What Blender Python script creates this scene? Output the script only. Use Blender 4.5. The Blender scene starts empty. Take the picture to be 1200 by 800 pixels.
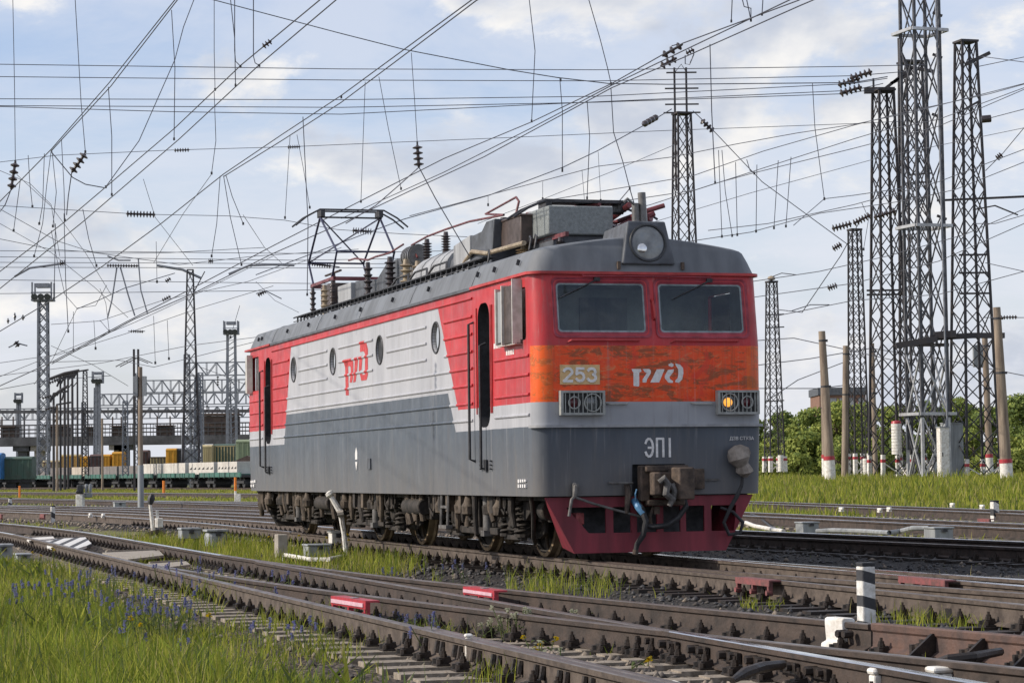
import bpy, bmesh, math, random
import numpy as np
from mathutils import Vector, Matrix
random.seed(7)
rng = np.random.default_rng(11)
SC = bpy.context.scene
COL = SC.collection
R = math.radians

# ------------------------------------------------------------------ camera
FPX, PITCH, ROLL, CAMZ = 2874.8, 0.0532, -0.012, 1.1805
CF = np.array([0, math.cos(PITCH), math.sin(PITCH)])
_r = np.array([1.0, 0, 0]); _u = np.cross(_r, CF)
CR = _r*math.cos(ROLL) + _u*math.sin(ROLL)
CU = -_r*math.sin(ROLL) + _u*math.cos(ROLL)
CC = np.array([0, 0, CAMZ])
cam = bpy.data.cameras.new('camera')
cam.sensor_width = 36; cam.lens = 36*FPX/1200
cam.clip_start = 0.5; cam.clip_end = 12000
cob = bpy.data.objects.new('camera', cam); COL.objects.link(cob)
_m = Matrix.Identity(4)
for i in range(3):
    _m[i][0] = CR[i]; _m[i][1] = CU[i]; _m[i][2] = -CF[i]; _m[i][3] = CC[i]
cob.matrix_world = _m
SC.camera = cob

# ------------------------------------------------------------------ light
SUN_EL, SUN_AZ = R(31), R(9)     # azimuth: from the left, a little towards the camera
sdir = Vector((-math.cos(SUN_AZ)*math.cos(SUN_EL), -math.sin(SUN_AZ)*math.cos(SUN_EL), math.sin(SUN_EL)))
sl = bpy.data.lights.new('sun', 'SUN'); sl.energy = 3.75; sl.angle = R(0.6); sl.color = (1.0, 0.91, 0.79)
so = bpy.data.objects.new('sun', sl); COL.objects.link(so)
so.rotation_euler = sdir.to_track_quat('Z', 'Y').to_euler()
so.location = (-60, -10, 60)
SC.view_settings.view_transform = 'Standard'
SC.view_settings.look = 'None'
SC.view_settings.exposure = 0.12
SC.view_settings.gamma = 1.0
SC.view_settings.use_curve_mapping = False
SKY_STRENGTH = 0.122

class NB:
    """small helper for building node trees"""
    def __init__(s, tree):
        s.t = tree; s.n = tree.nodes; s.l = tree.links
    def node(s, typ, **kw):
        n = s.n.new(typ)
        for k, v in kw.items(): setattr(n, k, v)
        return n
    def put(s, sock, v):
        if hasattr(v, 'is_output'): s.l.new(v, sock)
        elif isinstance(v, (tuple, list)) and len(v) == 3 and len(getattr(sock, 'default_value', (0,)*3)) == 4:
            sock.default_value = (*v, 1)
        else: sock.default_value = v
    def math(s, op, a, b=0.0, c=None):
        n = s.node('ShaderNodeMath', operation=op); s.put(n.inputs[0], a); s.put(n.inputs[1], b)
        if c is not None: s.put(n.inputs[2], c)
        return n.outputs[0]
    def clamp01(s, a):
        n = s.node('ShaderNodeClamp'); s.put(n.inputs[0], a); return n.outputs[0]
    def step(s, x, a, b):
        n = s.node('ShaderNodeMapRange', interpolation_type='SMOOTHSTEP')
        s.put(n.inputs[0], x); n.inputs[1].default_value = a; n.inputs[2].default_value = b
        n.inputs[3].default_value = 0; n.inputs[4].default_value = 1
        return n.outputs[0]
    def rng(s, x, a, b, c, d):
        n = s.node('ShaderNodeMapRange'); s.put(n.inputs[0], x)
        for i, v in enumerate((a, b, c, d)): n.inputs[i+1].default_value = v
        return n.outputs[0]
    def gt(s, a, b): return s.math('GREATER_THAN', a, b)
    def lt(s, a, b): return s.math('LESS_THAN', a, b)
    def mul(s, *a):
        r = a[0]
        for b in a[1:]: r = s.math('MULTIPLY', r, b)
        return r
    def mix(s, f, a, b, mode='MIX'):
        n = s.node('ShaderNodeMix', data_type='RGBA', blend_type=mode)
        s.put(n.inputs[0], f); s.put(n.inputs[6], a if not isinstance(a, tuple) else (*a[:3], 1)); s.put(n.inputs[7], b if not isinstance(b, tuple) else (*b[:3], 1))
        return n.outputs[2]
    def fmix(s, f, a, b):
        n = s.node('ShaderNodeMix', data_type='FLOAT')
        s.put(n.inputs[0], f); s.put(n.inputs[2], a); s.put(n.inputs[3], b); return n.outputs[0]
    def noise(s, vec, scale, detail=4, rough=0.55, dist=0.0):
        n = s.node('ShaderNodeTexNoise'); s.put(n.inputs['Vector'], vec)
        n.inputs['Scale'].default_value = scale; n.inputs['Detail'].default_value = detail
        n.inputs['Roughness'].default_value = rough; n.inputs['Distortion'].default_value = dist
        return n.outputs[0]
    def voro(s, vec, scale, out=0, feature='F1'):
        n = s.node('ShaderNodeTexVoronoi', feature=feature); s.put(n.inputs['Vector'], vec)
        n.inputs['Scale'].default_value = scale; return n.outputs[out]
    def mapping(s, vec, scale=(1, 1, 1), loc=(0, 0, 0), rot=(0, 0, 0)):
        n = s.node('ShaderNodeMapping'); s.put(n.inputs[0], vec)
        n.inputs['Scale'].default_value = scale; n.inputs['Location'].default_value = loc; n.inputs['Rotation'].default_value = rot
        return n.outputs[0]
    def bump(s, h, strength=0.3, dist=0.02):
        n = s.node('ShaderNodeBump'); s.put(n.inputs['Height'], h)
        n.inputs['Strength'].default_value = strength; n.inputs['Distance'].default_value = dist
        return n.outputs[0]

# ------------------------------------------------------------------ world: Nishita sky with cloud layers
W = bpy.data.worlds.new('World'); SC.world = W; W.use_nodes = True
w = NB(W.node_tree); w.n.clear()
sky = w.node('ShaderNodeTexSky', sky_type='NISHITA')
sky.sun_disc = False; sky.sun_elevation = SUN_EL
sky.sun_rotation = math.atan2(sdir.x, sdir.y)
sky.air_density = 1.0; sky.dust_density = 1.5; sky.ozone_density = 1.2; sky.altitude = 100
gen = w.node('ShaderNodeTexCoord').outputs['Generated']
sp = w.node('ShaderNodeSeparateXYZ'); w.put(sp.inputs[0], gen)
zx, zy, zz = sp.outputs
# thin veil: streaky noise, plus puffy cumulus, all by direction
vv = w.mapping(gen, scale=(3.2, 3.2, 11.0))
veil = w.step(w.noise(vv, 1.5, 7, 0.62, 0.4), 0.32, 0.60)
lowveil = w.rng(zz, 0.0, 0.16, 0.75, 0.18)
veil = w.clamp01(w.math('MULTIPLY_ADD', veil, 0.50, lowveil))
cv = w.mapping(gen, scale=(9, 9, 17.0), loc=(2.1, 0.3, 0.33))
cn = w.noise(cv, 1.05, 9, 0.6, 0.15)
cum = w.step(cn, 0.49, 0.60)
shade = w.step(w.noise(w.mapping(gen, scale=(9, 9, 17.0), loc=(2.1+0.10, 0.3, 0.33-0.16)), 1.05, 6, 0.55, 0.15), 0.44, 0.66)
ccol = w.mix(shade, (7.7, 7.45, 7.1), (4.3, 4.65, 5.4))
base = w.mix(w.math('MULTIPLY', veil, 0.92), w.mix(1.0, sky.outputs[0], (1.17, 1.17, 1.34), 'MULTIPLY'), (5.9, 6.1, 6.7))
fin = w.mix(w.mul(cum, w.rng(zz, 0.01, 0.05, 0.45, 0.88)), base, ccol)
bg = w.node('ShaderNodeBackground'); w.put(bg.inputs[0], fin); bg.inputs[1].default_value = SKY_STRENGTH
wo = w.node('ShaderNodeOutputWorld'); w.l.new(bg.outputs[0], wo.inputs[0])

# ------------------------------------------------------------------ placing helpers
def ray(px, py): return CF + CR*(px-600)/FPX + CU*(400-py)/FPX
def at(px, py, z=0.0):
    """point of height z seen at that place of the photograph"""
    d = ray(px, py); return CC + d*((z-CAMZ)/d[2])
def atY(px, py, Y):
    d = ray(px, py); return CC + d*(Y/d[1])
LO = np.array([1.7743, 32.5985, 0.0])
LX = np.array([0.28528, -0.95844, 0.0]); LY = np.array([0.95844, 0.28528, 0.0]); LZ = np.array([0, 0, 1.0])
LROT = math.atan2(LX[1], LX[0])
def L(x, y, z=0.0): return LO + LX*x + LY*y + LZ*z
def toL(p):
    v = np.asarray(p)-LO; return np.array([v@LX, v@LY, v[2]])
def sidept(px, py, y=-1.6):
    d = ray(px, py); t = (y-(CC-LO)@LY)/(d@LY); p = toL(CC+d*t); return p
def frontpt(px, py, x=0.2):
    d = ray(px, py); t = (x-(CC-LO)@LX)/(d@LX); return toL(CC+d*t)

# ------------------------------------------------------------------ mesh builder
class MB:
    def __init__(s): s.v = []; s.f = []; s.m = []
    def add(s, vs, fs, mi=0):
        o = len(s.v); s.v.extend([tuple(map(float, p)) for p in vs])
        for f in fs: s.f.append([o+i for i in f]); s.m.append(mi)
        return s
    def bx(s, x0, x1, y0, y1, z0, z1, mi=0):
        vs = [(x0,y0,z0),(x1,y0,z0),(x1,y1,z0),(x0,y1,z0),(x0,y0,z1),(x1,y0,z1),(x1,y1,z1),(x0,y1,z1)]
        return s.add(vs, [(0,3,2,1),(4,5,6,7),(0,1,5,4),(1,2,6,5),(2,3,7,6),(3,0,4,7)], mi)
    def box(s, c, size, mi=0, rz=0.0, ry=0.0, rx=0.0):
        M = Matrix.Rotation(rz, 3, 'Z') @ Matrix.Rotation(ry, 3, 'Y') @ Matrix.Rotation(rx, 3, 'X')
        a, b, d = [q/2 for q in size]; vs = []
        for (i, j, k) in [(-1,-1,-1),(1,-1,-1),(1,1,-1),(-1,1,-1),(-1,-1,1),(1,-1,1),(1,1,1),(-1,1,1)]:
            p = M @ Vector((i*a, j*b, k*d)); vs.append((p.x+c[0], p.y+c[1], p.z+c[2]))
        return s.add(vs, [(0,3,2,1),(4,5,6,7),(0,1,5,4),(1,2,6,5),(2,3,7,6),(3,0,4,7)], mi)
    def tube(s, pts, r, n=8, mi=0, caps=True):
        P = [Vector(tuple(map(float, p))) for p in pts]; rr = r if isinstance(r, (list, tuple)) else [r]*len(P)
        rings = []; up = None
        for i, p in enumerate(P):
            t = (P[min(i+1, len(P)-1)]-P[max(i-1, 0)])
            if t.length < 1e-9: t = Vector((0, 0, 1))
            t.normalize()
            if up is None:
                up = Vector((0, 0, 1)) if abs(t.z) < 0.9 else Vector((1, 0, 0))
            a = t.cross(up)
            if a.length < 1e-6: a = t.cross(Vector((0.3, 1, 0.2)))
            a.normalize(); b = a.cross(t); up = b
            rings.append([p + (a*math.cos(2*math.pi*(k+.5)/n) + b*math.sin(2*math.pi*(k+.5)/n))*rr[i] for k in range(n)])
        vs = [tuple(q) for rg in rings for q in rg]; fs = []
        for i in range(len(P)-1):
            for k in range(n):
                fs.append((i*n+k, i*n+(k+1) % n, (i+1)*n+(k+1) % n, (i+1)*n+k))
        if caps:
            fs.append(tuple(range(n-1, -1, -1))); fs.append(tuple((len(P)-1)*n+k for k in range(n)))
        return s.add(vs, fs, mi)
    def cyl(s, a, b, r, n=16, mi=0, r2=None): return s.tube([a, b], [r, r if r2 is None else r2], n, mi)
    def lathe(s, prof, o, axis=(0, 0, 1), n=20, mi=0, caps=True):
        """prof: (radius, height) pairs along axis from o"""
        ax = Vector(axis).normalized(); o = Vector(tuple(map(float, o)))
        a = ax.orthogonal().normalized(); b = ax.cross(a); vs = []; fs = []
        for (r, h) in prof:
            for k in range(n):
                t = 2*math.pi*k/n; vs.append(tuple(o+ax*h+(a*math.cos(t)+b*math.sin(t))*max(r, 1e-4)))
        for i in range(len(prof)-1):
            for k in range(n): fs.append((i*n+k, i*n+(k+1) % n, (i+1)*n+(k+1) % n, (i+1)*n+k))
        if caps: fs.append(tuple(range(n-1, -1, -1))); fs.append(tuple((len(prof)-1)*n+k for k in range(n)))
        return s.add(vs, fs, mi)
    def prism(s, poly, axis, a, b, mi=0):
        """poly of 2D points; axis 'x': (y,z), 'y': (x,z), 'z': (x,y)"""
        def p3(q, h):
            return {'x': (h, q[0], q[1]), 'y': (q[0], h, q[1]), 'z': (q[0], q[1], h)}[axis]
        n = len(poly)
        area = sum(poly[i][0]*poly[(i+1) % n][1]-poly[(i+1) % n][0]*poly[i][1] for i in range(n))
        P = list(poly) if (area > 0) != (axis == 'y') else list(poly)[::-1]
        if a > b: a, b = b, a
        vs = [p3(q, a) for q in P]+[p3(q, b) for q in P]
        fs = [tuple(range(n-1, -1, -1)), tuple(range(n, 2*n))]+[(i, (i+1) % n, n+(i+1) % n, n+i) for i in range(n)]
        return s.add(vs, fs, mi)
    def loft(s, rings, mi=0, closed=True, caps=True):
        n = len(rings[0]); vs = [p for r in rings for p in r]; fs = []
        for i in range(len(rings)-1):
            for k in range(n if closed else n-1): fs.append((i*n+k, i*n+(k+1) % n, (i+1)*n+(k+1) % n, (i+1)*n+k))
        if caps: fs.append(tuple(range(n-1, -1, -1))); fs.append(tuple((len(rings)-1)*n+k for k in range(n)))
        return s.add(vs, fs, mi)
    def mesh(s, name, mats, angle=35):
        me = bpy.data.meshes.new(name); me.from_pydata(s.v, [], s.f)
        for m in (mats if isinstance(mats, (list, tuple)) else [mats]): me.materials.append(m)
        me.polygons.foreach_set('material_index', s.m)
        if angle:
            me.polygons.foreach_set('use_smooth', [True]*len(s.f)); me.update(); me.set_sharp_from_angle(angle=R(angle))
        me.update(); return me
    def build(s, name, mats, parent=None, angle=35, bevel=0.0, loc=None):
        o = bpy.data.objects.new(name, s.mesh(name, mats, angle)); COL.objects.link(o)
        if parent: o.parent = parent
        if loc is not None: o.location = tuple(loc)
        if bevel:
            b = o.modifiers.new('bevel', 'BEVEL'); b.width = bevel; b.segments = 2; b.limit_method = 'ANGLE'; b.angle_limit = R(40)
        return o
def npmesh(name, V, F, mats, parent=None, mi=None, attr=None):
    """fast mesh from numpy arrays, all faces with the same corner count"""
    me = bpy.data.meshes.new(name); k = F.shape[1]
    me.vertices.add(len(V)); me.vertices.foreach_set('co', np.ascontiguousarray(V, dtype=np.float32).ravel())
    me.loops.add(F.size); me.loops.foreach_set('vertex_index', np.ascontiguousarray(F, dtype=np.int32).ravel())
    me.polygons.add(len(F)); me.polygons.foreach_set('loop_start', np.arange(0, F.size, k, dtype=np.int32))
    for m in (mats if isinstance(mats, (list, tuple)) else [mats]): me.materials.append(m)
    if mi is not None: me.polygons.foreach_set('material_index', np.asarray(mi, dtype=np.int32))
    me.update(calc_edges=True)
    if attr is not None:
        for an, vals in attr.items():
            a = me.attributes.new(an, 'FLOAT', 'POINT'); a.data.foreach_set('value', np.ascontiguousarray(vals, dtype=np.float32))
    o = bpy.data.objects.new(name, me); COL.objects.link(o)
    if parent: o.parent = parent
    return o
def tag(o, label, cat, group=None):
    o['label'] = label; o['category'] = cat
    if group: o['group'] = group
    return o
def thing(name, label, cat, loc=(0, 0, 0), rz=0.0, group=None):
    o = bpy.data.objects.new(name, None); COL.objects.link(o); o.empty_display_size = 0.3
    o.location = tuple(map(float, loc)); o.rotation_euler = (0, 0, rz)
    return tag(o, label, cat, group)
def struct(o): o['kind'] = 'structure'; return o
def stuff(o): o['kind'] = 'stuff'; return o
def kids(o): return [c for c in bpy.data.objects if c.parent == o]
def dup(root, loc, rz=None, label=None):
    r = root.copy(); COL.objects.link(r); r.location = tuple(map(float, loc))
    if rz is not None: r.rotation_euler = (0, 0, rz)
    if label: r['label'] = label
    for c in list(root.children):
        k = c.copy(); COL.objects.link(k); k.parent = r
        for g in list(c.children):
            q = g.copy(); COL.objects.link(q); q.parent = k
    return r

# ------------------------------------------------------------------ materials
def mat(name, col, rough=0.6, metal=0.0, var=0.25, scale=6.0, col2=None, bump=0.0, bscale=40.0, spec=0.5, streak=False):
    m = bpy.data.materials.new(name); m.use_nodes = True; t = NB(m.node_tree)
    b = t.n['Principled BSDF']; oc = t.node('ShaderNodeTexCoord').outputs['Object']
    vec = t.mapping(oc, scale=(1, 1, 0.12)) if streak else oc
    n = t.step(t.noise(vec, scale, 6, 0.62), 0.3, 0.72)
    c2 = col2 if col2 else tuple(c*(1-var) for c in col)
    c1 = col if col2 else tuple(min(1, c*(1+var)) for c in col)
    t.put(b.inputs['Base Color'], t.mix(n, c1, c2))
    t.put(b.inputs['Roughness'], t.rng(n, 0, 1, max(0.03, rough-0.1), min(1, rough+0.1)))
    b.inputs['Metallic'].default_value = metal; b.inputs['Specular IOR Level'].default_value = spec
    if bump: t.put(b.inputs['Normal'], t.bump(t.noise(oc, bscale, 5, 0.6), bump, 0.02))
    return m
def emat(name, col, strength):
    m = bpy.data.materials.new(name); m.use_nodes = True; b = m.node_tree.nodes['Principled BSDF']
    t = NB(m.node_tree); oc = t.node('ShaderNodeTexCoord').outputs['Object']
    t.put(b.inputs['Emission Color'], t.mix(t.noise(oc, 30, 2), col, tuple(c*0.8 for c in col)))
    b.inputs['Base Color'].default_value = (*col, 1)
    b.inputs['Emission Strength'].default_value = strength; return m
def glassmat(name, tint, refl=0.9):
    m = bpy.data.materials.new(name); m.use_nodes = True; t = NB(m.node_tree); t.n.clear()
    oc = t.node('ShaderNodeTexCoord').outputs['Object']
    tr = t.node('ShaderNodeBsdfTransparent'); t.put(tr.inputs[0], t.mix(t.step(t.noise(oc, 2.2, 6, 0.65), 0.35, 0.75), tint, tuple(c*0.8 for c in tint)))
    gl = t.node('ShaderNodeBsdfGlossy'); gl.inputs['Roughness'].default_value = 0.03
    t.put(gl.inputs['Normal'], t.bump(t.noise(oc, 1.5, 2), 0.05, 0.05))
    fr = t.node('ShaderNodeFresnel'); fr.inputs['IOR'].default_value = 1.5
    df = t.node('ShaderNodeBsdfDiffuse'); df.inputs[0].default_value = (0.25, 0.25, 0.22, 1)
    m1 = t.node('ShaderNodeMixShader'); t.put(m1.inputs[0], t.math('MULTIPLY', fr.outputs[0], refl)); t.l.new(tr.outputs[0], m1.inputs[1]); t.l.new(gl.outputs[0], m1.inputs[2])
    m2 = t.node('ShaderNodeMixShader'); t.put(m2.inputs[0], t.math('MULTIPLY', t.step(t.noise(oc, 3.0, 6, 0.7), 0.45, 0.85), 0.22)); t.l.new(m1.outputs[0], m2.inputs[1]); t.l.new(df.outputs[0], m2.inputs[2])
    o = t.node('ShaderNodeOutputMaterial'); t.l.new(m2.outputs[0], o.inputs[0]); return m
M = {}
M['rust'] = mat('rail_rust', (0.070, 0.049, 0.038), 0.75, 0.0, scale=5, col2=(0.030, 0.024, 0.021), bump=0.35, bscale=30)
M['rustlight'] = mat('rail_rust_dusty', (0.118, 0.091, 0.072), 0.8, 0.0, scale=7, col2=(0.052, 0.040, 0.033), bump=0.3, bscale=30)
M['railtop'] = mat('rail_polished', (0.82, 0.81, 0.80), 0.20, 1.0, scale=3, col2=(0.58, 0.55, 0.52))
M['railtopdull'] = mat('rail_top_dull', (0.18, 0.145, 0.12), 0.40, 0.6, scale=3, col2=(0.10, 0.078, 0.066))
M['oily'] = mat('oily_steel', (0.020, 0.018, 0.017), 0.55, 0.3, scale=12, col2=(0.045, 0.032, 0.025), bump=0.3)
M['dark'] = mat('dark_steel', (0.045, 0.045, 0.05), 0.6, 0.2, scale=8, var=0.35)
M['sleeper'] = mat('sleeper_timber', (0.32, 0.275, 0.22), 0.9, 0, scale=9, col2=(0.15, 0.12, 0.09), bump=0.5, bscale=25)
M['concrete'] = mat('concrete', (0.36, 0.33, 0.28), 0.9, 0, scale=5, col2=(0.24, 0.21, 0.18), bump=0.25)
M['conpole'] = mat('concrete_pole', (0.31, 0.25, 0.19), 0.9, 0, scale=5, col2=(0.16, 0.12, 0.095), bump=0.3, streak=True)
M['white'] = mat('white_paint', (0.80, 0.79, 0.75), 0.6, 0, scale=9, col2=(0.52, 0.48, 0.42), bump=0.1)
M['black'] = mat('black_paint', (0.025, 0.026, 0.03), 0.6, 0, scale=9, var=0.4)
M['redpaint'] = mat('red_paint', (0.46, 0.035, 0.05), 0.45, 0, scale=9, col2=(0.28, 0.03, 0.04))
M['redfade'] = mat('faded_red_paint', (0.24, 0.07, 0.07), 0.75, 0, scale=14, col2=(0.11, 0.055, 0.05))
M['pinkwhite'] = mat('pale_strip', (0.62, 0.40, 0.45), 0.5, 0, scale=14, var=0.15)
M['orange'] = mat('orange_paint', (0.70, 0.20, 0.02), 0.6, 0, scale=14, var=0.2)
M['greybox'] = mat('grey_box_paint', (0.33, 0.35, 0.36), 0.6, 0, scale=6, col2=(0.20, 0.21, 0.22), streak=True)
M['steelblue'] = mat('mast_steel_dark', (0.024, 0.024, 0.031), 0.65, 0.0, scale=3, col2=(0.048, 0.040, 0.039))
M['galv'] = mat('mast_steel_silver', (0.50, 0.51, 0.52), 0.45, 0.35, scale=3, col2=(0.33, 0.33, 0.34))
M['darkgalv'] = mat('mast_steel_weathered', (0.085, 0.088, 0.098), 0.6, 0.0, scale=3, col2=(0.035, 0.035, 0.042))
M['greysteel_haze'] = mat('mast_steel_grey_haze', (0.22, 0.235, 0.265), 0.6, 0.2, scale=3, col2=(0.14, 0.15, 0.175))  # grey steel, lightened in the colour to stand for distance haze
M['wire'] = mat('wire_copper_haze', (0.075, 0.078, 0.098), 0.5, 0.4, scale=2, var=0.3)  # wire colour made paler and bluer to stand for haze
M['insul'] = mat('insulator_brown', (0.045, 0.035, 0.035), 0.25, 0, scale=8, var=0.3)
M['insulgrey'] = mat('insulator_grey', (0.13, 0.125, 0.12), 0.35, 0, scale=8, var=0.3)
M['tan'] = mat('insulator_cream', (0.36, 0.29, 0.19), 0.45, 0, scale=10, col2=(0.20, 0.15, 0.10))
# ------------------------------------------------------------------ track centre lines (locomotive coordinates x, y)
def driftT1(x): return -0.0026*min(0, x+27)**2 if x > -75 else -0.0026*48**2-(-75-x)*0.2496
def driftE(x): return -0.0032*min(0, x+20)**2 if x > -58 else -0.0032*38**2-(-58-x)*0.2432
def c_E(x): return -5.5+driftE(x)
def c_T1(x): return driftT1(x)
def offB(x): return (x+7.5)**2/274.0 if x > -7.5 else 0.0
def c_B(x): return -5.5+offB(x)
def c_T1b(x): return (x+8)**2/350.0 if x > -8 else 0.0
def c_T0(x): return 6.5+0.08*(x+9) if x > -27 else 5.06+driftT1(x)
def c_T3(x): return 12.4-0.066*(x+11) if x > -45 else 14.64+driftT1(x)*0.9
def c_T4(x): return 17.6-0.155*(x+12)-0.00078*min(0, x+12)*abs(x+12)*-1 if x > -95 else 17.6+12.87+5.37+0.28*(-95-x)
def curve(fn, x0, x1, step, off=0.0, z=0.0):
    out = []; n = max(2, int(abs(x1-x0)/step)+1)
    for i in range(n+1):
        x = x0+(x1-x0)*i/n; h = 0.05
        s = (fn(x+h)-fn(x-h))/(2*h); q = 1/math.sqrt(1+s*s)
        out.append(L(x-off*s*q, fn(x)+off*q, z))
    return out
def pxline(pts, step=3.0, ext0=0.0, ext1=0.0):
    P = [at(*p) for p in pts]
    if ext0: P.insert(0, P[0]+(P[0]-P[1])/np.linalg.norm(P[0]-P[1])*ext0)
    if ext1: P.append(P[-1]+(P[-1]-P[-2])/np.linalg.norm(P[-1]-P[-2])*ext1)
    out = []
    for a, b in zip(P[:-1], P[1:]):
        n = max(1, int(np.linalg.norm(b-a)/step))
        out += [a+(b-a)*i/n for i in range(n)]
    return out+[P[-1]]
def offset(line, off):
    out = []
    for i, p in enumerate(line):
        t = line[min(i+1, len(line)-1)]-line[max(i-1, 0)]; t = t/np.linalg.norm(t)
        out.append(p+np.array([-t[1], t[0], 0])*off)
    return out
cl_T5 = pxline([(0, 593), (160, 597.5), (290, 603)], ext0=25, ext1=14)
cl_T6 = pxline([(0, 583.5), (150, 586.5), (290, 591)], ext0=30, ext1=20)
cl_T7 = pxline([(0, 576.5), (150, 577.3), (290, 578.2)], ext0=40, ext1=30)
cl_T8 = pxline([(0, 570.5), (290, 571.0)], ext0=60, ext1=40)
CLS = {'E': curve(c_E, -72, 22, 1.5), 'B': curve(c_B, -7, 22, 1.5), 'T1': curve(c_T1, -90, 22, 1.5), 'T1b': curve(c_T1b, -8, 22, 1.5),
       'T0': curve(c_T0, -80, 10, 2), 'T3': curve(c_T3, -90, 4, 2), 'T4': curve(c_T4, -130, -6, 3), 'T5': cl_T5, 'T6': cl_T6, 'T7': cl_T7, 'T8': cl_T8}
ALLC = np.array([p[:2] for k in CLS for p in CLS[k]])
def track_dist(X, Y):
    d = np.full(X.shape, 99.0)
    for c in ALLC:
        d = np.minimum(d, (X-c[0])**2+(Y-c[1])**2)
    return np.sqrt(d)
def sst(x, a, b):
    t = np.clip((x-a)/(b-a), 0, 1); return t*t*(3-2*t)
def hashn(X, Y, s, k=0):
    return (np.sin(X*s+k)*np.cos(Y*s*1.13-k*2.1)+np.sin(X*s*2.3+1.7*k+Y*s*0.9)*0.5+np.sin(Y*s*3.1+k-X*s*1.3)*0.3)/1.8
def gz(X, Y):
    X = np.asarray(X, float); Y = np.asarray(Y, float)
    d = track_dist(X, Y)
    z = -0.248-0.05*sst(d, 1.35, 2.7)
    vx = X-LO[0]; vy = Y-LO[1]; ly = vx*LY[0]+vy*LY[1]
    z = z-0.09*sst(-ly, 7.6, 11)
    rise = sst(Y, 66, 125)*sst(X-0.06*Y, 1.5, 6.0)
    z = z+rise*0.62+sst(Y, 130, 220)*sst(X, 10, 40)*0.35
    z = z+0.03*hashn(X, Y, 0.9)*sst(d, 1.2, 2.2)+0.012*hashn(X, Y, 3.7, 2)
    return z
def gz1(x, y): return float(gz(np.array([x]), np.array([y]))[0])
def grassiness(X, Y):
    vx = X-LO[0]; vy = Y-LO[1]; lx = vx*LX[0]+vy*LX[1]; ly = vx*LY[0]+vy*LY[1]
    d = track_dist(X, Y); n = hashn(X, Y, 0.55, 1)*0.5+hashn(X, Y, 1.7, 3)*0.35
    g = sst(-ly, 6.95, 7.8)*np.clip(1.0+0.75*n, 0.08, 1)*np.where(lx > 4, sst(-ly, 6.9, 8.0), 1)                                      # meadow in front
    g = np.maximum(g, (ly > -4.6)*(ly < -0.8)*sst(-lx, 4.0, 9.0)*sst(d, 1.3, 1.9)*np.clip(0.75+0.8*n, 0, 1)*(lx > -26))
    g = np.maximum(g, (ly > 7.6)*(Y > 34)*sst(d, 1.5, 2.1)*np.clip(0.85+0.5*n, 0, 1))
    g = np.maximum(g, (Y > 62)*sst(d, 1.5, 2.4)*np.clip(0.55+0.7*n, 0, 1)*(X < 0))
    g = np.maximum(g, sst(Y, 62, 75)*sst(X-0.06*Y, 0.0, 3.5)*sst(d, 1.3, 2.0))
    return np.clip(g, 0, 1)
# ------------------------------------------------------------------ ground sheet
def ground_material():
    m = bpy.data.materials.new('ground_gravel_and_soil'); m.use_nodes = True; t = NB(m.node_tree); b = t.n['Principled BSDF']
    oc = t.node('ShaderNodeTexCoord').outputs['Object']
    ag = t.node('ShaderNodeAttribute', attribute_name='grass').outputs['Fac']
    ao = t.node('ShaderNodeAttribute', attribute_name='oil').outputs['Fac']
    cell = t.voro(oc, 19, 1); sv = t.node('ShaderNodeSeparateColor'); t.put(sv.inputs[0], cell)
    dist = t.voro(oc, 19, 0)
    st = t.mix(sv.outputs[0], (0.085, 0.068, 0.054), (0.26, 0.215, 0.17))
    st = t.mix(t.step(dist, 0.30, 0.62), st, (0.030, 0.025, 0.021))
    big = t.step(t.noise(oc, 0.55, 6, 0.65), 0.35, 0.68)
    st = t.mix(t.math('MULTIPLY', big, 0.55), st, (0.055, 0.044, 0.036))
    oil = t.mix(sv.outputs[1], (0.020, 0.019, 0.020), (0.062, 0.058, 0.054))
    st = t.mix(t.math('MULTIPLY', ao, t.rng(t.noise(oc, 1.3, 5, 0.6), 0.3, 0.6, 0.75, 1.0)), st, oil)
    soil = t.mix(t.step(t.noise(oc, 2.6, 6, 0.62), 0.35, 0.7), (0.13, 0.14, 0.045), (0.21, 0.175, 0.11))
    far = t.mix(t.step(t.noise(oc, 0.12, 6, 0.65), 0.38, 0.64), (0.12, 0.145, 0.04), (0.20, 0.185, 0.085))
    soil = t.mix(0.5, soil, far)
    edge = t.step(t.math('ADD', ag, t.rng(t.noise(oc, 2.0, 5, 0.7), 0.3, 0.7, -0.35, 0.35)), 0.35, 0.65)
    t.put(b.inputs['Base Color'], t.mix(edge, st, soil)); b.inputs['Roughness'].default_value = 0.95
    b.inputs['Specular IOR Level'].default_value = 0.2
    h = t.math('ADD', t.math('MULTIPLY', t.math('SUBTRACT', 0.6, dist), 0.03), t.math('MULTIPLY', t.noise(oc, 6, 5), 0.02))
    bn = t.node('ShaderNodeBump'); t.put(bn.inputs['Height'], h); bn.inputs['Strength'].default_value = 1.0; bn.inputs['Distance'].default_value = 1.2
    t.l.new(bn.outputs[0], b.inputs['Normal']); return m
ny, nx = 250, 190
ys = np.concatenate([np.linspace(-30, 11, 12), 12*np.power(1.0185, np.arange(ny))]); ys = np.append(ys, [2500, 6000, 9000])
us = np.linspace(-1, 1, nx); us = np.sign(us)*np.abs(us)**1.5
GY, GU = np.meshgrid(ys, us, indexing='ij'); GX = GU*(26+np.maximum(0, GY)*0.85); GX = GX+GY*0
GZ = np.where(GY < 1000, gz(GX, GY), -0.3)
gr = grassiness(GX, GY)
vx = GX-LO[0]; vy = GY-LO[1]; glx = vx*LX[0]+vy*LX[1]; gly = vx*LY[0]+vy*LY[1]
oil = sst(gly, -4.3, -3.2)*(1-sst(gly, 9.2, 10.5))*sst(glx, -12, -5)
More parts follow.
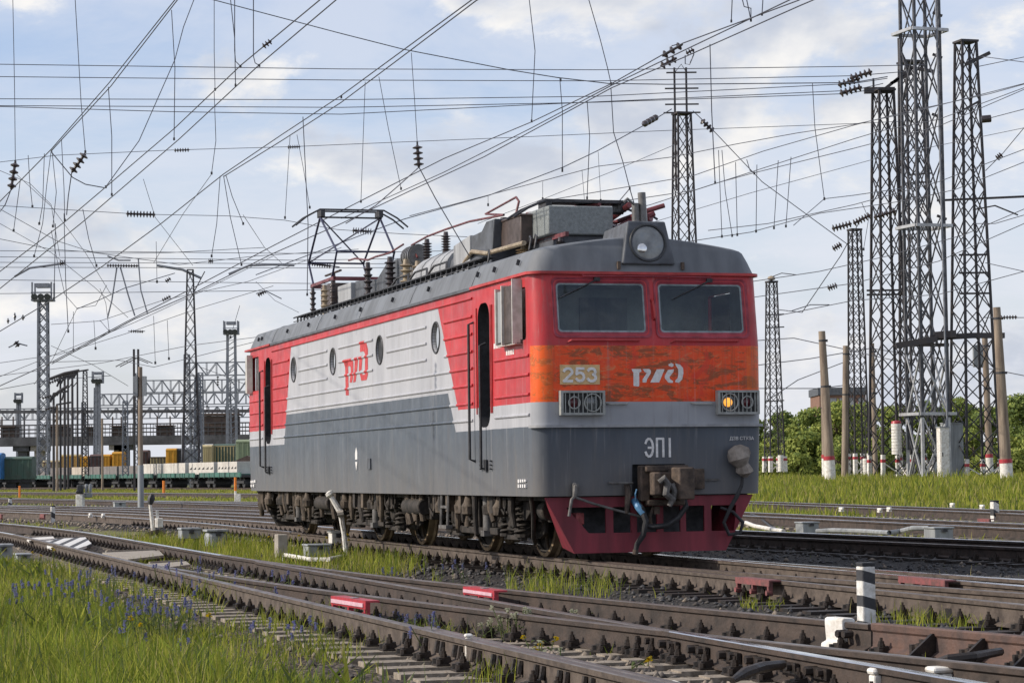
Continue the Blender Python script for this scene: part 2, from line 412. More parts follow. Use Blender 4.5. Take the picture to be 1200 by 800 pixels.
oil = np.maximum(oil, (np.abs(gly) < 2.2)*0.8)
idx = np.arange(GX.size).reshape(GX.shape)
F = np.stack([idx[:-1, :-1], idx[:-1, 1:], idx[1:, 1:], idx[1:, :-1]], -1).reshape(-1, 4)
V = np.stack([GX, GY, GZ], -1).reshape(-1, 3)
ground = struct(npmesh('ground', V, F, ground_material(), attr={'grass': gr.ravel(), 'oil': oil.ravel()}))

# ------------------------------------------------------------------ loose stones and rubbish of the ballast: nobody could count them
def stones(name, n, sampler, size, mats, probs):
    B = np.array([(1,0,0),(-1,0,0),(0,1,0),(0,-1,0),(0,0,1),(0,0,-0.6)], float)
    T = np.array([(0,2,4),(2,1,4),(1,3,4),(3,0,4),(2,0,5),(1,2,5),(3,1,5),(0,3,5)])
    XY = sampler(n); n = len(XY)
    s = size*(0.5+rng.random(n)**2*1.3); q = B[None]*(0.55+0.8*rng.random((n, 6, 1)))*s[:, None, None]
    a = rng.random(n)*6.283; ca, sa = np.cos(a)[:, None], np.sin(a)[:, None]
    X = q[:, :, 0]*ca-q[:, :, 1]*sa; Y = q[:, :, 0]*sa+q[:, :, 1]*ca; Z = q[:, :, 2]*0.8
    z0 = gz(XY[:, 0], XY[:, 1])
    V = np.stack([X+XY[:, :1], Y+XY[:, 1:], Z+(z0+0.2*s)[:, None]], -1).reshape(-1, 3)
    F = (T[None]+6*np.arange(n)[:, None, None]).reshape(-1, 3)
    mi = np.repeat(rng.choice(len(mats), n, p=probs), 8)
    return stuff(npmesh(name, V, F, mats, mi=mi))
def samp(x0, x1, y0, y1, keep):
    def f(n):
        lx = x0+(x1-x0)*rng.random(n)**0.8; ly = y0+(y1-y0)*rng.random(n)
        P = LO[None, :2]+lx[:, None]*LX[None, :2]+ly[:, None]*LY[None, :2]
        return P[keep(P[:, 0], P[:, 1], lx, ly)]
    return f
M['stoneA'] = mat('ballast_grey_brown', (0.20, 0.165, 0.13), 0.9, scale=14, var=0.3)
M['stoneB'] = mat('ballast_dark', (0.075, 0.066, 0.06), 0.9, scale=14, var=0.3)
M['stoneC'] = mat('ballast_oily', (0.035, 0.034, 0.035), 0.6, scale=14, var=0.4)
stones('ballast_stones', 9000, samp(-26, 19, -7.5, -3.9, lambda X, Y, a, b: (grassiness(X, Y) < 0.6) & ((b > -6.75) | (rng.random(len(b)) < 0.25))), 0.029, [M['stoneA'], M['stoneB']], [0.55, 0.45])
stones('oily_ballast_stones', 12000, samp(-16, 17, -4.4, 8.5, lambda X, Y, a, b: grassiness(X, Y) < 0.6), 0.034, [M['stoneC'], M['stoneB'], M['stoneA']], [0.6, 0.33, 0.07])
stones('far_ballast_stones', 8000, samp(-60, -16, -7.5, 4.0, lambda X, Y, a, b: grassiness(X, Y) < 0.5), 0.042, [M['stoneA'], M['stoneB']], [0.6, 0.4])

# ------------------------------------------------------------------ tracks
RH = 0.207
PROF = [(-0.066, -0.18), (0.066, -0.18), (0.066, -0.168), (0.012, -0.148), (0.010, -0.048), (0.034, -0.036), (0.037, -0.006), (0.029, 0.0), (-0.029, 0.0), (-0.037, -0.006), (-0.034, -0.036), (-0.010, -0.048), (-0.012, -0.148), (-0.066, -0.168)]
PROF = [(a*1.06, b*1.145) for a, b in PROF]
def rail_mb(line, top=1, scale=1.0, dz=0.0, prof=PROF, topfn=None):
    mb = MB(); rings = []; n = len(prof); line = [np.asarray(p) for p in line]
    for i, p in enumerate(line):
        t = line[min(i+1, len(line)-1)]-line[max(i-1, 0)]; t = t/np.linalg.norm(t); nr = np.array([-t[1], t[0], 0])
        rings.append([tuple(p+nr*a*scale+np.array([0, 0, b+dz])) for (a, b) in prof])
    vs = [q for r in rings for q in r]; fs = []; ms = []
    for i in range(len(rings)-1):
        for k in range(n):
            fs.append((i*n+k, (i+1)*n+k, (i+1)*n+(k+1) % n, i*n+(k+1) % n))
            tm = (topfn(line[i]) if topfn else top); ms.append(tm if 6 <= k <= 8 else 0)
    fs.append(tuple(range(n))); ms.append(0); fs.append(tuple((len(rings)-1)*n+k for k in range(n-1, -1, -1))); ms.append(0)
    mb.v = [tuple(map(float, v)) for v in vs]; mb.f = [list(f) for f in fs]; mb.m = ms
    return mb
RM = [M['rust'], M['railtop'], M['railtopdull']]
RML = [M['rustlight'], M['railtop'], M['railtopdull']]
def sleeper_mesh(length=2.75, w=0.23, h=0.17, mt='sleeper'):
    mb = MB(); k = 6; y = length/2
    for (a, b, hh) in [(-y, -y*0.35, h), (-y*0.35, y*0.35, h-0.012), (y*0.35, y, h)]:
        mb.bx(-w/2, w/2, a, b, -h, -h+hh)
    return mb.mesh('sleeper', M[mt])
def fastener_mesh(detail=True):
    mb = MB()
    mb.bx(-0.085, 0.085, -0.17, 0.17, 0.001, 0.016)
    for s in (-1, 1):
        mb.box((0, s*0.085, 0.040), (0.07, 0.07, 0.045), rx=-s*0.25)
        mb.bx(-0.04, 0.04, s*0.125-0.02, s*0.125+0.02, 0.016, 0.06)
        mb.cyl((0, s*0.10, 0.055), (0, s*0.10, 0.085), 0.028, 6)
        if detail: mb.cyl((0, s*0.10, 0.085), (0, s*0.10, 0.105), 0.022, 6)
        mb.cyl((0, s*0.10, 0.10), (0, s*0.10, 0.13), 0.012, 6)
        mb.cyl((0.055, s*0.145, 0.015), (0.055, s*0.145, 0.05), 0.024, 6); mb.cyl((-0.055, s*0.145, 0.015), (-0.055, s*0.145, 0.05), 0.024, 6)
    return mb.mesh('fastener', M['oily'])
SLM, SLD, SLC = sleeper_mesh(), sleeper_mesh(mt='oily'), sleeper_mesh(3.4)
FAM = fastener_mesh()
def child(name, me, parent, loc, rz=0.0):
    o = bpy.data.objects.new(name, me); COL.objects.link(o); o.parent = parent; o.location = tuple(map(float, loc)); o.rotation_euler = (0, 0, rz); return o
def poslist(line, spacing, nmax=100, start=0.0):
    out = []; acc = -start
    for a, b in zip(line[:-1], line[1:]):
        d = np.linalg.norm(b-a); h = math.atan2(b[1]-a[1], b[0]-a[0])
        while acc <= d and len(out) < nmax:
            out.append((a+(b-a)*acc/d, h)); acc += spacing
        acc -= d
    return out
def put_sleepers(root, line, spacing, smesh, nmax=100, fast=True, rails=(-0.8, 0.8), start=0.0, jitter=0.03, shift=0.0):
    for (p, h) in poslist(line, spacing, nmax, start):
        nrm = np.array([-math.sin(h), math.cos(h), 0])
        s = child('sleeper', smesh, root, (*(p+nrm*shift)[:2], -RH-0.005), h+random.uniform(-jitter, jitter))
        if fast:
            for r in rails: child('fastener', FAM, s, (0, r-shift, 0))
# E: the near straight track. Its far rail starts as a switch blade
tE = thing('railway_track', 'nearest straight track, crossing the bottom of the photo beside the foreground grass', 'railway track', group='railway tracks')
shinyE = lambda p: 1 if toL(p)[0] < -9 else 2
rail_mb(curve(c_E, -72, 24, 0.7, -0.8), topfn=lambda p: 1 if toL(p)[0] < -22 else 2).build('rail', RML, tE)
rail_mb(curve(c_E, -2.9, 24, 0.7, 0.8), topfn=lambda p: 1 if toL(p)[0] > 13.2 else 2).build('rail', RM, tE)
put_sleepers(tE, curve(c_E, -30, 22, 0.3), 0.55, SLM, 100)
sl_far = [p for p, h in poslist(curve(c_E, -68, -30.3, 0.5), 0.6, 90)]
for p, h in poslist(curve(c_E, -68, -30.3, 0.5), 0.62, 60): child('sleeper', SLM, tE, (*p[:2], -RH-0.005), h)
# B: the branch that leaves it to the right
tB = thing('railway_track', 'turnout branch of the nearest track, running right past the white rail joint', 'railway track', group='railway tracks')
def c_Bs(x): return c_E(x) if x < -7.5 else c_B(x)
rail_mb(curve(c_Bs, -72, 13.7, 0.7, 0.8), topfn=lambda p: 1 if toL(p)[0] < -6 else 2).build('rail', RM, tB)
rail_mb(curve(c_B, -2.6, 24, 0.7, -0.8), top=2, dz=-0.003).build('rail', RM, tB)
HPROF = [(-0.075, -0.18), (0.075, -0.18), (0.075, -0.165), (0.03, -0.140), (0.027, -0.05), (0.042, -0.035), (0.045, 0.002), (0.035, 0.012), (-0.035, 0.012), (-0.045, 0.002), (-0.042, -0.035), (-0.027, -0.05), (-0.03, -0.140), (-0.075, -0.165)]
HPROF = [(a, b*1.145 if b < 0 else b) for a, b in HPROF]
M['rustbrown'] = mat('heavy_rail_rust', (0.125, 0.070, 0.052), 0.7, 0.0, scale=5, col2=(0.060, 0.042, 0.038), bump=0.3, bscale=30)
rail_mb(curve(c_B, 13.75, 26, 0.7, 0.8), top=0, prof=HPROF).build('heavy_rail', [M['rustbrown'], M['railtop']], tB)
SLT = sleeper_mesh(1.5, mt='oily')
for p, h in poslist(curve(c_B, 3.0, 21, 0.3, 0.55), 0.55, 40):
    s = child('sleeper', SLT, tB, (*p[:2], -RH-0.008), h); child('fastener', FAM, s, (0, 0.25, 0))
for p, h in poslist(curve(c_B, 5.5, 21, 0.3, -0.8), 0.55, 30): child('fastener', FAM, tB, (*p[:2], -RH-0.004), h)
for p, h in poslist(curve(c_B, -7.2, 2.4, 0.3, 0.8), 0.55, 30): child('fastener', FAM, tB, (*p[:2], -RH-0.004), h)
def brace(p, h, fl=1):
    mb = MB(); mb.prism([(0.0, 0.0), (0.26, 0.0), (0.03, 0.17), (0.0, 0.17)], 'x', -0.012, 0.012)
    mb.bx(-0.07, 0.07, 0.0, 0.28, -0.012, 0.004); mb.cyl((0.05, 0.02, 0.08), (0.05, 0.13, 0.08), 0.022, 6); mb.cyl((0.1, 0.12, 0.0), (0.1, 0.12, 0.09), 0.03, 6)
    mb.bx(0.06, 0.16, -0.005, 0.03, 0.04, 0.12)
    o = mb.build('rail_brace', M['oily'], tB, angle=0); o.location = tuple(p+np.array([0, 0, -RH+0.012])); o.rotation_euler = (0, 0, h+math.pi); return o
for k, x in enumerate((14.55, 15.15, 15.75, 16.45)):
    p, h = poslist(curve(c_B, x, x+1, 0.5, 0.77), 5, 1)[0]; brace(p, h)
for x in (10.4, 10.9, 11.3, 11.9, 12.4, 12.8, 13.1, 13.6, 14.2, 14.8, 15.3, 15.8, 16.3):      # bolts of the crossing
    mb = MB(); p = L(x, -4.7, -0.095); mb.cyl(p-LY*0.005, p-LY*0.10, 0.030, 6); p2 = p+LX*0.16; mb.cyl(p2-LY*0.005, p2-LY*0.085, 0.026, 6)
    mb.box(p-LY*0.035+LX*0.08-LZ*0.01, (0.3, 0.03, 0.07), rz=LROT); mb.build('crossing_bolt', M['oily'], tE, angle=0)
for x in (12.0, 12.5, 13.0, 13.5, 14.0, 14.5, 15.0, 15.5, 16.0, 16.5):
    for dx in (0, 0.14):
        mb = MB(); p = L(x+dx, -6.3, -0.09); mb.cyl(p-LY*0.02+LZ*0.03, p-LY*0.035-LZ*0.06, 0.022, 6); mb.build('blade_bolt', M['oily'], tE, angle=0)
rail_mb(curve(c_E, 12.2, 24, 0.7, -0.70), top=2, scale=0.7, dz=-0.004).build('switch_blade', RM, tE)
# crossing gear between the rails at the right edge
mb = MB(); mb.tube([at(858, 797, -0.10), at(872, 788, -0.07), at(893, 781, -0.06), at(917, 778, -0.07)], [0.02, 0.035, 0.035, 0.03], 8)
mb.build('switch_rod', M['oily'], tE)
mb = MB(); mb.tube([at(1092, 777, -0.12), at(1112, 772, -0.08), at(1140, 769, -0.07), at(1172, 763, -0.08)], [0.025, 0.035, 0.035, 0.03], 8)
mb.build('switch_rod', M['oily'], tB)
# T1: the locomotive's track and its turnout
tL = thing('railway_track', 'oily dark railway track on which the red and grey locomotive stands', 'railway track', group='railway tracks')
rail_mb(curve(c_T1, -90, 24, 0.7, -0.8), topfn=lambda p: 1 if toL(p)[0] < -25 else 2).build('rail', RML, tL)
rail_mb(curve(c_T1, -90, 24, 0.7, 0.8), top=1).build('rail', RML, tL)
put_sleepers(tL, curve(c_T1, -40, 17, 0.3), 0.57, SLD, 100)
for p, h in poslist(curve(c_T1, -88, -40.3, 0.5), 0.62, 70): child('sleeper', SLM, tL, (*p[:2], -RH-0.005), h)
tLb = thing('railway_track', 'turnout branch curving away to the right from under the locomotive, with shiny rail heads', 'railway track', group='railway tracks')
rail_mb(curve(c_T1b, -2.2, 24, 0.7, -0.8), top=2, dz=-0.003).build('rail', RML, tLb)
rail_mb(curve(c_T1b, -2.2, 24, 0.7, 0.8), top=1, dz=-0.003).build('rail', RML, tLb)
for p, h in poslist(curve(c_T1b, 2.0, 18, 0.3, 0.8), 0.57, 40):
    s = child('sleeper', SLT, tLb, (*(p-LY*0.25)[:2], -RH-0.008), h); child('fastener', FAM, s, (0, 0.25, 0))
# the tracks beyond
def far_track(fn, x0, x1, label, shiny=(1, 1), fast=False, spacing=0.6, nmax=100, sx0=None, dark=False):
    t = thing('railway_track', label, 'railway track', group='railway tracks')
    for o, s in zip((-0.8, 0.8), shiny): rail_mb(curve(fn, x0, x1, 1.0, o), top=s).build('rail', RM, t)
    put_sleepers(t, curve(fn, sx0 if sx0 is not None else x0, x1, 0.5), spacing, SLD if dark else SLM, nmax, fast)
    return t
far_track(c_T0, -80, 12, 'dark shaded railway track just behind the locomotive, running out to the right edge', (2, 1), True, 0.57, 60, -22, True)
far_track(c_T3, -90, 6, 'sunlit railway track in grass beyond the grey cable boxes on the right', (1, 1), False, 0.6, 60, -40)
far_track(c_T4, -130, -4, 'farthest track on the right, at the foot of the grass bank with the masts', (1, 1), False, 0.65, 100, -75)
def px_track(line, label, spacing=0.7, nmax=100):
    t = thing('railway_track', label, 'railway track', group='railway tracks')
    for o in (-0.8, 0.8): rail_mb(offset(line, o), top=1).build('rail', RM, t)
    put_sleepers(t, line, spacing, SLM, nmax, False)
px_track(cl_T5, 'rusty yard track left of the locomotive, passing the foot of the signal mast')
px_track(cl_T6, 'yard track in patchy grass left of the locomotive, behind the signal mast', 0.9)
px_track(cl_T7, 'yard track just in front of the long train of concrete blocks', 1.3)
px_track(cl_T8, 'yard track under the flat wagons with concrete blocks on the far left', 1.9)
# ------------------------------------------------------------------ the locomotive (local: x forward, y to its left, z up from the rail head)
def loco_paint():
    m = bpy.data.materials.new('locomotive_paint'); m.use_nodes = True; t = NB(m.node_tree); b = t.n['Principled BSDF']
    oc = t.node('ShaderNodeTexCoord').outputs['Object']
    s = t.node('ShaderNodeSeparateXYZ'); t.put(s.inputs[0], oc); x, y, z = s.outputs
    red = t.mix(t.step(t.noise(oc, 2.2, 6, 0.6), 0.35, 0.7), (0.50, 0.028, 0.034), (0.38, 0.026, 0.034))
    silver = t.mix(t.step(t.noise(t.mapping(oc, scale=(1, 1, 0.25)), 2.0, 6, 0.6), 0.35, 0.7), (0.42, 0.425, 0.45), (0.34, 0.345, 0.37))
    grey = t.mix(t.step(t.noise(t.mapping(oc, scale=(1, 1, 0.2)), 2.5, 6, 0.6), 0.35, 0.7), (0.080, 0.098, 0.124), (0.060, 0.074, 0.095))
    # weathered orange front band, brushed by hand
    od = t.noise(t.mapping(oc, scale=(1, 0.55, 1.7), rot=(0.6, 0, 0)), 4.6, 9, 0.74, 0.8)
    oc2 = t.noise(t.mapping(oc, scale=(1, 0.8, 2.6), rot=(0.25, 0, 0.3)), 6.0, 6, 0.7, 2.2)
    org = t.mix(t.step(od, 0.49, 0.57), (0.80, 0.066, 0.0005), (0.30, 0.062, 0.012))
    org = t.mix(t.mul(t.step(oc2, 0.54, 0.66), 0.75), org, (0.62, 0.23, 0.08))
    org = t.mix(t.mul(t.step(t.noise(oc, 2.0, 5, 0.65, 0.9), 0.55, 0.64), 0.85), org, (0.70, 0.035, 0.006))
    org = t.mix(t.mul(t.gt(t.math('ABSOLUTE', y), 1.36), 0.35), org, (0.74, 0.17, 0.01)); org = t.mix(t.mul(t.step(t.noise(t.mapping(oc, scale=(5, 5, 0.5), loc=(3, 0, 1)), 2.4, 6, 0.7), 0.52, 0.72), 0.55), org, (0.36, 0.055, 0.008))
    # side livery
    zn = t.math('ADD', z, t.math('MULTIPLY', t.math('SUBTRACT', t.noise(oc, 3.0, 3), 0.5), 0.012))
    lo_ = t.math('MULTIPLY_ADD', z, 0.392, -17.224)          # left edge of the silver panel
    hi_ = t.math('MULTIPLY_ADD', z, -0.705, -2.147)          # right edge
    inp = t.mul(t.gt(x, lo_), t.lt(x, hi_), t.lt(zn, 3.64))
    lo2 = t.math('MULTIPLY_ADD', z, 0.40, -17.25); hi2 = t.math('MULTIPLY_ADD', z, -0.715, -2.50)
    ing = t.mul(t.gt(x, lo2), t.lt(x, hi2), t.lt(zn, 2.352))
    c = t.mix(inp, red, silver); c = t.mix(ing, c, grey)
    low = t.mul(t.lt(zn, 2.09), t.math('SUBTRACT', 1.0, inp)); c = t.mix(low, c, silver)
    front = t.gt(x, -0.03)
    c = t.mix(t.mul(front, t.lt(z, 2.83), t.gt(z, 2.09)), c, org)
    c = t.mix(t.mul(front, t.lt(z, 2.09)), c, t.mix(t.noise(oc, 3, 5), (0.36, 0.37, 0.39), (0.26, 0.27, 0.295)))
    c = t.mix(t.lt(zn, 1.775), c, grey)
    # rain streaks, dust near the bottom
    stv = t.step(t.noise(t.mapping(oc, scale=(5.5, 5.5, 0.22)), 2.2, 6, 0.7), 0.52, 0.80)
    c = t.mix(t.mul(stv, 0.55), c, (0.17, 0.155, 0.14)); c = t.mix(t.mul(t.step(t.noise(t.mapping(oc, scale=(2.2, 2.2, 0.35), loc=(7, 3, 1)), 2.0, 7, 0.72), 0.56, 0.74), 0.30), c, (0.15, 0.12, 0.10)); c = t.mix(t.mul(t.step(t.noise(oc, 22, 3, 0.7), 0.70, 0.76), 0.45), c, (0.13, 0.10, 0.085))
    c = t.mix(t.mul(t.step(t.noise(t.mapping(oc, scale=(7, 7, 0.16), loc=(4, 1, 2)), 2.0, 6, 0.7), 0.55, 0.8), 0.26), c, (0.62, 0.60, 0.58))
    c = t.mix(t.mul(t.rng(z, 0.86, 1.75, 0.85, 0.0), t.noise(t.mapping(oc, scale=(1.4, 1.4, 0.5)), 2.2, 7, 0.7)), c, (0.19, 0.165, 0.14))
    t.put(b.inputs['Base Color'], c)
    t.put(b.inputs['Roughness'], t.rng(t.noise(oc, 4, 5), 0.3, 0.7, 0.34, 0.55))
    b.inputs['Specular IOR Level'].default_value = 0.45
    hh = t.math('ADD', t.math('MULTIPLY', t.noise(oc, 0.9, 3), 0.5), t.math('MULTIPLY', t.noise(t.mapping(oc, scale=(1, 1, 0.4)), 4.0, 3), 0.08))
    t.put(b.inputs['Normal'], t.bump(hh, 0.55, 0.035)); return m
M['paint'] = loco_paint()
M['interior'] = mat('cab_interior', (0.50, 0.55, 0.54), 0.7, scale=3, var=0.2)
M['roof'] = mat('roof_grey_paint', (0.155, 0.167, 0.183), 0.6, scale=2.2, col2=(0.098, 0.107, 0.12), bump=0.15, bscale=6, streak=True)
M['roofdark'] = mat('roof_dark_grey', (0.075, 0.082, 0.095), 0.6, scale=4, var=0.3)
M['roofgear'] = mat('roof_gear_pale', (0.36, 0.37, 0.38), 0.6, scale=4, col2=(0.22, 0.225, 0.235), streak=True)
M['redgutter'] = mat('gutter_red', (0.40, 0.035, 0.035), 0.5, scale=4, var=0.25)
M['busred'] = mat('busbar_red', (0.12, 0.028, 0.030), 0.5, scale=9, var=0.4)
M['pantored'] = mat('pantograph_dark_red', (0.13, 0.03, 0.035), 0.5, scale=5, var=0.4)
M['pantoblue'] = mat('pantograph_blue_black', (0.03, 0.032, 0.07), 0.5, scale=5, var=0.4)
M['brownbox'] = mat('transformer_brown', (0.06, 0.042, 0.036), 0.5, scale=5, var=0.4)
M['under'] = mat('underframe_dust', (0.046, 0.037, 0.030), 0.85, scale=5, col2=(0.015, 0.014, 0.013), bump=0.5, bscale=18)
M['undertan'] = mat('underframe_tan_dust', (0.125, 0.095, 0.068), 0.85, scale=6, col2=(0.036, 0.029, 0.023), bump=0.5, bscale=22)
M['undergrey'] = mat('underframe_grey', (0.15, 0.145, 0.14), 0.75, scale=8, col2=(0.07, 0.065, 0.06))
M['wheelface'] = mat('wheel_ochre_rim', (0.30, 0.225, 0.135), 0.85, scale=8, col2=(0.14, 0.10, 0.065), spec=0.2)
M['plough'] = mat('plough_red', (0.26, 0.024, 0.042), 0.6, scale=3.2, col2=(0.13, 0.020, 0.030), streak=True)
M['coupler'] = mat('coupler_rust', (0.12, 0.085, 0.062), 0.85, scale=7, col2=(0.038, 0.030, 0.026), bump=0.5, bscale=20)
M['rubber'] = mat('rubber_hose', (0.022, 0.022, 0.024), 0.6, scale=9, var=0.4)
M['bluecap'] = mat('blue_hose_cap', (0.07, 0.19, 0.34), 0.5, scale=9, var=0.3)
M['cream'] = mat('number_plate_cream', (0.68, 0.46, 0.22), 0.6, scale=14, col2=(0.54, 0.36, 0.17))
M['letter'] = mat('letter_white', (0.78, 0.77, 0.76), 0.55, scale=20, col2=(0.60, 0.58, 0.56))
M['letterred'] = mat('letter_red', (0.46, 0.030, 0.030), 0.5, scale=14, var=0.2)
M['lampframe'] = mat('lamp_frame_grey', (0.36, 0.37, 0.35), 0.55, scale=10, col2=(0.23, 0.235, 0.22))
M['lampdark'] = mat('lamp_well_dark', (0.03, 0.032, 0.034), 0.4, scale=10, var=0.4)
M['lens'] = mat('lamp_glass_grey', (0.16, 0.17, 0.17), 0.1, scale=3, var=0.5, spec=0.9)
M['reflector'] = mat('lamp_reflector', (0.8, 0.8, 0.78), 0.12, 1.0, scale=2, var=0.3)
M['litlamp'] = emat('lit_lamp_amber', (1.0, 0.42, 0.06), 1.1)
M['redlens'] = mat('red_lens', (0.10, 0.02, 0.025), 0.2, scale=9, var=0.3)
M['winframe'] = mat('window_rubber_red', (0.27, 0.03, 0.048), 0.55, scale=7, var=0.3)
M['seal'] = mat('window_seal', (0.20, 0.24, 0.25), 0.5, scale=7, var=0.3)
M['glass'] = glassmat('window_glass', (0.78, 0.84, 0.84), 1.5)
M['glassport'] = glassmat('porthole_glass', (0.40, 0.46, 0.48), 4.5)
M['cloth'] = mat('wrapped_cloth', (0.33, 0.29, 0.25), 0.9, scale=8, col2=(0.17, 0.145, 0.12), bump=0.6, bscale=12)
M['alu'] = mat('aluminium_frame', (0.62, 0.60, 0.56), 0.45, 0.3, scale=8, col2=(0.45, 0.42, 0.37))

loco = thing('electric_locomotive', 'red, silver and grey electric locomotive with an orange front band and number 253', 'locomotive', LO, LROT)
XR, XF, HW = -20.42, 0.2, 1.6
def outline(xf, hw, r, inset=0.0, xr=None):
    """rounded rectangle in plan"""
    xr = (XR-XF)-xf+XF if False else (XR + (XF-xf)) if xr is None else xr
    xf -= inset; xr += inset; hw = hw-inset; r = max(0.04, r); o = []
    for (cx, cy, a0) in [(xf-r, hw-r, 0), (xr+r, hw-r, 90), (xr+r, -hw+r, 180), (xf-r, -hw+r, 270)]:
        for k in range(9):
            a = R(a0+90*k/8); o.append((cx+r*math.cos(a), cy+r*math.sin(a)))
    return o
def ringz(o, z): return [(p[0], p[1], z) for p in o]
def bool_cut(obj, cutter):
    mod = obj.modifiers.new('cut', 'BOOLEAN'); mod.operation = 'DIFFERENCE'; mod.solver = 'EXACT'; mod.object = cutter
    bpy.context.view_layer.update()
    dg = bpy.context.evaluated_depsgraph_get()
    me = bpy.data.meshes.new_from_object(obj.evaluated_get(dg))
    obj.modifiers.remove(mod); old = obj.data; obj.data = me; bpy.data.objects.remove(cutter)
    return me
mb = MB()
mb.loft([ringz(outline(0.15, HW-0.015, 0.21), 0.86), ringz(outline(0.18, HW-0.003, 0.21), 1.5), ringz(outline(XF, HW, 0.21), 2.0), ringz(outline(XF, HW, 0.21), 2.84), ringz(outline(0.06, HW, 0.21), 3.80)])
body = mb.build('body', [M['paint'], M['interior'], M['dark']], loco, angle=None)
def rrect(cx, cy, w_, h_, r, n=6):
    o = []
    for (sx, sy, a0) in [(1, 1, 0), (-1, 1, 90), (-1, -1, 180), (1, -1, 270)]:
        for k in range(n+1):
            a = R(a0+90*k/n); o.append((cx+sx*(w_/2-r)+r*math.cos(a), cy+sy*(h_/2-r)+r*math.sin(a)))
    return o
def circ(cx, cy, r, n=28): return [(cx+r*math.cos(2*math.pi*k/n), cy+r*math.sin(2*math.pi*k/n)) for k in range(n)]
WINL, WINR = (-1.29, -0.015, 2.975, 3.69), (0.135, 1.375, 2.975, 3.69)
PORT = [(-15.54, 3.195), (-12.03, 3.19), (-8.46, 3.21), (-4.84, 3.21)]
def make_cutter(parts):
    c = MB()
    for f in parts: f(c)
    o = c.build('cutter', M['interior'], loco, angle=None); return o
# one cutter per pass, so that the pieces of a cutter never overlap
bool_cut(body, make_cutter([lambda c: c.bx(-1.75, 0.0, -1.52, 1.52, 1.7, 3.72), lambda c: c.bx(-20.2, -18.6, -1.52, 1.52, 1.7, 3.72), lambda c: c.bx(0.02, 0.4, -0.27, 0.47, 0.70, 1.265)]))
pass2 = [lambda c, q=q: c.prism(rrect((q[0]+q[1])/2, (q[2]+q[3])/2, q[1]-q[0], q[3]-q[2], 0.07), 'x', -0.06, 0.35) for q in (WINL, WINR)]
for sy in (-1, 1):
    for xc in (-2.235, -18.16):
        pass2.append(lambda c, sy=sy, xc=xc: c.prism(rrect(xc, 2.68, 0.60, 1.74, 0.22), 'y', sy*1.28, sy*1.9))
    for xc in ((-0.62, -19.58) if sy < 0 else (-1.18, -19.2)):
        pass2.append(lambda c, sy=sy, xc=xc: c.prism(rrect(xc, 3.275, 0.86, 0.70, 0.06), 'y', sy*1.45, sy*1.9))
    for (px_, pz_) in PORT:
        pass2.append(lambda c, sy=sy, px_=px_, pz_=pz_: c.prism(circ(px_, pz_, 0.215), 'y', sy*1.50, sy*1.9))
me = bool_cut(body, make_cutter(pass2))
for p in me.polygons:
    c = p.center; inside = abs(c.y) < 1.545 and XR+0.1 < c.x < 0.03 and 1.0 < c.z < 3.76
    fx_ = XF-max(0, c.z-2.84)*0.1458-0.21
    if abs(c.y) > 1.36 and (c.x > fx_ or c.x < XR+XF-fx_): inside = inside and math.hypot(max(c.x-fx_, XR+XF-fx_-c.x), abs(c.y)-1.39) < 0.14
    p.material_index = 1 if inside else 0
    if 0.0 < c.x < 0.06 and c.z < 1.3 and -0.3 < c.y < 0.5: p.material_index = 2
    if 1.27 < abs(c.y) < 1.58 and (abs(c.x+2.235) < 0.31 or abs(c.x+18.16) < 0.31) and 1.78 < c.z < 3.57: p.material_index = 2  # doorway niche faces coloured black to stand for the shade inside
    p.use_smooth = True
for q_, q in enumerate(('paint', 'interior', 'black')):
    if q_ < len(me.materials): me.materials[q_] = M[q]
    else: me.materials.append(M[q])
me.update(); me.set_sharp_from_angle(angle=R(28))
# pressed ribs along the sides
LV = [3.40, 3.15, 2.90]; LOWV = [2.66, 2.42, 2.16, 1.92]
LOGO_SIDE = [[(95,340),(130,335),(138,730),(105,730)], [(72,320),(175,304),(192,345),(192,480),(176,580),(148,580),(163,470),(163,405),(152,385),(130,390),(95,400)],
             [(212,292),(250,282),(234,460),(218,572),(190,580),(203,470)], [(262,284),(300,272),(288,430),(258,450)],
             [(270,118),(328,104),(345,120),(362,190),(362,490),(348,550),(287,560),(266,470),(290,464),(300,492),(328,486),(330,250),(318,218),(300,215),(272,224)]]
LOGO_SIDE = [[tuple(sidept(395+a/10, 390+b/10, -1.6)[[0, 2]]) for (a, b) in P] for P in LOGO_SIDE]
def spans(poly, z):
    xs = []
    for i in range(len(poly)):
        (x0, z0), (x1, z1) = poly[i], poly[(i+1) % len(poly)]
        if (z0 > z) != (z1 > z): xs.append(x0+(x1-x0)*(z-z0)/(z1-z0))
    xs.sort(); return list(zip(xs[::2], xs[1::2]))
mb = MB(); mr = MB()
def rib(x0, x1, z, sy, m=mb, out=0.028, hh=0.026):
    y = sy*(HW-0.004); poly = [(y, z-hh), (y+sy*out*0.8, z-hh*0.55), (y+sy*out, z), (y+sy*out*0.8, z+hh*0.6), (y, z+hh)]
    m.prism(poly, 'x', x0, x1)
for sy in (-1, 1):
    for z in LV:
        rib(-17.6, -16.1+0.2*(z-2.9), z, sy)
        e = [-17.2]+[p[0] for p in PORT]+[-3.2]
        for a, b in [(-15.05, -12.5), (-11.55, -8.95), (-7.95, -5.4)]: rib(a, b, z, sy)
        rib(-4.35, -2.82, z, sy)
    for z in LOWV: rib(-17.6, -2.82, z, sy)
    for z in (2.71, 2.46, 2.20, 1.93): rib(-1.68, -0.06, z, sy); rib(-20.15, -18.75, z, sy)
    rib(-17.7, -2.8, 3.655, sy, mb, 0.03, 0.022)
mb.build('side_rib', M['paint'], loco)
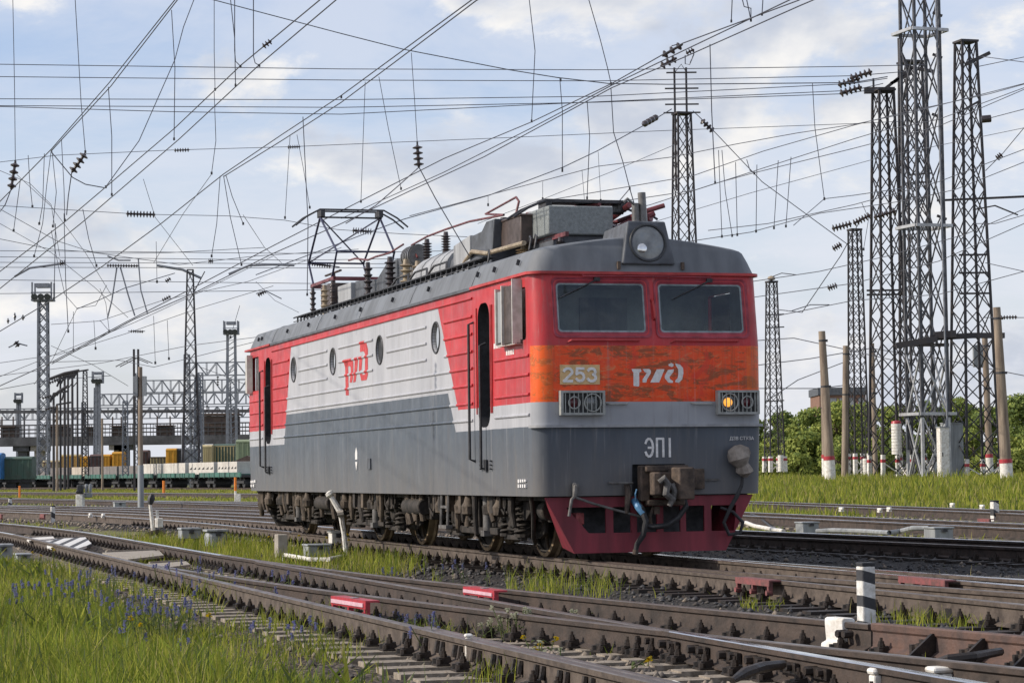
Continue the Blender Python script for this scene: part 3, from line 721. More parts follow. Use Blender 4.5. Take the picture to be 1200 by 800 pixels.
for P in LOGO_SIDE:
    for z in LV+LOWV[:2]:
        for dz in (0,):
            for a, b in spans(P, z): rib(a, b, z, -1, mr, 0.0305, 0.028)
for P in LOGO_SIDE: mr.prism(P, 'y', -HW-0.0045, -HW+0.01)
mr.build('railway_emblem', M['letterred'], loco, angle=0)
# front ledge and red gutter
def band(name, mats, z0, z1, out, zt=None, xlim=None, xf=XF):
    b_ = MB(); o1 = [p for p in outline(xf, HW, 0.21, -out)]; o2 = [p for p in outline(xf, HW, 0.21, 0.02)]
    if xlim is not None:
        keep = [i for i in range(len(o1)) if o1[i][0] > xlim]
        # order from the right-hand side round the front to the left-hand side
        keep = [i for i in keep if i >= 27]+[i for i in keep if i < 9]
        a = [(xlim, -HW-out)]+[o1[i] for i in keep]+[(xlim, HW+out)]; c = [(xlim, -HW+0.02)]+[o2[i] for i in keep]+[(xlim, HW-0.02)]
    rings = [[(q[0], q[1], z0), (q[0], q[1], z1), (r_[0], r_[1], z1), (r_[0], r_[1], z0)] for q, r_ in zip(a, c)]
    b_.loft(rings); return b_.build(name, mats, loco)
band('front_ledge', [mat('ledge_grey', (0.30, 0.305, 0.315), 0.6, scale=6, var=0.2)], 1.755, 1.79, 0.035, xlim=-0.02)
band('gutter', [M['redgutter']], 3.775, 3.812, 0.045, xlim=-2.80, xf=0.065)
mb = MB(); mb.bx(-17.75, -2.82, -HW-0.035, -HW+0.05, 3.77, 3.81); mb.bx(-17.75, -2.82, HW-0.05, HW+0.035, 3.77, 3.81); mb.build('gutter', M['roofdark'], loco)
mb = MB(); mb.bx(-20.5, -17.77, -HW-0.05, -HW+0.02, 3.776, 3.812); mb.bx(-20.5, -17.77, HW-0.02, HW+0.05, 3.776, 3.812); mb.bx(-20.55, -20.3, -HW, HW, 3.776, 3.812); mb.build('gutter', M['redgutter'], loco)
# roof
mb = MB(); rings = []
def rring(z, ix, iy):
    hw = HW+0.012-iy; xf = 0.075-ix; xr = XR+0.125+ix; r = max(0.05, min(0.27, hw*0.5)); o = []
    for (cx, cy, a0) in [(xf-r, hw-r, 0), (xr+r, hw-r, 90), (xr+r, -hw+r, 180), (xf-r, -hw+r, 270)]:
        for k in range(9):
            a = R(a0+90*k/8); o.append((cx+r*math.cos(a), cy+r*math.sin(a), z))
    return o
for z, ix, iy in [(3.812, 0.0, 0.0), (3.98, 0.045, 0.065), (4.10, 0.075, 0.125), (4.125, 0.08, 0.16), (4.15, 0.085, 0.24), (4.18, 0.09, 0.40), (4.225, 0.10, 0.68), (4.26, 0.11, 0.95), (4.285, 0.13, 1.2), (4.295, 0.22, 1.4)]:
    rings.append(rring(z, ix, iy))
mb.loft(rings); mb.build('roof', M['roof'], loco, angle=18)
mb = MB()
for x in (-0.55, -1.7, -2.55, -5.3, -7.6, -9.9, -11.9, -14.2, -16.2, -19.2, -18.85):
    mb = MB(); mb.box((x, -HW+0.01, 3.975), (0.03, 0.045, 0.075), rx=-0.3); mb.build('roof_hook', M['dark'], loco, angle=0)
# roof seams
for x in (-2.8, -6.4, -9.9, -13.4, -17.7):
    for sy in (-1, 1):
        mb = MB(); mb.tube([(x, sy*(HW+0.012), 3.83), (x, sy*(HW-0.05), 3.98), (x, sy*(HW-0.112), 4.10), (x, sy*(HW-0.228), 4.155), (x, sy*1.0, 4.222)], 0.009, 4); mb.build('roof_seam', M['roofgear'], loco)
# front windows
for q in (WINL, WINR):
    y0, y1, z0, z1 = q; cy, cz = (y0+y1)/2, (z0+z1)/2; sl_ = -0.146
    def fx(z): return XF+(z-2.84)*(-0.1458)
    fr = MB(); outer = rrect(cy, cz, y1-y0+0.09, z1-z0+0.085, 0.08); inner = rrect(cy, cz, y1-y0-0.055, z1-z0-0.065, 0.05)
    n = len(outer)
    vs = [(fx(b)+0.014, a, b) for a, b in outer]+[(fx(b)-0.018, a, b) for a, b in inner]+[(fx(b)-0.012, a, b) for a, b in outer]+[(fx(b)-0.06, a, b) for a, b in inner]
    fs = []
    for k in range(n):
        j = (k+1) % n; fs += [(k, j, n+j, n+k), (2*n+k, 2*n+j, j, k), (n+k, n+j, 3*n+j, 3*n+k)]
    fr.add(vs, fs); f = fr.build('window_frame', M['winframe'], loco)
    sm = MB(); inn2 = rrect(cy, cz, y1-y0-0.10, z1-z0-0.11, 0.04)
    vs = [(fx(b)-0.019, a, b) for a, b in inner]+[(fx(b)-0.024, a, b) for a, b in inn2]
    sm.add(vs, [(k, (k+1) % n, n+(k+1) % n, n+k) for k in range(n)]); sm.build('window_seal', M['seal'], f)
    g = MB(); g.add([(fx(b)-0.028, a, b) for a, b in inner], [tuple(range(n))]); g.build('pane', M['glass'], f, angle=None)
    wp = MB(); yb = cy+(0.13 if cy > 0 else -0.05)   # wiper arm, parked along the top
    wp.tube([(fx(z1)+0.03, yb, z1+0.02), (fx(z1)+0.035, yb-0.07, z1-0.02), (fx(3.5)+0.02, yb-0.52, 3.46)], [0.014, 0.011, 0.008], 5)
    wp.box((fx(z1)+0.022, yb, z1+0.02), (0.04, 0.08, 0.05)); wp.build('wiper', M['black'], f)
    hr = MB(); z_ = 2.895; a0, a1 = (cy-0.46, cy+0.47) if cy < 0 else (cy-0.43, cy+0.46)
    hr.tube([(fx(z_)-0.01, a0-0.06, z_-0.035), (fx(z_)+0.045, a0, z_), (fx(z_)+0.045, a1, z_), (fx(z_)-0.01, a1+0.03, z_)], 0.014, 6); hr.build('grab_rail', M['redgutter'], loco)
hr = MB(); hr.tube([(0.10, 0.055, 3.45), (0.16, 0.055, 3.42), (0.175, 0.07, 3.30), (0.19, 0.07, 3.20), (0.14, 0.07, 3.17)], 0.016, 6); hr.build('grab_rail', M['redgutter'], loco)
mb = MB(); mb.tube([(0.10, -0.9, 3.78), (0.12, -0.9, 3.75), (0.11, -0.3, 3.755), (0.11, 0.3, 3.755), (0.12, 0.9, 3.75), (0.10, 0.9, 3.78)], 0.009, 5); mb.build('drip_rail', M['winframe'], loco)
# cab interior
mb = MB(); mb.bx(-0.62, -0.12, -1.35, 1.35, 1.72, 2.72); mb.prism([(-0.75, 2.72), (-0.12, 2.86), (-0.12, 2.72)], 'y', -1.3, 1.3); mb.build('control_desk', M['interior'], loco)
for yy in (-0.7, 0.66):
    mb = MB(); mb.bx(-1.45, -1.0, yy-0.25, yy+0.25, 2.15, 2.28); mb.box((-1.48, yy, 2.62), (0.12, 0.46, 0.72), ry=-0.1); mb.box((-1.5, yy, 3.03), (0.1, 0.3, 0.16)); mb.cyl((-1.25, yy, 1.71), (-1.25, yy, 2.15), 0.06, 10)
    mb.build('cab_seat', M['black'], loco, bevel=0.03)
mb = MB(); mb.bx(-1.745, -1.72, -0.35, 0.35, 1.75, 3.6); mb.bx(-1.74, -1.70, -0.98, -0.9, 1.75, 3.5); mb.bx(-1.74, -1.70, -1.25, -1.18, 1.75, 3.5); mb.build('cab_rear_door', M['greybox'], loco)
# side cab windows: open sliding panes standing proud
for sy in (-1, 1):
    for xc in ((-0.62, -19.58) if sy < 0 else (-1.18, -19.2)):
        fr = MB(); y = sy*HW
        if xc > -5 and sy < 0:
            fr.bx(xc-0.60, xc-0.555, y+sy*0.002, y+sy*0.13, 2.90, 3.66, 0); fr.bx(xc-0.555, xc-0.2, y+sy*0.085, y+sy*0.10, 2.93, 3.62, 2)
            fr.bx(xc-0.20, xc-0.165, y+sy*0.002, y+sy*0.16, 2.88, 3.68, 0); fr.bx(xc-0.165, xc+0.24, y+sy*0.11, y+sy*0.125, 2.90, 3.66, 1); fr.bx(xc+0.24, xc+0.27, y+sy*0.002, y+sy*0.14, 2.88, 3.74, 0)
            fr.bx(xc-0.58, xc+0.27, y+sy*0.002, y+sy*0.10, 2.875, 2.90, 0); fr.bx(xc-0.6, xc+0.27, y+sy*0.001, y+sy*0.03, 2.88, 2.94, 1)
        else:
            if sy < 0: fr.bx(xc-0.62, xc-0.30, y+sy*0.05, y+sy*0.09, 2.90, 3.66, 0)
            fr.bx(xc-0.30, xc-0.27, y+sy*0.002, y+sy*0.12, 2.88, 3.68, 0); fr.bx(xc-0.62, xc-0.28, y+sy*0.002, y+sy*0.05, 2.875, 2.92, 0)
        fr.build('side_window_screen', [M['alu'], M['brownbox'], M['greybox']], loco, angle=0)
        g = MB(); g.bx(xc-0.41, xc+0.41, y-sy*0.05, y-sy*0.045, 2.94, 3.61); g.build('side_window', M['glass'], loco, angle=0)
# doorways with handrails
for xc in (-2.235, -18.16):
    for sy in (-1, 1):
        y = sy*HW
        dm = MB(); dm.bx(xc-0.27, xc+0.27, sy*1.30, sy*1.33, 1.83, 3.53); d_ = dm.build('door', M['black'], loco, angle=0)  # black panel stands for the shade inside the open doorway
        gm = MB(); gm.prism(rrect(xc, 3.2, 0.34, 0.48, 0.06), 'y', sy*1.331, sy*1.337); gm.build('door_window', M['glassport'], d_, angle=0)
        for dx, z0, z1 in ((-0.52, 1.37, 3.28), (0.06, 1.25, 2.95)):
            h_ = MB(); h_.tube([(xc+dx, y-sy*0.01, z1+0.03), (xc+dx, y+sy*0.075, z1), (xc+dx, y+sy*0.075, z0), (xc+dx, y-sy*0.01, z0-0.03)], 0.02, 8); h_.build('handrail', M['black'], loco)
        st_ = MB(); st_.bx(xc+0.0, xc+0.14, y+sy*0.002, y+sy*0.03, 1.20, 1.36)
        for k in (-0.2, 0.3):
            for j in range(3): st_.bx(xc+k, xc+k+0.05, y+sy*0.002, y+sy*0.03, 1.22+j*0.055, 1.24+j*0.055)
        st_.build('step_hole', M['black'], loco, angle=0)
        rl = MB()
        for dx in (-0.36, 0.36, 0.42):
            rl = MB(); rl.bx(xc+dx, xc+dx+0.022, y+sy*0.001, y+sy*0.016, 2.0, 3.5); rl.build('door_runner', M['redgutter'], loco, angle=0)
for sy in (-1, 1):
    for i, (a, b) in enumerate(PORT):
        p = MB(); y = sy*HW
        p.lathe([(0.216, -0.03), (0.216, 0.012), (0.236, 0.018), (0.246, 0.010), (0.246, -0.01)], (a, y, b), (0, sy, 0), 28, caps=False); o = p.build('porthole_frame', M['dark'], loco)
        g = MB(); g.prism(circ(a, b, 0.2155), 'y', y-sy*0.03, y-sy*0.025); g.build('porthole_pane', M['black'] if i == 2 else M['glassport'], o, angle=0)
# marks on the side
mb = MB()
mb.prism([(-10.33, 1.43), (-10.17, 1.43), (-10.17, 1.54), (-10.25, 1.64), (-10.33, 1.54)], 'y', -HW-0.004, -HW+0.02); mb.prism([(-10.33, 1.39), (-10.25, 1.24), (-10.17, 1.39)], 'y', -HW-0.004, -HW+0.02)
mb.build('lifting_mark', M['letter'], loco, angle=0)
mb = MB(); mb.bx(-9.38, -9.16, -HW-0.02, -HW+0.02, 1.26, 1.44); mb.build('socket_box', M['roofdark'], loco, angle=0)
mb = MB()
for k, (a, b) in enumerate([(-20.1, 1.02), (-19.9, 1.02), (-19.7, 1.03), (-20.1, 0.94), (-19.85, 0.94)]): mb.bx(a, a+0.13, -HW-0.012, -HW+0.02, b, b+0.055)
for k, a in enumerate([-0.62, -0.52, -0.42, -0.32]): mb.bx(a, a+0.06, -HW-0.012, -HW+0.02, 1.04+0.004*k, 1.085); mb.bx(a, a+0.05, -HW-0.012, -HW+0.02, 0.975, 1.02)
mb.build('stencil_mark', M['letter'], loco, angle=0)
mb = MB(); cx_, cz_ = -1.52, 3.22; mb.lathe([(0.14, 0.0), (0.14, 0.008), (0.13, 0.009)], (cx_, -HW, cz_), (0, -1, 0), 20); o = mb.build('depot_emblem', M['letterred'], loco)
mb = MB()
for a, b, c, d in [(-0.08, 0.02, 0.16, 0.05), (-0.06, -0.06, 0.12, 0.05), (-0.11, 0.09, 0.2, 0.012), (-0.10, -0.10, 0.2, 0.012)]: mb.bx(cx_+a, cx_+a+c, -HW-0.0125, -HW-0.0095, cz_+b, cz_+b+d)
for k in range(5): mb.bx(-1.72+k*0.085, -1.66+k*0.085, -HW-0.004, -HW+0.01, 2.88, 2.95)
for k in range(4): mb.bx(-1.12+k*0.1, -1.05+k*0.1, -HW-0.004, -HW+0.01, 2.76, 2.83)
mb.build('small_lettering', M['letter'], loco, angle=0)

# ---- front: plate, lettering, lamps
def ribbon(mb, pts, wd, x0, x1, mi=0):
    """flat stroke in the y-z plane"""
    for i in range(len(pts)-1):
        a, b = np.array(pts[i], float), np.array(pts[i+1], float); d = b-a; l_ = np.linalg.norm(d)
        if l_ < 1e-6: continue
        d /= l_; n_ = np.array([-d[1], d[0]])*wd/2; e = d*wd*0.32; k = 0.0006*(i % 3)
        mb.prism([tuple(a-e+n_), tuple(a-e-n_), tuple(b+e-n_), tuple(b+e+n_)], 'x', x0, x1+k, mi)
def arc(cx, cy, rx, ry, a0, a1, n=9): return [(cx+rx*math.cos(R(a0+(a1-a0)*k/n)), cy+ry*math.sin(R(a0+(a1-a0)*k/n))) for k in range(n+1)]
GL = {'2': [arc(.5, .72, .45, .28, 165, -20, 8)+[(.05, 0), (.95, 0)]], '5': [[(.9, 1), (.2, 1), (.12, .56)]+arc(.48, .34, .45, .33, 105, -150, 9)],
      '3': [arc(.47, .75, .40, .25, 160, -70, 7)+arc(.47, .27, .45, .27, 70, -160, 8)], '1': [[(.3, 0), (.3, 1)]],
      'E_rev': [arc(.42, .5, .48, .5, 150, -150, 12), [(.35, .5), (.88, .5)]], 'P_cyr': [[(.08, 0), (.08, 1), (.85, 1), (.85, 0)]]}
def write(mb, s, y, z, h, wd, adv, x0, x1, stroke):
    for ch in s:
        for st in GL[ch]: ribbon(mb, [(y+p[0]*wd, z+p[1]*h) for p in st], stroke, x0, x1)
        y += adv*(0.5 if ch == '1' else 1)
xs = XF
mb = MB(); mb.bx(xs-0.01, xs+0.012, -1.265, -0.715, 2.315, 2.575); pl = mb.build('number_plate', M['cream'], loco, bevel=0.004)
mb = MB(); write(mb, '253', -1.22, 2.36, 0.165, 0.125, 0.165, xs+0.012, xs+0.024, 0.034); mb.build('number', M['letter'], pl, angle=0)
LOGO_F = [[(150,258),(310,258),(325,300),(285,322),(285,555),(265,565),(185,555),(185,325),(165,300)], [(345,258),(460,258),(490,285),(490,330),(420,440),(410,495),(345,495),(345,440),(420,330),(385,315)],
          [(595,262),(730,262),(635,495),(480,495)], [(790,275),(895,262),(885,310),(815,400),(830,440),(880,470),(875,500),(800,500),(735,420),(735,375)],
          [(800,175),(850,152),(890,175),(885,215),(850,225),(800,200)], [(920,160),(1000,180),(1055,240),(1062,330),(1040,440),(980,500),(920,490),(920,460),(960,420),(975,340),(970,260),(925,190)]]
mb = MB()
for P in LOGO_F: mb.prism([tuple(frontpt(730+a/15, 415+b/15, XF)[[1, 2]]) for a, b in P], 'x', XF-0.01, XF+0.004)
mb.build('railway_emblem', M['letter'], loco, angle=0)
mb = MB(); x_ = 0.172; y = -0.085
for ch, a in (('E_rev', 0.15), ('P_cyr', 0.155), ('1', 0.1)):
    for st in GL[ch]: ribbon(mb, [(y+p[0]*0.115, 1.365+p[1]*0.235) for p in st], 0.03, x_, x_+0.016)
    y += a
mb.build('class_lettering', M['letter'], loco, angle=0)
fc = bpy.data.curves.new('depot_lettering', 'FONT'); fc.body = 'ДЗВ СТУЗА'; fc.size = 0.062; fc.extrude = 0.003
fo = bpy.data.objects.new('depot_lettering', fc); COL.objects.link(fo); bpy.context.view_layer.update()
fme = bpy.data.meshes.new_from_object(fo.evaluated_get(bpy.context.evaluated_depsgraph_get())); bpy.data.objects.remove(fo)
fo = bpy.data.objects.new('depot_lettering', fme); COL.objects.link(fo); fo.parent = loco; fo.location = (0.192, 1.10, 1.575); fo.rotation_euler = (R(90), 0, R(90)); fme.materials.clear(); fme.materials.append(M['letter'])
for y0, y1, big, small, lit in ((-1.285, -0.675, -0.845, -1.10, False), (0.905, 1.50, 1.075, 1.325, True)):
    mb = MB(); z0, z1 = 1.915, 2.235; xo = xs+0.10
    mb.bx(xs-0.01, xo, y0, y1, z0, z0+0.03); mb.bx(xs-0.01, xo, y0, y1, z1-0.03, z1); mb.bx(xs-0.01, xo, y0, y0+0.035, z0+0.03, z1-0.03); mb.bx(xs-0.01, xo, y1-0.035, y1, z0+0.03, z1-0.03)
    mb.bx(xs-0.01, xs+0.02, y0+0.035, y1-0.035, z0+0.03, z1-0.03, 1)
    lm = mb.build('buffer_lamp', [M['lampframe'], M['lampdark']], loco, angle=0)
    mb = MB()
    for k in range(9):
        yy = y0+0.035+(y1-y0-0.07)*(k+0.5)/9; mb.bx(xs+0.085, xs+0.092, yy-0.006, yy+0.006, z0+0.03, z1-0.03)
    mb.build('lamp_grille', M['lampframe'], lm, angle=0)
    for yy, r_ in ((big, 0.115), (small, 0.078)):
        mb = MB(); zc = (z0+z1)/2; mb.tube([(xs+0.094, a, b) for a, b in circ(yy, zc, r_, 20)]+[(xs+0.094, yy+r_, zc)], 0.010, 5, caps=False); mb.build('lamp_ring', M['lampframe'], lm)
        mb = MB(); mb.lathe([(r_*0.9, 0.0), (r_*0.8, 0.03), (r_*0.4, 0.05), (0.004, 0.055)], (xs+0.021, yy, zc), (1, 0, 0), 20); mb.build('lens', M['lens'] if r_ > 0.1 else M['redlens'], lm)
        if lit and r_ > 0.1:
            mb = MB(); mb.lathe([(0.068, 0.0), (0.058, 0.03), (0.03, 0.045), (0.004, 0.05)], (xs+0.045, yy-0.015, zc), (1, 0, 0), 16); mb.build('bulb', M['litlamp'], lm)
    hr = MB(); a0 = y1+0.03 if not lit else y0-0.35; hr.tube([(xs-0.01, a0, 2.075), (xs+0.05, a0+0.04, 2.055), (xs+0.05, a0+0.28, 2.055), (xs-0.01, a0+0.31, 2.07)], 0.013, 6); hr.build('grab_rail', M['lampframe'], loco)
# headlight
mb = MB(); zb, zt = 3.915, 4.50; c0 = 0.035
P0 = [(0.10, c0-0.375, zb), (0.10, c0+0.375, zb), (0.02, c0+0.265, zt), (0.02, c0-0.265, zt)]
P1 = [(-1.05, c0-0.375, zb+0.05), (-1.05, c0+0.375, zb+0.05), (-1.0, c0+0.25, zt-0.04), (-1.0, c0-0.25, zt-0.04)]
mb.add(P0+P1, [(0, 1, 2, 3), (7, 6, 5, 4), (0, 4, 5, 1), (1, 5, 6, 2), (2, 6, 7, 3), (3, 7, 4, 0)]); hd = mb.build('headlight_housing', M['roofdark'], loco, angle=0, bevel=0.02)
zc = 4.205; ax = Vector((1, 0, 0.135)).normalized()
mb = MB(); mb.lathe([(0.245, -0.05), (0.262, 0.01), (0.255, 0.026), (0.235, 0.024), (0.222, -0.01)], (0.055, c0, zc), ax, 30); mb.build('headlight_rim', M['lampdark'], hd)
mb = MB(); mb.lathe([(0.232, -0.03), (0.228, 0.0), (0.17, 0.014), (0.09, 0.020), (0.002, 0.022)], (0.058, c0, zc), ax, 30); mb.build('headlight_glass', M['lens'], hd)
mb = MB(); mb.lathe([(0.075, 0.0), (0.06, 0.010), (0.02, 0.014), (0.002, 0.015)], (0.078, c0-0.085, zc-0.07), ax, 12); mb.build('reflector', M['reflector'], hd)
mb = MB(); mb.box((0.075, c0-0.42, 3.90), (0.05, 0.04, 0.1)); mb.build('roof_bracket', M['coupler'], loco); mb = MB(); mb.box((0.075, c0+0.48, 3.90), (0.05, 0.04, 0.1)); mb.build('roof_bracket', M['coupler'], loco)
mb = MB(); mb.cyl((-0.80, 0.30, 4.30), (-0.82, 0.27, 4.98), 0.055, 12); mb.cyl((-0.8, 0.17, 4.3), (-0.8, 0.17, 4.83), 0.05, 10); mb.tube([(-0.8, 0.17, 4.8), (-0.7, 0.02, 4.88), (-0.7, -0.03, 4.83)], 0.02, 6); mb.build('horn', M['insulgrey'], loco)
# ---- plough, coupler, hoses
mb = MB(); x0, x1 = 0.06, 0.10
zT, zM1, zM0, zB = 0.845, 0.71, 0.37, 0.11
def ye(z): return 1.46-(0.845-z)/(0.845-0.11)*0.40
def quad(a0, a1, b0, b1, z0, z1, xa=x0, xb=x1): mb.prism([(a0, z0), (a1, z0), (b1, z1), (b0, z1)], 'x', xa, xb)
quad(-ye(zM1), ye(zM1), -ye(zT), ye(zT), zM1, zT); quad(-ye(zB), ye(zB), -ye(zM0), ye(zM0), zB, zM0)
for a0, a1, b0, b1 in ((-ye(zM0), -0.86, -ye(zM1), -1.17), (-0.62, -0.52, -0.62, -0.52), (-0.27, -0.19, -0.27, -0.19), (0.09, 0.18, 0.09, 0.18), (0.42, 0.50, 0.42, 0.50), (0.76, 0.86, 0.76, 0.86), (1.18, ye(zM0), 1.22, ye(zM1))):
    quad(a0, a1, b0, b1, zM0, zM1)
for sy in (-1, 1):
    mb.add([(x0, sy*ye(zT), zT), (x0, sy*ye(zB), zB), (-0.55, sy*1.02, zB+0.06), (-0.62, sy*1.22, zT)], [(0, 1, 2, 3)] if sy < 0 else [(3, 2, 1, 0)])
    mb.add([(x0-0.03, sy*(ye(zT)-0.03), zT), (x0-0.03, sy*(ye(zB)-0.03), zB), (-0.55, sy*0.99, zB+0.06), (-0.62, sy*1.19, zT)], [(3, 2, 1, 0)] if sy < 0 else [(0, 1, 2, 3)])
mb.bx(x1, x1+0.06, -0.30, 0.52, 0.80, 0.845)
mb.build('snow_plough', M['plough'], loco, angle=0)
mb = MB(); mb.bx(-0.35, -0.3, -1.0, 1.0, 0.36, 0.84); mb.build('plough_backing', M['dark'], loco, angle=0)
# automatic coupler in its niche
mb = MB(); c0 = 0.12
mb.bx(-0.2, 0.45, c0-0.16, c0+0.16, 0.82, 1.16); mb.prism([(0.3, c0+0.02), (0.72, c0+0.06), (0.74, c0+0.27), (0.45, c0+0.30), (0.3, c0+0.2)], 'z', 0.80, 1.22)
mb.prism([(0.3, c0-0.20), (0.50, c0-0.26), (0.68, c0-0.28), (0.70, c0-0.19), (0.5, c0-0.10), (0.42, c0+0.0), (0.3, c0+0.0)], 'z', 0.86, 1.16)
mb.bx(0.18, 0.33, c0-0.33, c0-0.2, 0.78, 1.25); mb.bx(0.28, 0.40, c0-0.28, c0+0.32, 1.16, 1.25); mb.bx(0.20, 0.36, c0-0.25, c0+0.28, 0.72, 0.80)
mb.build('coupler', M['coupler'], loco, bevel=0.02)
mb = MB(); mb.tube([(0.72, c0-0.22, 1.03), (0.74, c0-0.16, 1.08), (0.72, c0-0.10, 1.0), (0.70, c0-0.12, 0.88), (0.68, c0-0.02, 0.80), (0.66, c0-0.06, 0.72)], [0.035, 0.05, 0.05, 0.05, 0.05, 0.035], 8); mb.tube([(0.62, c0, 1.0), (0.66, c0+0.02, 0.9), (0.62, c0+0.0, 0.78)], 0.04, 8); mb.build('coupler_knuckle', M['undergrey'], loco)
mb = MB(); mb.bx(0.17, 0.22, 0.47, 0.73, 0.93, 1.20); mb.bx(0.17, 0.30, 0.47, 0.52, 0.90, 1.22); mb.build('coupler_side_plate', M['coupler'], loco, bevel=0.01)
mb = MB(); mb.tube([(0.19, -0.60, 1.03), (0.26, -0.58, 1.02), (0.26, -0.30, 1.02), (0.19, -0.28, 1.02)], 0.016, 6); mb.bx(0.17, 0.19, 0.70, 0.95, 1.04, 1.065); mb.build('shunter_handle', M['undergrey'], loco)
mb = MB(); mb.tube([(0.17, -1.08, 1.02), (0.24, -1.08, 0.98), (0.25, -1.10, 0.85), (0.25, -1.14, 0.82), (0.25, -1.18, 0.60)], [0.03, 0.035, 0.03, 0.022, 0.02], 8); mb.tube([(0.25, -1.08, 0.84), (0.26, -0.85, 0.76), (0.27, -0.5, 0.66), (0.27, -0.2, 0.58)], 0.017, 6); mb.box((0.2, -1.07, 0.96), (0.07, 0.08, 0.12)); mb.build('uncoupling_lever', M['undergrey'], loco)
mb = MB(); mb.tube([(0.2, -0.36, 1.0), (0.26, -0.36, 0.9), (0.26, -0.38, 0.72), (0.28, -0.40, 0.62)], [0.04, 0.045, 0.035, 0.025], 8); mb.build('lever_bracket', M['coupler'], loco)
mb = MB(); mb.tube([(0.22, -0.24, 0.78), (0.35, -0.21, 0.68), (0.40, -0.17, 0.52), (0.36, -0.20, 0.34), (0.32, -0.27, 0.22), (0.30, -0.29, 0.12)], [0.045, 0.045, 0.04, 0.04, 0.036, 0.03], 10, 0)
h_ = mb.build('brake_hose', M['rubber'], loco)
mb = MB(); mb.tube([(0.22, -0.27, 0.79), (0.34, -0.25, 0.70), (0.37, -0.20, 0.62)], [0.046, 0.048, 0.042], 10); mb.tube([(0.3, -0.27, 0.76), (0.36, -0.3, 0.88), (0.36, -0.28, 0.94)], 0.012, 5); mb.build('hose_wrap', M['bluecap'], h_)
mb = MB(); mb.cyl((0.305, -0.285, 0.15), (0.30, -0.29, 0.09), 0.038, 8); mb.build('hose_head', M['coupler'], h_)
mb = MB(); mb.tube([(0.2, 0.44, 0.80), (0.32, 0.42, 0.70), (0.34, 0.30, 0.56), (0.34, 0.14, 0.46), (0.32, -0.05, 0.44), (0.28, -0.12, 0.46)], 0.038, 10); h2 = mb.build('brake_hose', M['rubber'], loco)
mb = MB(); mb.tube([(0.14, 0.02, 0.8), (0.26, -0.02, 0.7), (0.3, -0.08, 0.58), (0.27, -0.05, 0.46)], 0.022, 8); mb.box((0.26, 0.02, 0.66), (0.08, 0.08, 0.1)); mb.build('air_pipe', M['coupler'], loco)
mb = MB(); mb.box((-0.02, -0.98, 0.56), (0.14, 0.14, 0.16), rz=0.4); mb.tube([(-0.05, -0.98, 0.5), (0.04, -0.96, 0.44)], 0.05, 8); mb.build('air_valve', mat('valve_red', (0.22, 0.05, 0.05), 0.7, scale=9, var=0.4), loco, bevel=0.02)
mb = MB(); mb.tube([(0.2, 1.22, 1.42), (0.27, 1.2, 1.40), (0.29, 1.2, 1.32), (0.28, 1.24, 1.24), (0.27, 1.28, 1.16), (0.24, 1.27, 1.10)], [0.10, 0.16, 0.15, 0.09, 0.12, 0.06], 9); mb.build('wrapped_socket', M['cloth'], loco)
mb = MB(); mb.tube([(0.24, 1.26, 1.12), (0.26, 1.24, 0.98), (0.24, 1.18, 0.84), (0.26, 1.06, 0.66), (0.24, 0.98, 0.48), (0.22, 1.06, 0.32), (0.22, 1.22, 0.34), (0.22, 1.26, 0.48), (0.22, 1.12, 0.62), (0.2, 0.95, 0.68)], [0.022, 0.022, 0.03, 0.028, 0.025, 0.025, 0.025, 0.025, 0.022, 0.02], 8); mb.build('jumper_cable', M['rubber'], loco)
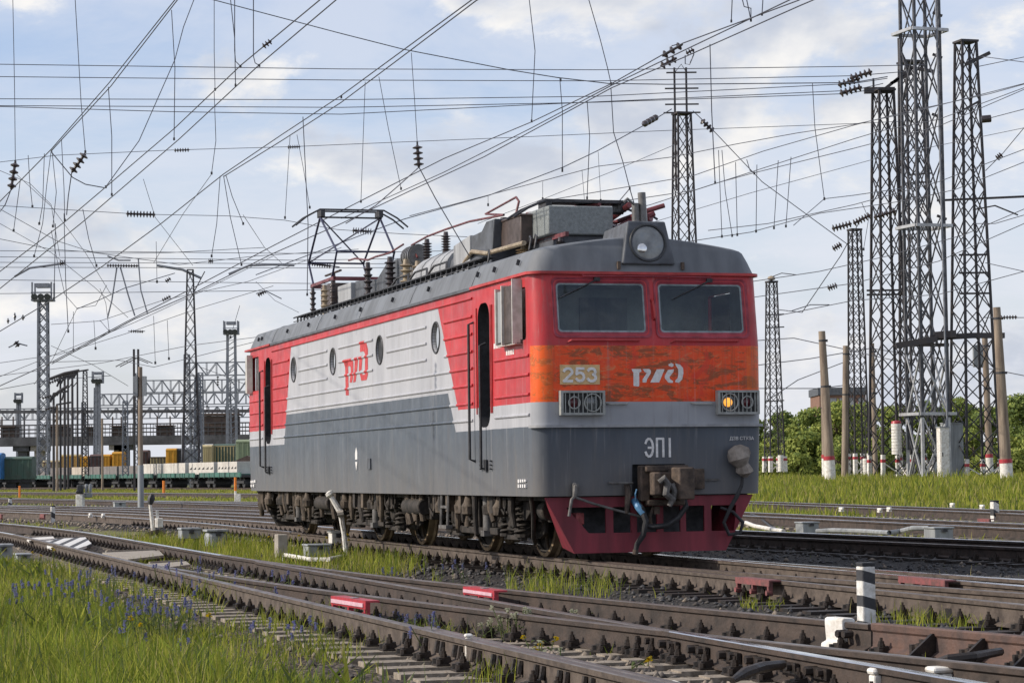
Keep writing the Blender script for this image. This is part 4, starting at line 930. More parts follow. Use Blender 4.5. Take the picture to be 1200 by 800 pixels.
# ---- bogies
def spring(mb, c, r, z0, z1, turns, wr=0.018):
    pts = []; n = turns*10
    for i in range(n+1):
        a = 2*math.pi*i/10; pts.append((c[0]+r*math.cos(a), c[1]+r*math.sin(a), z0+(z1-z0)*i/n))
    mb.tube(pts, wr, 5)
def bogie(xc, wb=2.93):
    mb = MB()
    for sy in (-1, 1):
        y = sy*1.18
        mb.prism([(xc-wb/2-0.75, 0.62), (xc-wb/2-0.55, 0.52), (xc-0.5, 0.46), (xc+0.5, 0.46), (xc+wb/2+0.55, 0.52), (xc+wb/2+0.75, 0.62), (xc+wb/2+0.7, 0.80), (xc-wb/2-0.7, 0.80)], 'y', y-0.08, y+0.08)
        mb.bx(xc-wb/2-0.42, xc-wb/2+0.42, y+sy*0.06-0.05, y+sy*0.06+0.05, 0.245, 0.31); mb.bx(xc+wb/2-0.42, xc+wb/2+0.42, y+sy*0.06-0.05, y+sy*0.06+0.05, 0.245, 0.31)
    mb.bx(xc-0.25, xc+0.25, -1.1, 1.1, 0.45, 0.8); mb.bx(xc-wb/2-0.75, xc-wb/2-0.6, -1.1, 1.1, 0.5, 0.75); mb.bx(xc+wb/2+0.6, xc+wb/2+0.75, -1.1, 1.1, 0.5, 0.75)
    for sy in (-1, 1):
        mb.bx(xc-1.0, xc+1.0, sy*1.33-0.04, sy*1.33+0.04, 0.30, 0.40); mb.bx(xc-0.9, xc+0.9, sy*1.2-0.05, sy*1.2+0.05, 0.40, 0.80)
        for xa in (xc-wb/2, xc+wb/2): mb.prism([(xa-0.58, 0.84), (xa+0.58, 0.84), (xa+0.56, 0.34), (xa+0.30, 0.26), (xa-0.30, 0.26), (xa-0.56, 0.34)], 'y', sy*0.93, sy*0.99)
    bg = mb.build('bogie', M['under'], loco, angle=0, bevel=0.015)
    for xa in (xc-wb/2, xc+wb/2):
        ax_ = MB(); ax_.cyl((xa, -0.7, 0.6), (xa, 0.7, 0.6), 0.1, 12); ax_.cyl((xa, -0.4, 0.6), (xa, 0.45, 0.6), 0.36, 16); ax_.build('axle', M['under'], bg)
        for sy in (-1, 1):
            w_ = MB(); y = sy*0.72
            w_.lathe([(0.02, 0.09), (0.16, 0.09), (0.20, 0.06), (0.42, 0.035), (0.505, 0.06), (0.505, -0.05), (0.02, -0.04)], (xa, y, 0.6), (0, sy, 0), 36, 0)
            w_.lathe([(0.50, 0.02), (0.50, 0.085), (0.545, 0.115)], (xa, y, 0.6), (0, sy, 0), 36, 0, caps=False)
            w_.lathe([(0.54, 0.112), (0.598, 0.105), (0.60, 0.02), (0.63, -0.01), (0.62, -0.045), (0.50, -0.05)], (xa, y, 0.6), (0, sy, 0), 36, 1, caps=False)
            w_.build('wheel', [M['under'], M['wheelface']], bg)
            b_ = MB(); b_.box((xa, sy*1.14, 0.60), (0.42, 0.26, 0.40)); b_.lathe([(0.20, 0), (0.19, 0.06), (0.12, 0.08), (0.01, 0.085)], (xa, sy*1.26, 0.60), (0, sy, 0), 16); b_.bx(xa-0.3, xa+0.3, sy*1.22-0.06, sy*1.22+0.06, 0.37, 0.43)
            b_.build('axle_box', M['under'], bg, bevel=0.02)
            for d in (-0.34, 0.34):
                sp_ = MB(); spring(sp_, (xa+d, sy*1.24, 0), 0.10, 0.31, 0.84, 7, 0.021); sp_.cyl((xa+d, sy*1.24, 0.29), (xa+d, sy*1.24, 0.33), 0.12, 10)
                sp_.build('coil_spring', M['under'], bg)
            br = MB(); s_ = 1 if xa < xc else -1
            br.prism([(xa+s_*0.66, 0.80), (xa+s_*0.80, 0.78), (xa+s_*0.74, 0.42), (xa+s_*0.66, 0.40)], 'y', sy*0.82, sy*0.92); br.cyl((xa+s_*0.75, sy*0.95, 0.5), (xa+s_*0.75, sy*1.25, 0.5), 0.05, 8); br.build('brake_gear', M['undertan'], bg)
    return bg
rb = random.Random(5)
for xc in (-3.46, -10.3, -16.74):
    bg = bogie(xc)
    for sy in (-1, 1):
        d_ = MB(); d_.cyl((xc-0.55, sy*1.36, 0.40), (xc-0.55, sy*1.36, 0.66), 0.055, 12); d_.cyl((xc-0.55, sy*1.36, 0.64), (xc-0.55, sy*1.36, 0.87), 0.07, 12); d_.cyl((xc-0.55, sy*1.36, 0.60), (xc-0.55, sy*1.36, 0.63), 0.08, 12); d_.build('damper', M['undertan'], bg)
        d_ = MB(); d_.cyl((xc+0.55, sy*1.38, 0.34), (xc+0.55, sy*1.38, 0.86), 0.065, 12); d_.bx(xc+0.46, xc+0.64, sy*1.38-0.08, sy*1.38+0.08, 0.28, 0.36); d_.build('damper', M['undergrey'], bg)
        d_ = MB(); spring(d_, (xc, sy*1.30, 0), 0.15, 0.42, 0.86, 6, 0.028); d_.build('body_spring', M['under'], bg)
        k_ = MB(); k_.cyl((xc-0.9, sy*1.34, 0.70), (xc-0.62, sy*1.34, 0.70), 0.12, 14); k_.cyl((xc-0.62, sy*1.34, 0.7), (xc-0.45, sy*1.34, 0.7), 0.05, 8); k_.build('brake_cylinder', M['undertan'], bg)
        if sy < 0:
            for q in range(26):            # cables, sand pipes and brackets hanging from the frame
                x = xc-2.1+4.2*(q+0.5*rb.random())/26; z1 = 0.86; z0 = rb.uniform(0.26, 0.55); k = rb.random(); y = sy*rb.uniform(1.34, 1.52)
                p_ = MB()
                if k < 0.4: p_.tube([(x, y, z1), (x+rb.uniform(-.05, .05), y, (z0+z1)/2), (x+rb.uniform(-.1, .1), y+0.02, z0)], [0.05, rb.uniform(0.03, 0.07), 0.035], 9)
                elif k < 0.65: p_.lathe([(0.04, 0), (0.10, 0.03), (0.11, 0.14), (0.07, 0.2), (0.05, 0.28), (0.03, 0.3)], (x, y, z1-0.3), (0, 0, 1), 10)
                elif k < 0.85:
                    rr = rb.uniform(0.1, 0.2); p_.tube([(x-rr, y, z1), (x-rr*0.9, y, z1-rr*1.2), (x, y+0.02, z1-rr*1.9), (x+rr*0.9, y, z1-rr*1.2), (x+rr, y, z1)], 0.016, 6)
                else: p_.box((x, y, z1-0.13), (rb.uniform(0.1, 0.22), 0.1, 0.24))
                p_.build('pipe', M['undertan'] if rb.random() < 0.55 else M['under'], bg)
            for dx in (-2.05, 2.05):
                s_ = MB(); e = 0.62 if dx > 0 else -0.62
                s_.tube([(xc+dx-e*0.4, -1.05, 0.84), (xc+dx-e*0.1, -1.0, 0.5), (xc+dx-e*0.55, -0.84, 0.14)], 0.022, 6); s_.build('sand_pipe', M['undertan'], bg)
st_ = MB(); st_.tube([(-4.78, -1.55, 0.86), (-4.78, -1.57, 0.38), (-4.40, -1.57, 0.38), (-4.40, -1.55, 0.86)], 0.022, 6); st_.bx(-4.80, -4.38, -1.60, -1.50, 0.36, 0.41); st_.bx(-4.78, -4.40, -1.58, -1.55, 0.66, 0.70); st_.build('boarding_step', M['undergrey'], loco)
for x0_, x1_, z0_, yw in ((-7.5, -6.2, 0.46, 1.35), (-14.2, -12.9, 0.44, 1.35), (-20.2, -19.2, 0.5, 1.2), (-0.95, -0.5, 0.5, 1.1)):
    mb = MB(); mb.bx(x0_, x1_, -yw, yw, z0_, 0.858); mb.cyl((x0_+0.1, -yw-0.06, 0.66), (x1_-0.1, -yw-0.06, 0.66), 0.13, 14); mb.build('underframe_box', M['under'], loco, bevel=0.02)
for k in range(12):
    mb = MB(); x = rb.choice([-7.4, -6.9, -6.4, -13.9, -13.3, -13.0, -19.8, -19.4])+rb.uniform(-.2, .2); mb.tube([(x, -1.44, 0.86), (x+0.03, -1.45, 0.6), (x+rb.uniform(-.1, .1), -1.42, rb.uniform(0.35, 0.5))], rb.uniform(0.025, 0.06), 8); mb.build('hanging_pipe', M['undertan'], loco)
mb = MB(); mb.tube([(-0.45, -1.48, 0.86), (-0.55, -1.42, 0.6), (-0.95, -1.3, 0.3), (-1.2, -1.2, 0.22)], 0.03, 8); mb.build('guard_iron_cable', M['under'], loco)
mb = MB(); mb.bx(XR+0.1, 0.05, -1.4, 1.4, 0.80, 0.858); mb.build('underframe', M['under'], loco, angle=0)
# rear guard under the far end
mb = MB(); mb.add([(-20.3, -1.45, 0.86), (-20.2, -1.35, 0.86), (-19.7, -1.1, 0.12), (-19.9, -1.1, 0.12), (-20.3, 1.45, 0.86), (-20.2, 1.35, 0.86), (-19.7, 1.1, 0.12), (-19.9, 1.1, 0.12)], [(0, 3, 2, 1), (4, 5, 6, 7), (0, 4, 7, 3), (1, 2, 6, 5), (3, 7, 6, 2)]); mb.build('rear_guard', M['under'], loco, angle=0)
# ---- roof equipment
def insulator(parent, x, y, z0, z1, r=0.09, m='insul', n=6, name='insulator'):
    prof = [(r*0.75, 0), (r*0.75, 0.04)]; h = z1-z0
    for k in range(n):
        a = 0.05+(h-0.1)*k/n; d = (h-0.1)/n; prof += [(r*0.55, a), (r*1.05, a+d*0.35), (r*0.95, a+d*0.5), (r*0.55, a+d*0.6)]
    prof += [(r*0.5, h-0.04), (r*0.45, h)]
    q = MB(); q.lathe(prof, (x, y, z0), (0, 0, 1), 14); return q.build(name, M[m], parent)
for x, y, z0, z1, r, m in ((-13.52, -0.6, 4.30, 5.1, 0.085, 'insul'), (-11.79, -0.6, 4.4, 5.05, 0.10, 'insul'), (-9.35, -0.55, 4.75, 5.14, 0.085, 'insul'), (-8.3, -0.5, 4.8, 5.16, 0.08, 'insul'), (-5.4, -0.35, 4.7, 5.1, 0.12, 'insul'), (-10.0, -0.75, 4.2, 4.85, 0.11, 'tan'), (-9.2, -0.75, 4.2, 4.75, 0.10, 'tan'), (-3.45, -0.6, 4.15, 4.49, 0.15, 'tan'), (-16.4, -0.8, 4.2, 4.9, 0.08, 'tan')):
    insulator(loco, x, y, z0, z1, r, m)
mb = MB(); mb.bx(-3.98, -2.96, -0.82, -0.3, 4.48, 4.88); mb.bx(-4.0, -2.94, -0.84, -0.28, 4.86, 4.90); mb.build('transformer', M['brownbox'], loco, bevel=0.03)
mb = MB(); mb.tube([(-5.9, -0.9, 4.38), (-4.9, -1.0, 4.52), (-4.1, -1.0, 4.42), (-2.2, -1.0, 4.40)], 0.035, 8); mb.build('cable_duct', M['tan'], loco)
mb = MB()
for a, b in (((-3.62, -0.34, 4.55), (-2.2, 0.33, 4.93)),): mb.bx(-3.6, -2.2, -0.64, 0.33, 4.53, 4.94); mb.bx(-3.5, -2.3, -0.55, 0.25, 4.35, 4.53, 1)
mb.build('resistor_box', [mat('resistor_grey', (0.23, 0.25, 0.25), 0.5, scale=20, col2=(0.155, 0.17, 0.17), bump=0.5, bscale=60), M['roofdark']], loco, bevel=0.02)
# barrel hood and boxes
mb = MB(); prof = [(-0.98, 4.2)]+[(0.0-0.98*math.cos(R(a)), 4.45+0.43*math.sin(R(a))) for a in range(0, 181, 12)]+[(0.98, 4.2)]
mb.loft([[(x, p[0], p[1]) for p in prof] for x in (-8.7, -6.5)]); mb.loft([[(x, p[0]*0.94, 4.2+(p[1]-4.2)*0.95) for p in prof] for x in (-8.6, -6.2)], 1)
for x in (-8.1, -7.5, -6.9): mb.loft([[(xx, p[0]*1.012, 4.2+(p[1]-4.2)*1.012) for p in prof] for xx in (x-0.02, x+0.02)])
mb.build('barrel_hood', [M['roofgear'], M['roofdark']], loco, angle=30)
mb = MB(); mb.prism([(-6.15, 4.25), (-5.2, 4.18), (-5.2, 4.80), (-6.15, 4.72)], 'y', -0.96, 0.96); mb.build('equipment_box', M['roofgear'], loco, angle=0, bevel=0.015)
mb = MB(); mb.prism([(-5.19, 4.25), (-4.1, 4.25), (-3.9, 4.92), (-4.35, 4.92), (-4.6, 4.80), (-5.19, 4.78)], 'y', -0.94, 0.9); mb.build('equipment_box', M['roofdark'], loco, angle=0, bevel=0.015)
mb = MB(); mb.bx(-16.35, -15.2, -0.55, 0.6, 4.15, 4.86); mb.build('equipment_box', M['roofgear'], loco, angle=0, bevel=0.015)
mb = MB(); mb.prism([(-15.19, 4.15), (-10.4, 4.2), (-10.4, 4.92), (-11.5, 5.02), (-12.6, 5.02), (-13.4, 4.78), (-15.19, 4.88)], 'y', -0.46, 0.6); mb.build('equipment_box', M['roofdark'], loco, angle=0, bevel=0.015)
mb = MB(); mb.bx(-17.6, -16.6, -0.62, -0.2, 4.52, 4.96); mb.cyl((-17.2, -0.45, 4.96), (-17.2, -0.45, 5.2), 0.05, 8); mb.bx(-17.9, -16.5, -0.48, -0.42, 5.18, 5.22); mb.cyl((-17.1, -0.4, 4.2), (-17.1, -0.4, 4.53), 0.12, 10); mb.build('disconnector', M['brownbox'], loco, bevel=0.02)
mb = MB(); mb.cyl((-10.9, -0.45, 4.95), (-10.3, -0.45, 4.95), 0.17, 14); mb.cyl((-10.6, -0.45, 4.78), (-10.6, -0.45, 4.5), 0.08, 10)
for k in range(5): mb.cyl((-10.85+k*0.12, -0.45, 4.95), (-10.80+k*0.12, -0.45, 4.95), 0.2, 14)
mb.build('surge_arrester', M['insulgrey'], loco)
mb = MB(); mb.tube([(-16.0, -0.4, 5.35), (-15.0, -0.5, 5.3), (-13.52, -0.6, 5.14), (-12.8, -0.62, 5.14), (-11.79, -0.6, 5.12), (-11.0, -0.55, 5.2)], 0.019, 6)
mb.tube([(-10.2, -0.5, 4.9), (-10.6, -0.5, 5.15), (-9.35, -0.55, 5.18), (-8.3, -0.5, 5.2), (-7.2, -0.4, 5.22), (-5.4, -0.35, 5.14), (-6.6, -0.3, 5.28), (-4.9, -0.3, 5.36), (-4.75, -0.3, 5.28), (-4.7, -0.4, 4.95)], 0.019, 6)
mb.build('busbar', M['busred'], loco)
# roof walkway along the visible edge: low frames of angle iron
mb = MB()
for i in range(44):
    x = -17.0+i*0.315
    if -17 < x < -3.5:
        mb.bx(x, x+0.03, -1.30, -1.27, 4.16, 4.27); mb.bx(x-0.01, x+0.16, -1.31, -1.10, 4.27, 4.285)
mb.tube([(-17.0, -1.30, 4.28), (-3.3, -1.30, 4.28)], 0.014, 5); mb.tube([(-17.0, -1.30, 4.20), (-3.3, -1.30, 4.20)], 0.01, 5)
for a in (-9.0, -7.8, -6.6): mb.tube([(a, -1.28, 4.28), (a+0.25, -1.22, 4.42), (a+1.0, -1.22, 4.42), (a+1.2, -1.28, 4.28)], 0.018, 5)
mb.bx(-17.0, -3.3, -1.29, -1.08, 4.285, 4.30); mb.build('roof_walkway', M['dark'], loco, angle=0)
mb = MB()
for x in (-0.9, -1.15, -3.2):
    mb = MB(); mb.tube([(x, -1.25, 4.2), (x, -1.22, 4.36), (x-0.12, -1.2, 4.40), (x-0.14, -1.2, 4.34)], 0.014, 5); mb.build('roof_pipe', M['dark'], loco)
def head(mb, x, z, w_, drop, run):
    for dx in (-0.18, 0.18):
        mb.tube([(x+dx, -w_-run, z-drop), (x+dx, -w_-run*0.55, z-drop*0.45), (x+dx, -w_, z), (x+dx, w_, z), (x+dx, w_+run*0.55, z-drop*0.45), (x+dx, w_+run, z-drop)], 0.018, 6)
    mb.bx(x-0.2, x+0.2, -w_+0.02, -w_+0.1, z-0.14, z); mb.bx(x-0.2, x+0.2, w_-0.1, w_-0.02, z-0.14, z); mb.tube([(x, -w_, z-0.14), (x, w_, z-0.14)], 0.018, 6)
# raised pantograph over the far end
xp = -17.6; zp = 6.50
pg = MB(); pg.bx(xp-1.1, xp+1.1, -0.60, -0.55, 5.02, 5.08); pg.bx(xp-1.1, xp+1.1, 0.55, 0.60, 5.02, 5.08); pg.bx(xp-1.1, xp-1.03, -0.6, 0.6, 5.0, 5.075); pg.bx(xp+1.03, xp+1.1, -0.6, 0.6, 5.0, 5.075)
pan = pg.build('pantograph', M['pantored'], loco)
for xx in (-0.95, 0.95):
    for yy in (-0.58, 0.58): insulator(pan, xp+xx, yy, 4.25, 5.02, 0.065, 'insul')
pg = MB()
for sy in (-1, 1):
    pg.tube([(xp-0.9, sy*0.58, 5.08), (xp-1.35, sy*0.58, 5.55), (xp, sy*0.62, zp-0.14)], 0.022, 6); pg.tube([(xp+0.9, sy*0.58, 5.08), (xp+1.35, sy*0.58, 5.55), (xp, sy*0.62, zp-0.14)], 0.022, 6)
    pg.tube([(xp-1.35, -0.58*sy, 5.55), (xp, 0.62*sy, zp-0.14)], 0.016, 6)
pg.tube([(xp-1.35, -0.6, 5.55), (xp-1.35, 0.6, 5.55)], 0.02, 6); pg.tube([(xp+1.35, -0.6, 5.55), (xp+1.35, 0.6, 5.55)], 0.02, 6)
pg.build('pantograph_arm', M['pantoblue'], pan)
pg = MB(); head(pg, xp, zp, 0.66, 0.33, 0.5); pg.build('pantograph_head', M['dark'], pan)
# folded pantograph near the front
xp = -2.6; zp = 5.03
pg = MB(); pg.bx(xp-1.2, xp+0.9, -0.55, -0.50, 4.46, 4.52); pg.bx(xp-1.2, xp+0.9, 0.50, 0.55, 4.46, 4.52); pan = pg.build('pantograph', M['pantored'], loco)
for xx in (-0.9, 0.7):
    for yy in (-0.56, 0.56): insulator(pan, xp+xx, yy, 4.25, 4.46, 0.07, 'insul')
pg = MB()
pg.tube([(xp+0.6, 0.40, 4.60), (xp-0.9, 0.66, 4.84), (xp+0.5, 0.55, 4.96)], 0.045, 8); pg.tube([(xp-0.9, 0.5, 4.74), (xp+0.7, 0.75, 4.86), (xp+0.75, 0.98, 4.93)], 0.035, 8); pg.tube([(xp-1.1, -0.5, 4.97), (xp+0.2, 0.2, 4.99)], 0.03, 6); pg.box((xp+0.4, 0.72, 4.83), (0.12, 0.16, 0.10)); pg.tube([(xp+0.3, 0.3, 4.55), (xp+0.4, 0.95, 4.86)], 0.05, 8)
pg.tube([(xp+0.2, 0.45, 4.62), (xp+0.2, 0.72, 4.76), (xp+0.4, 0.9, 4.80)], 0.07, 8)
pg.build('pantograph_arm', M['pantored'], pan)
pg = MB(); head(pg, xp, zp, 0.62, 0.24, 0.46); pg.bx(xp-0.2, xp+0.2, -0.62, 0.62, zp-0.02, zp+0.025); pg.build('pantograph_head', M['dark'], pan)
# ------------------------------------------------------------------ lattice masts, poles and yard structures
def px2m(Y): return Y/FPX
def lattice_mb(mb, H, wb, wt, leg=0.09, br=0.045, aspect=1.0, mi=0, z0=0.0, panel=None, double=True):
    n = max(4, int(round((H-z0)/(panel or (wb+wt)/2*1.15))))
    def w_(z): return (wb+(wt-wb)*z/H)/2
    corners = [(-1, -1), (1, -1), (1, 1), (-1, 1)]
    for (a, b) in corners:
        mb.tube([(a*w_(z0), b*w_(z0)*aspect, z0), (a*w_(H), b*w_(H)*aspect, H)], leg*0.7, 4, mi)
    zs = [z0+(H-z0)*i/n for i in range(n+1)]
    for i in range(n):
        for k in range(4):
            (a, b), (c, d) = corners[k], corners[(k+1) % 4]; w0, w1 = w_(zs[i]), w_(zs[i+1])
            p = [(a*w0, b*w0*aspect, zs[i]), (c*w0, d*w0*aspect, zs[i]), (c*w1, d*w1*aspect, zs[i+1]), (a*w1, b*w1*aspect, zs[i+1])]
            if (i+k) % 2 == 0 or double: mb.tube([p[0], p[2]], br*0.7, 4, mi, caps=False)
            if (i+k) % 2 == 1 or double: mb.tube([p[1], p[3]], br*0.7, 4, mi, caps=False)
    for (a, b), (c, d) in zip(corners, corners[1:]+corners[:1]): mb.tube([(a*w_(H), b*w_(H)*aspect, H), (c*w_(H), d*w_(H)*aspect, H)], br, 4, mi, caps=False)
def mast(label, px, pyb, pyt, Y, wbpx, wtpx, mt='steelblue', rot=17, foot=None, leg=None, group='lattice masts on the grass bank', panel=None, cap=True, name='lattice_mast'):
    base = atY(px, pyb, Y); dxr = (pyb-pyt)*0.012*0.5; base = atY(px+0, pyb, Y); H = atY(px, pyt, Y)[2]-base[2]
    k = math.cos(R(rot))+math.sin(R(rot)); wb, wt = wbpx*px2m(Y)/k, wtpx*px2m(Y)/k
    t = thing(name, label, 'mast', base-np.array([0, 0, 0.1]), R(rot), group)
    mb = MB(); lattice_mb(mb, H+0.1, wb, wt, leg or 0.115*Y/130, (leg or 0.115*Y/130)*0.42, panel=panel); mb.build('lattice_frame', M[mt], t, angle=0)
    if foot:
        for a in (-1, 1):
            for b in (-1, 1):
                f = MB(); w0 = wb/2; w1 = (wb+(wt-wb)*foot/H)/2; q = 0.135*Y/130
                f.tube([(a*w0, b*w0, 0.0), (a*w1, b*w1, foot)], q, 4); o = f.build('painted_foot', M['white'], t, angle=0)
                f = MB(); wz = (wb+(wt-wb)*foot*0.78/H)/2; f.box((a*wz, b*wz, foot*0.80), (q*1.55, q*1.55, 0.16)); f.build('red_band', M['redpaint'], o, angle=0)
        for a, b, c, d in ((-1, -1, 1, -1), (1, -1, 1, 1)):
            f = MB(); f.tube([(a*wb/2, b*wb/2, 0.1), (c*wb/2*0.98, d*wb/2*0.98, foot*0.75)], 0.04*Y/130, 4); f.tube([(a*wb/2*0.98, b*wb/2*0.98, foot*0.75), (c*wb/2, d*wb/2, 0.1)], 0.04*Y/130, 4); f.build('painted_brace', M['white'], t, angle=0)
    if cap:
        c = MB(); c.bx(-wt*0.62, wt*0.62, -wt*0.62, wt*0.62, H+0.09, H+0.2); c.build('cap_plate', M[mt], t, angle=0)
    return t, base, H, wb, wt
def part_tube(t, base, pts, r, name, mt, n=6):
    """tube given by world points, as a part of a thing standing at base with its rotation"""
    iv = Matrix.Rotation(-t.rotation_euler.z, 3, 'Z'); mb = MB()
    mb.tube([iv @ Vector(tuple(np.asarray(p)-np.array(t.location))) for p in pts], r, n); return mb.build(name, M[mt], t, angle=0)
def discs(mb, a, b, n, r, mi=0):
    a, b = np.asarray(a, float), np.asarray(b, float)
    d = b-a; l_ = np.linalg.norm(d); prof = [(r*0.25, 0)]
    for k in range(n):
        h = l_*(k+0.15)/n; s = l_/n; prof += [(r*0.3, h), (r, h+s*0.25), (r*0.95, h+s*0.45), (r*0.3, h+s*0.6)]
    prof += [(r*0.25, l_)]; mb.lathe(prof, a, d/l_, 8, mi)
YR = 130
r3 = mast('tall black lattice mast with white feet nearest the right edge of the photo', 1143, 571, 50, YR, 55, 23, foot=1.6)
r1 = mast('black lattice mast left of the silver tower, a flat cap on top', 1044, 566, 107, YR, 47, 23, foot=1.6)
r2 = mast('tall silver lattice tower that rises out of the top of the photo', 1089, 568, -70, YR-2, 45, 42, mt='darkgalv', rot=20, leg=0.14, panel=2.9, cap=False, group=None, name='lattice_tower')
r2b = mast('black lattice mast close behind the silver tower, insulators at its head', 1077, 560, 74, YR+8, 40, 25, foot=1.5)
r0 = mast('black lattice mast rising behind the locomotive cab roof, twin posts on its head', 806, 560, 134, 145, 40, 20, foot=1.5, leg=0.10)
r4 = mast('short slim black lattice mast left of the capped mast, level with the transformer beam', 1007, 556, 270, 150, 23, 14, foot=1.4, leg=0.085)
r5 = mast('slim black lattice mast nearest the locomotive on the right, a round lamp on top', 908, 551, 331, 158, 23, 12, foot=1.0, leg=0.075)
# head gear of the masts
t, base, H, wb, wt = r0
for dx in (-0.42, 0.28): part_tube(t, base, [base+np.array([dx, 0, H-4.5]), base+np.array([dx, 0, H+2.8])], 0.07, 'head_post', 'steelblue', 4)
for dz, w_ in ((2.5, 0.9), (1.55, 1.0), (0.6, 1.0), (0.1, 1.1)): part_tube(t, base, [base+np.array([-w_, 0, H+dz]), base+np.array([w_, 0, H+dz])], 0.06, 'cross_arm', 'steelblue', 4)
part_tube(t, base, [base+np.array([-0.4, 0, H+2.5]), base+np.array([0.0, 0, H+3.0]), base+np.array([0.3, 0, H+2.5])], 0.03, 'head_brace', 'steelblue', 4)
t, base, H, wb, wt = r1
part_tube(t, base, [base+np.array([-1.0, 0, H+0.05]), base+np.array([0.62, 0, H+0.05])], 0.22, 'head_beam', 'steelblue', 4)
part_tube(t, base, [base+np.array([-0.5, 0, H+0.2]), base+np.array([-0.5, 0, H+0.7])], 0.06, 'head_post', 'steelblue', 4)
for py, w_ in ((340, 0.9), (345, 0.9)):
    z = atY(1044, py, YR)[2]; part_tube(t, base, [(base[0]-w_*1.2, base[1], z), (base[0]+w_, base[1], z)], 0.07, 'cross_arm', 'steelblue', 4)
t, base, H, wb, wt = r2
for py in (38, 266, 485):
    z = atY(1089, py, YR-2)[2]; w_ = 1.05
    o = MB(); zz = z-t.location.z
    for a, b in (((-w_, -w_), (w_, -w_)), ((w_, -w_), (w_, w_)), ((w_, w_), (-w_, w_)), ((-w_, w_), (-w_, -w_))): o.tube([(*a, zz), (*b, zz)], 0.11, 4)
    o.build('ring_frame', M['galv'], t, angle=0)
for (a, b), (c, d) in (((-1, -1), (1, -1)), ((1, -1), (1, 1)), ((-1, 1), (-1, -1))):
    f = MB(); z1_ = atY(1089, 487, YR-2)[2]-t.location.z; z2_ = z1_*1.9
    for q0, q1 in ((0.3, z1_), (z1_, 0.3), (z1_, z2_), (z2_, z1_)): f.tube([(a*wb/2*1.01, b*wb/2*1.01, q0), (c*wb/2*1.01, d*wb/2*1.01, q1)], 0.06, 4)
    f.build('silver_brace', M['galv'], t, angle=0)
zs_ = atY(1089, 487, YR-2)[2]-t.location.z-0.1
f = MB(); 
for a in (-1, 1):
    for b in (-1, 1): f = MB(); f.tube([(a*wb/2, b*wb/2, 0), (a*wb/2*0.995, b*wb/2*0.995, zs_)], 0.10, 4); f.build('silver_leg', M['galv'], t, angle=0)
for py, dx in ((17, 0.95), (66, 0.9), (136, 0.8), (255, 0.95)):
    z = atY(1089, py, YR-2)[2]; part_tube(t, base, [(base[0]+dx-0.25, base[1], z+0.1), (base[0]+dx+0.25, base[1], z-0.1)], 0.09, 'bracket', 'steelblue', 4)
part_tube(t, base, [(base[0]+0.85, base[1]-1.0, base[2]), (base[0]+0.7, base[1]-0.9, base[2]+H)], 0.06, 'cable_conduit', 'greysteel_haze', 6)
t, base, H, wb, wt = r3
z = atY(1143, 231, YR)[2]; part_tube(t, base, [atY(1098, 235, YR), atY(1230, 229, YR)], 0.08, 'cross_arm', 'steelblue', 4)
part_tube(t, base, [atY(1140, 246, YR), atY(1166, 241, YR), atY(1193, 252, YR)], 0.05, 'cross_arm', 'steelblue', 4)
part_tube(t, base, [atY(1131, 76, YR-1), atY(1160, 62, YR-1)], 0.13, 'switch_arm', 'steelblue', 4)
part_tube(t, base, [atY(1122, 133, YR-1), atY(1147, 119, YR-1)], 0.08, 'diagonal_arm', 'steelblue', 4)
mb = MB(); iv = Matrix.Rotation(-t.rotation_euler.z, 3, 'Z'); loc_ = lambda p: tuple(iv @ Vector(tuple(np.asarray(p)-np.array(t.location))))
mb.cyl(loc_(atY(1150, 140, YR-1)), loc_(atY(1161, 139, YR-1)), 0.2, 12); mb.build('drum_insulator', M['insul'], t)
for py in (300, 321, 345):
    z = atY(1143, py, YR)[2]; part_tube(t, base, [(base[0]-0.75, base[1]-0.8, z), (base[0]+0.85, base[1]-0.8, z)], 0.07, 'cross_bar', 'steelblue', 4)
t, base, H, wb, wt = r2b
for a, b in (((1060, 78), (1094, 84)), ((1036, 105), (1068, 80)), ((1044, 98), (1068, 86))): part_tube(t, base, [atY(*a, YR+4), atY(*b, YR+4)], 0.12, 'head_beam', 'steelblue', 4)
part_tube(t, base, [atY(1054, 82, YR+4), atY(1053, 45, YR+4)], 0.08, 'head_post', 'steelblue', 6)
for z_, py in ((0, 205), (0, 215)): part_tube(t, base, [atY(1063, py, YR+7), atY(1092, py-2, YR+7)], 0.06, 'cross_arm', 'steelblue', 4)
t, base, H, wb, wt = r5
mb = MB(); mb.lathe([(0.02, 0), (0.2, 0.05), (0.27, 0.14), (0.2, 0.26), (0.03, 0.32)], (0, 0, H+0.22), (0, 0, 1), 12); mb.build('lamp_globe', M['tan'], t)
for py in (369, 384, 470): part_tube(t, base, [atY(898, py, 158), atY(919, py-1, 158)], 0.05, 'cross_arm', 'steelblue', 4)
part_tube(t, base, [atY(900, 326, 158), atY(916, 320, 158), atY(933, 322, 158)], 0.035, 'lamp_arm', 'steelblue', 4)
# transformer beam between the masts
bm = thing('platform_beam', 'heavy black steel beam platform fixed across the masts at the lower right', 'platform', atY(1110, 404, YR-2.5))
def local_parts(t, specs):
    for name, pts, r, mt in specs: part_tube(t, None, pts, r, name, mt, 4)
local_parts(bm, [('beam', [atY(1050, 405, YR-3), atY(1098, 397, YR-3)], 0.22, 'steelblue'), ('beam', [atY(1090, 396, YR-2.6), atY(1140, 393, YR-2.6), atY(1177, 393, YR-2.6)], 0.20, 'steelblue'), ('bracket', [atY(1095, 393, YR-2.8), atY(1120, 391, YR-2.8)], 0.26, 'steelblue'), ('strut', [atY(1060, 404, YR-2), atY(1112, 404, YR-2)], 0.12, 'steelblue')])
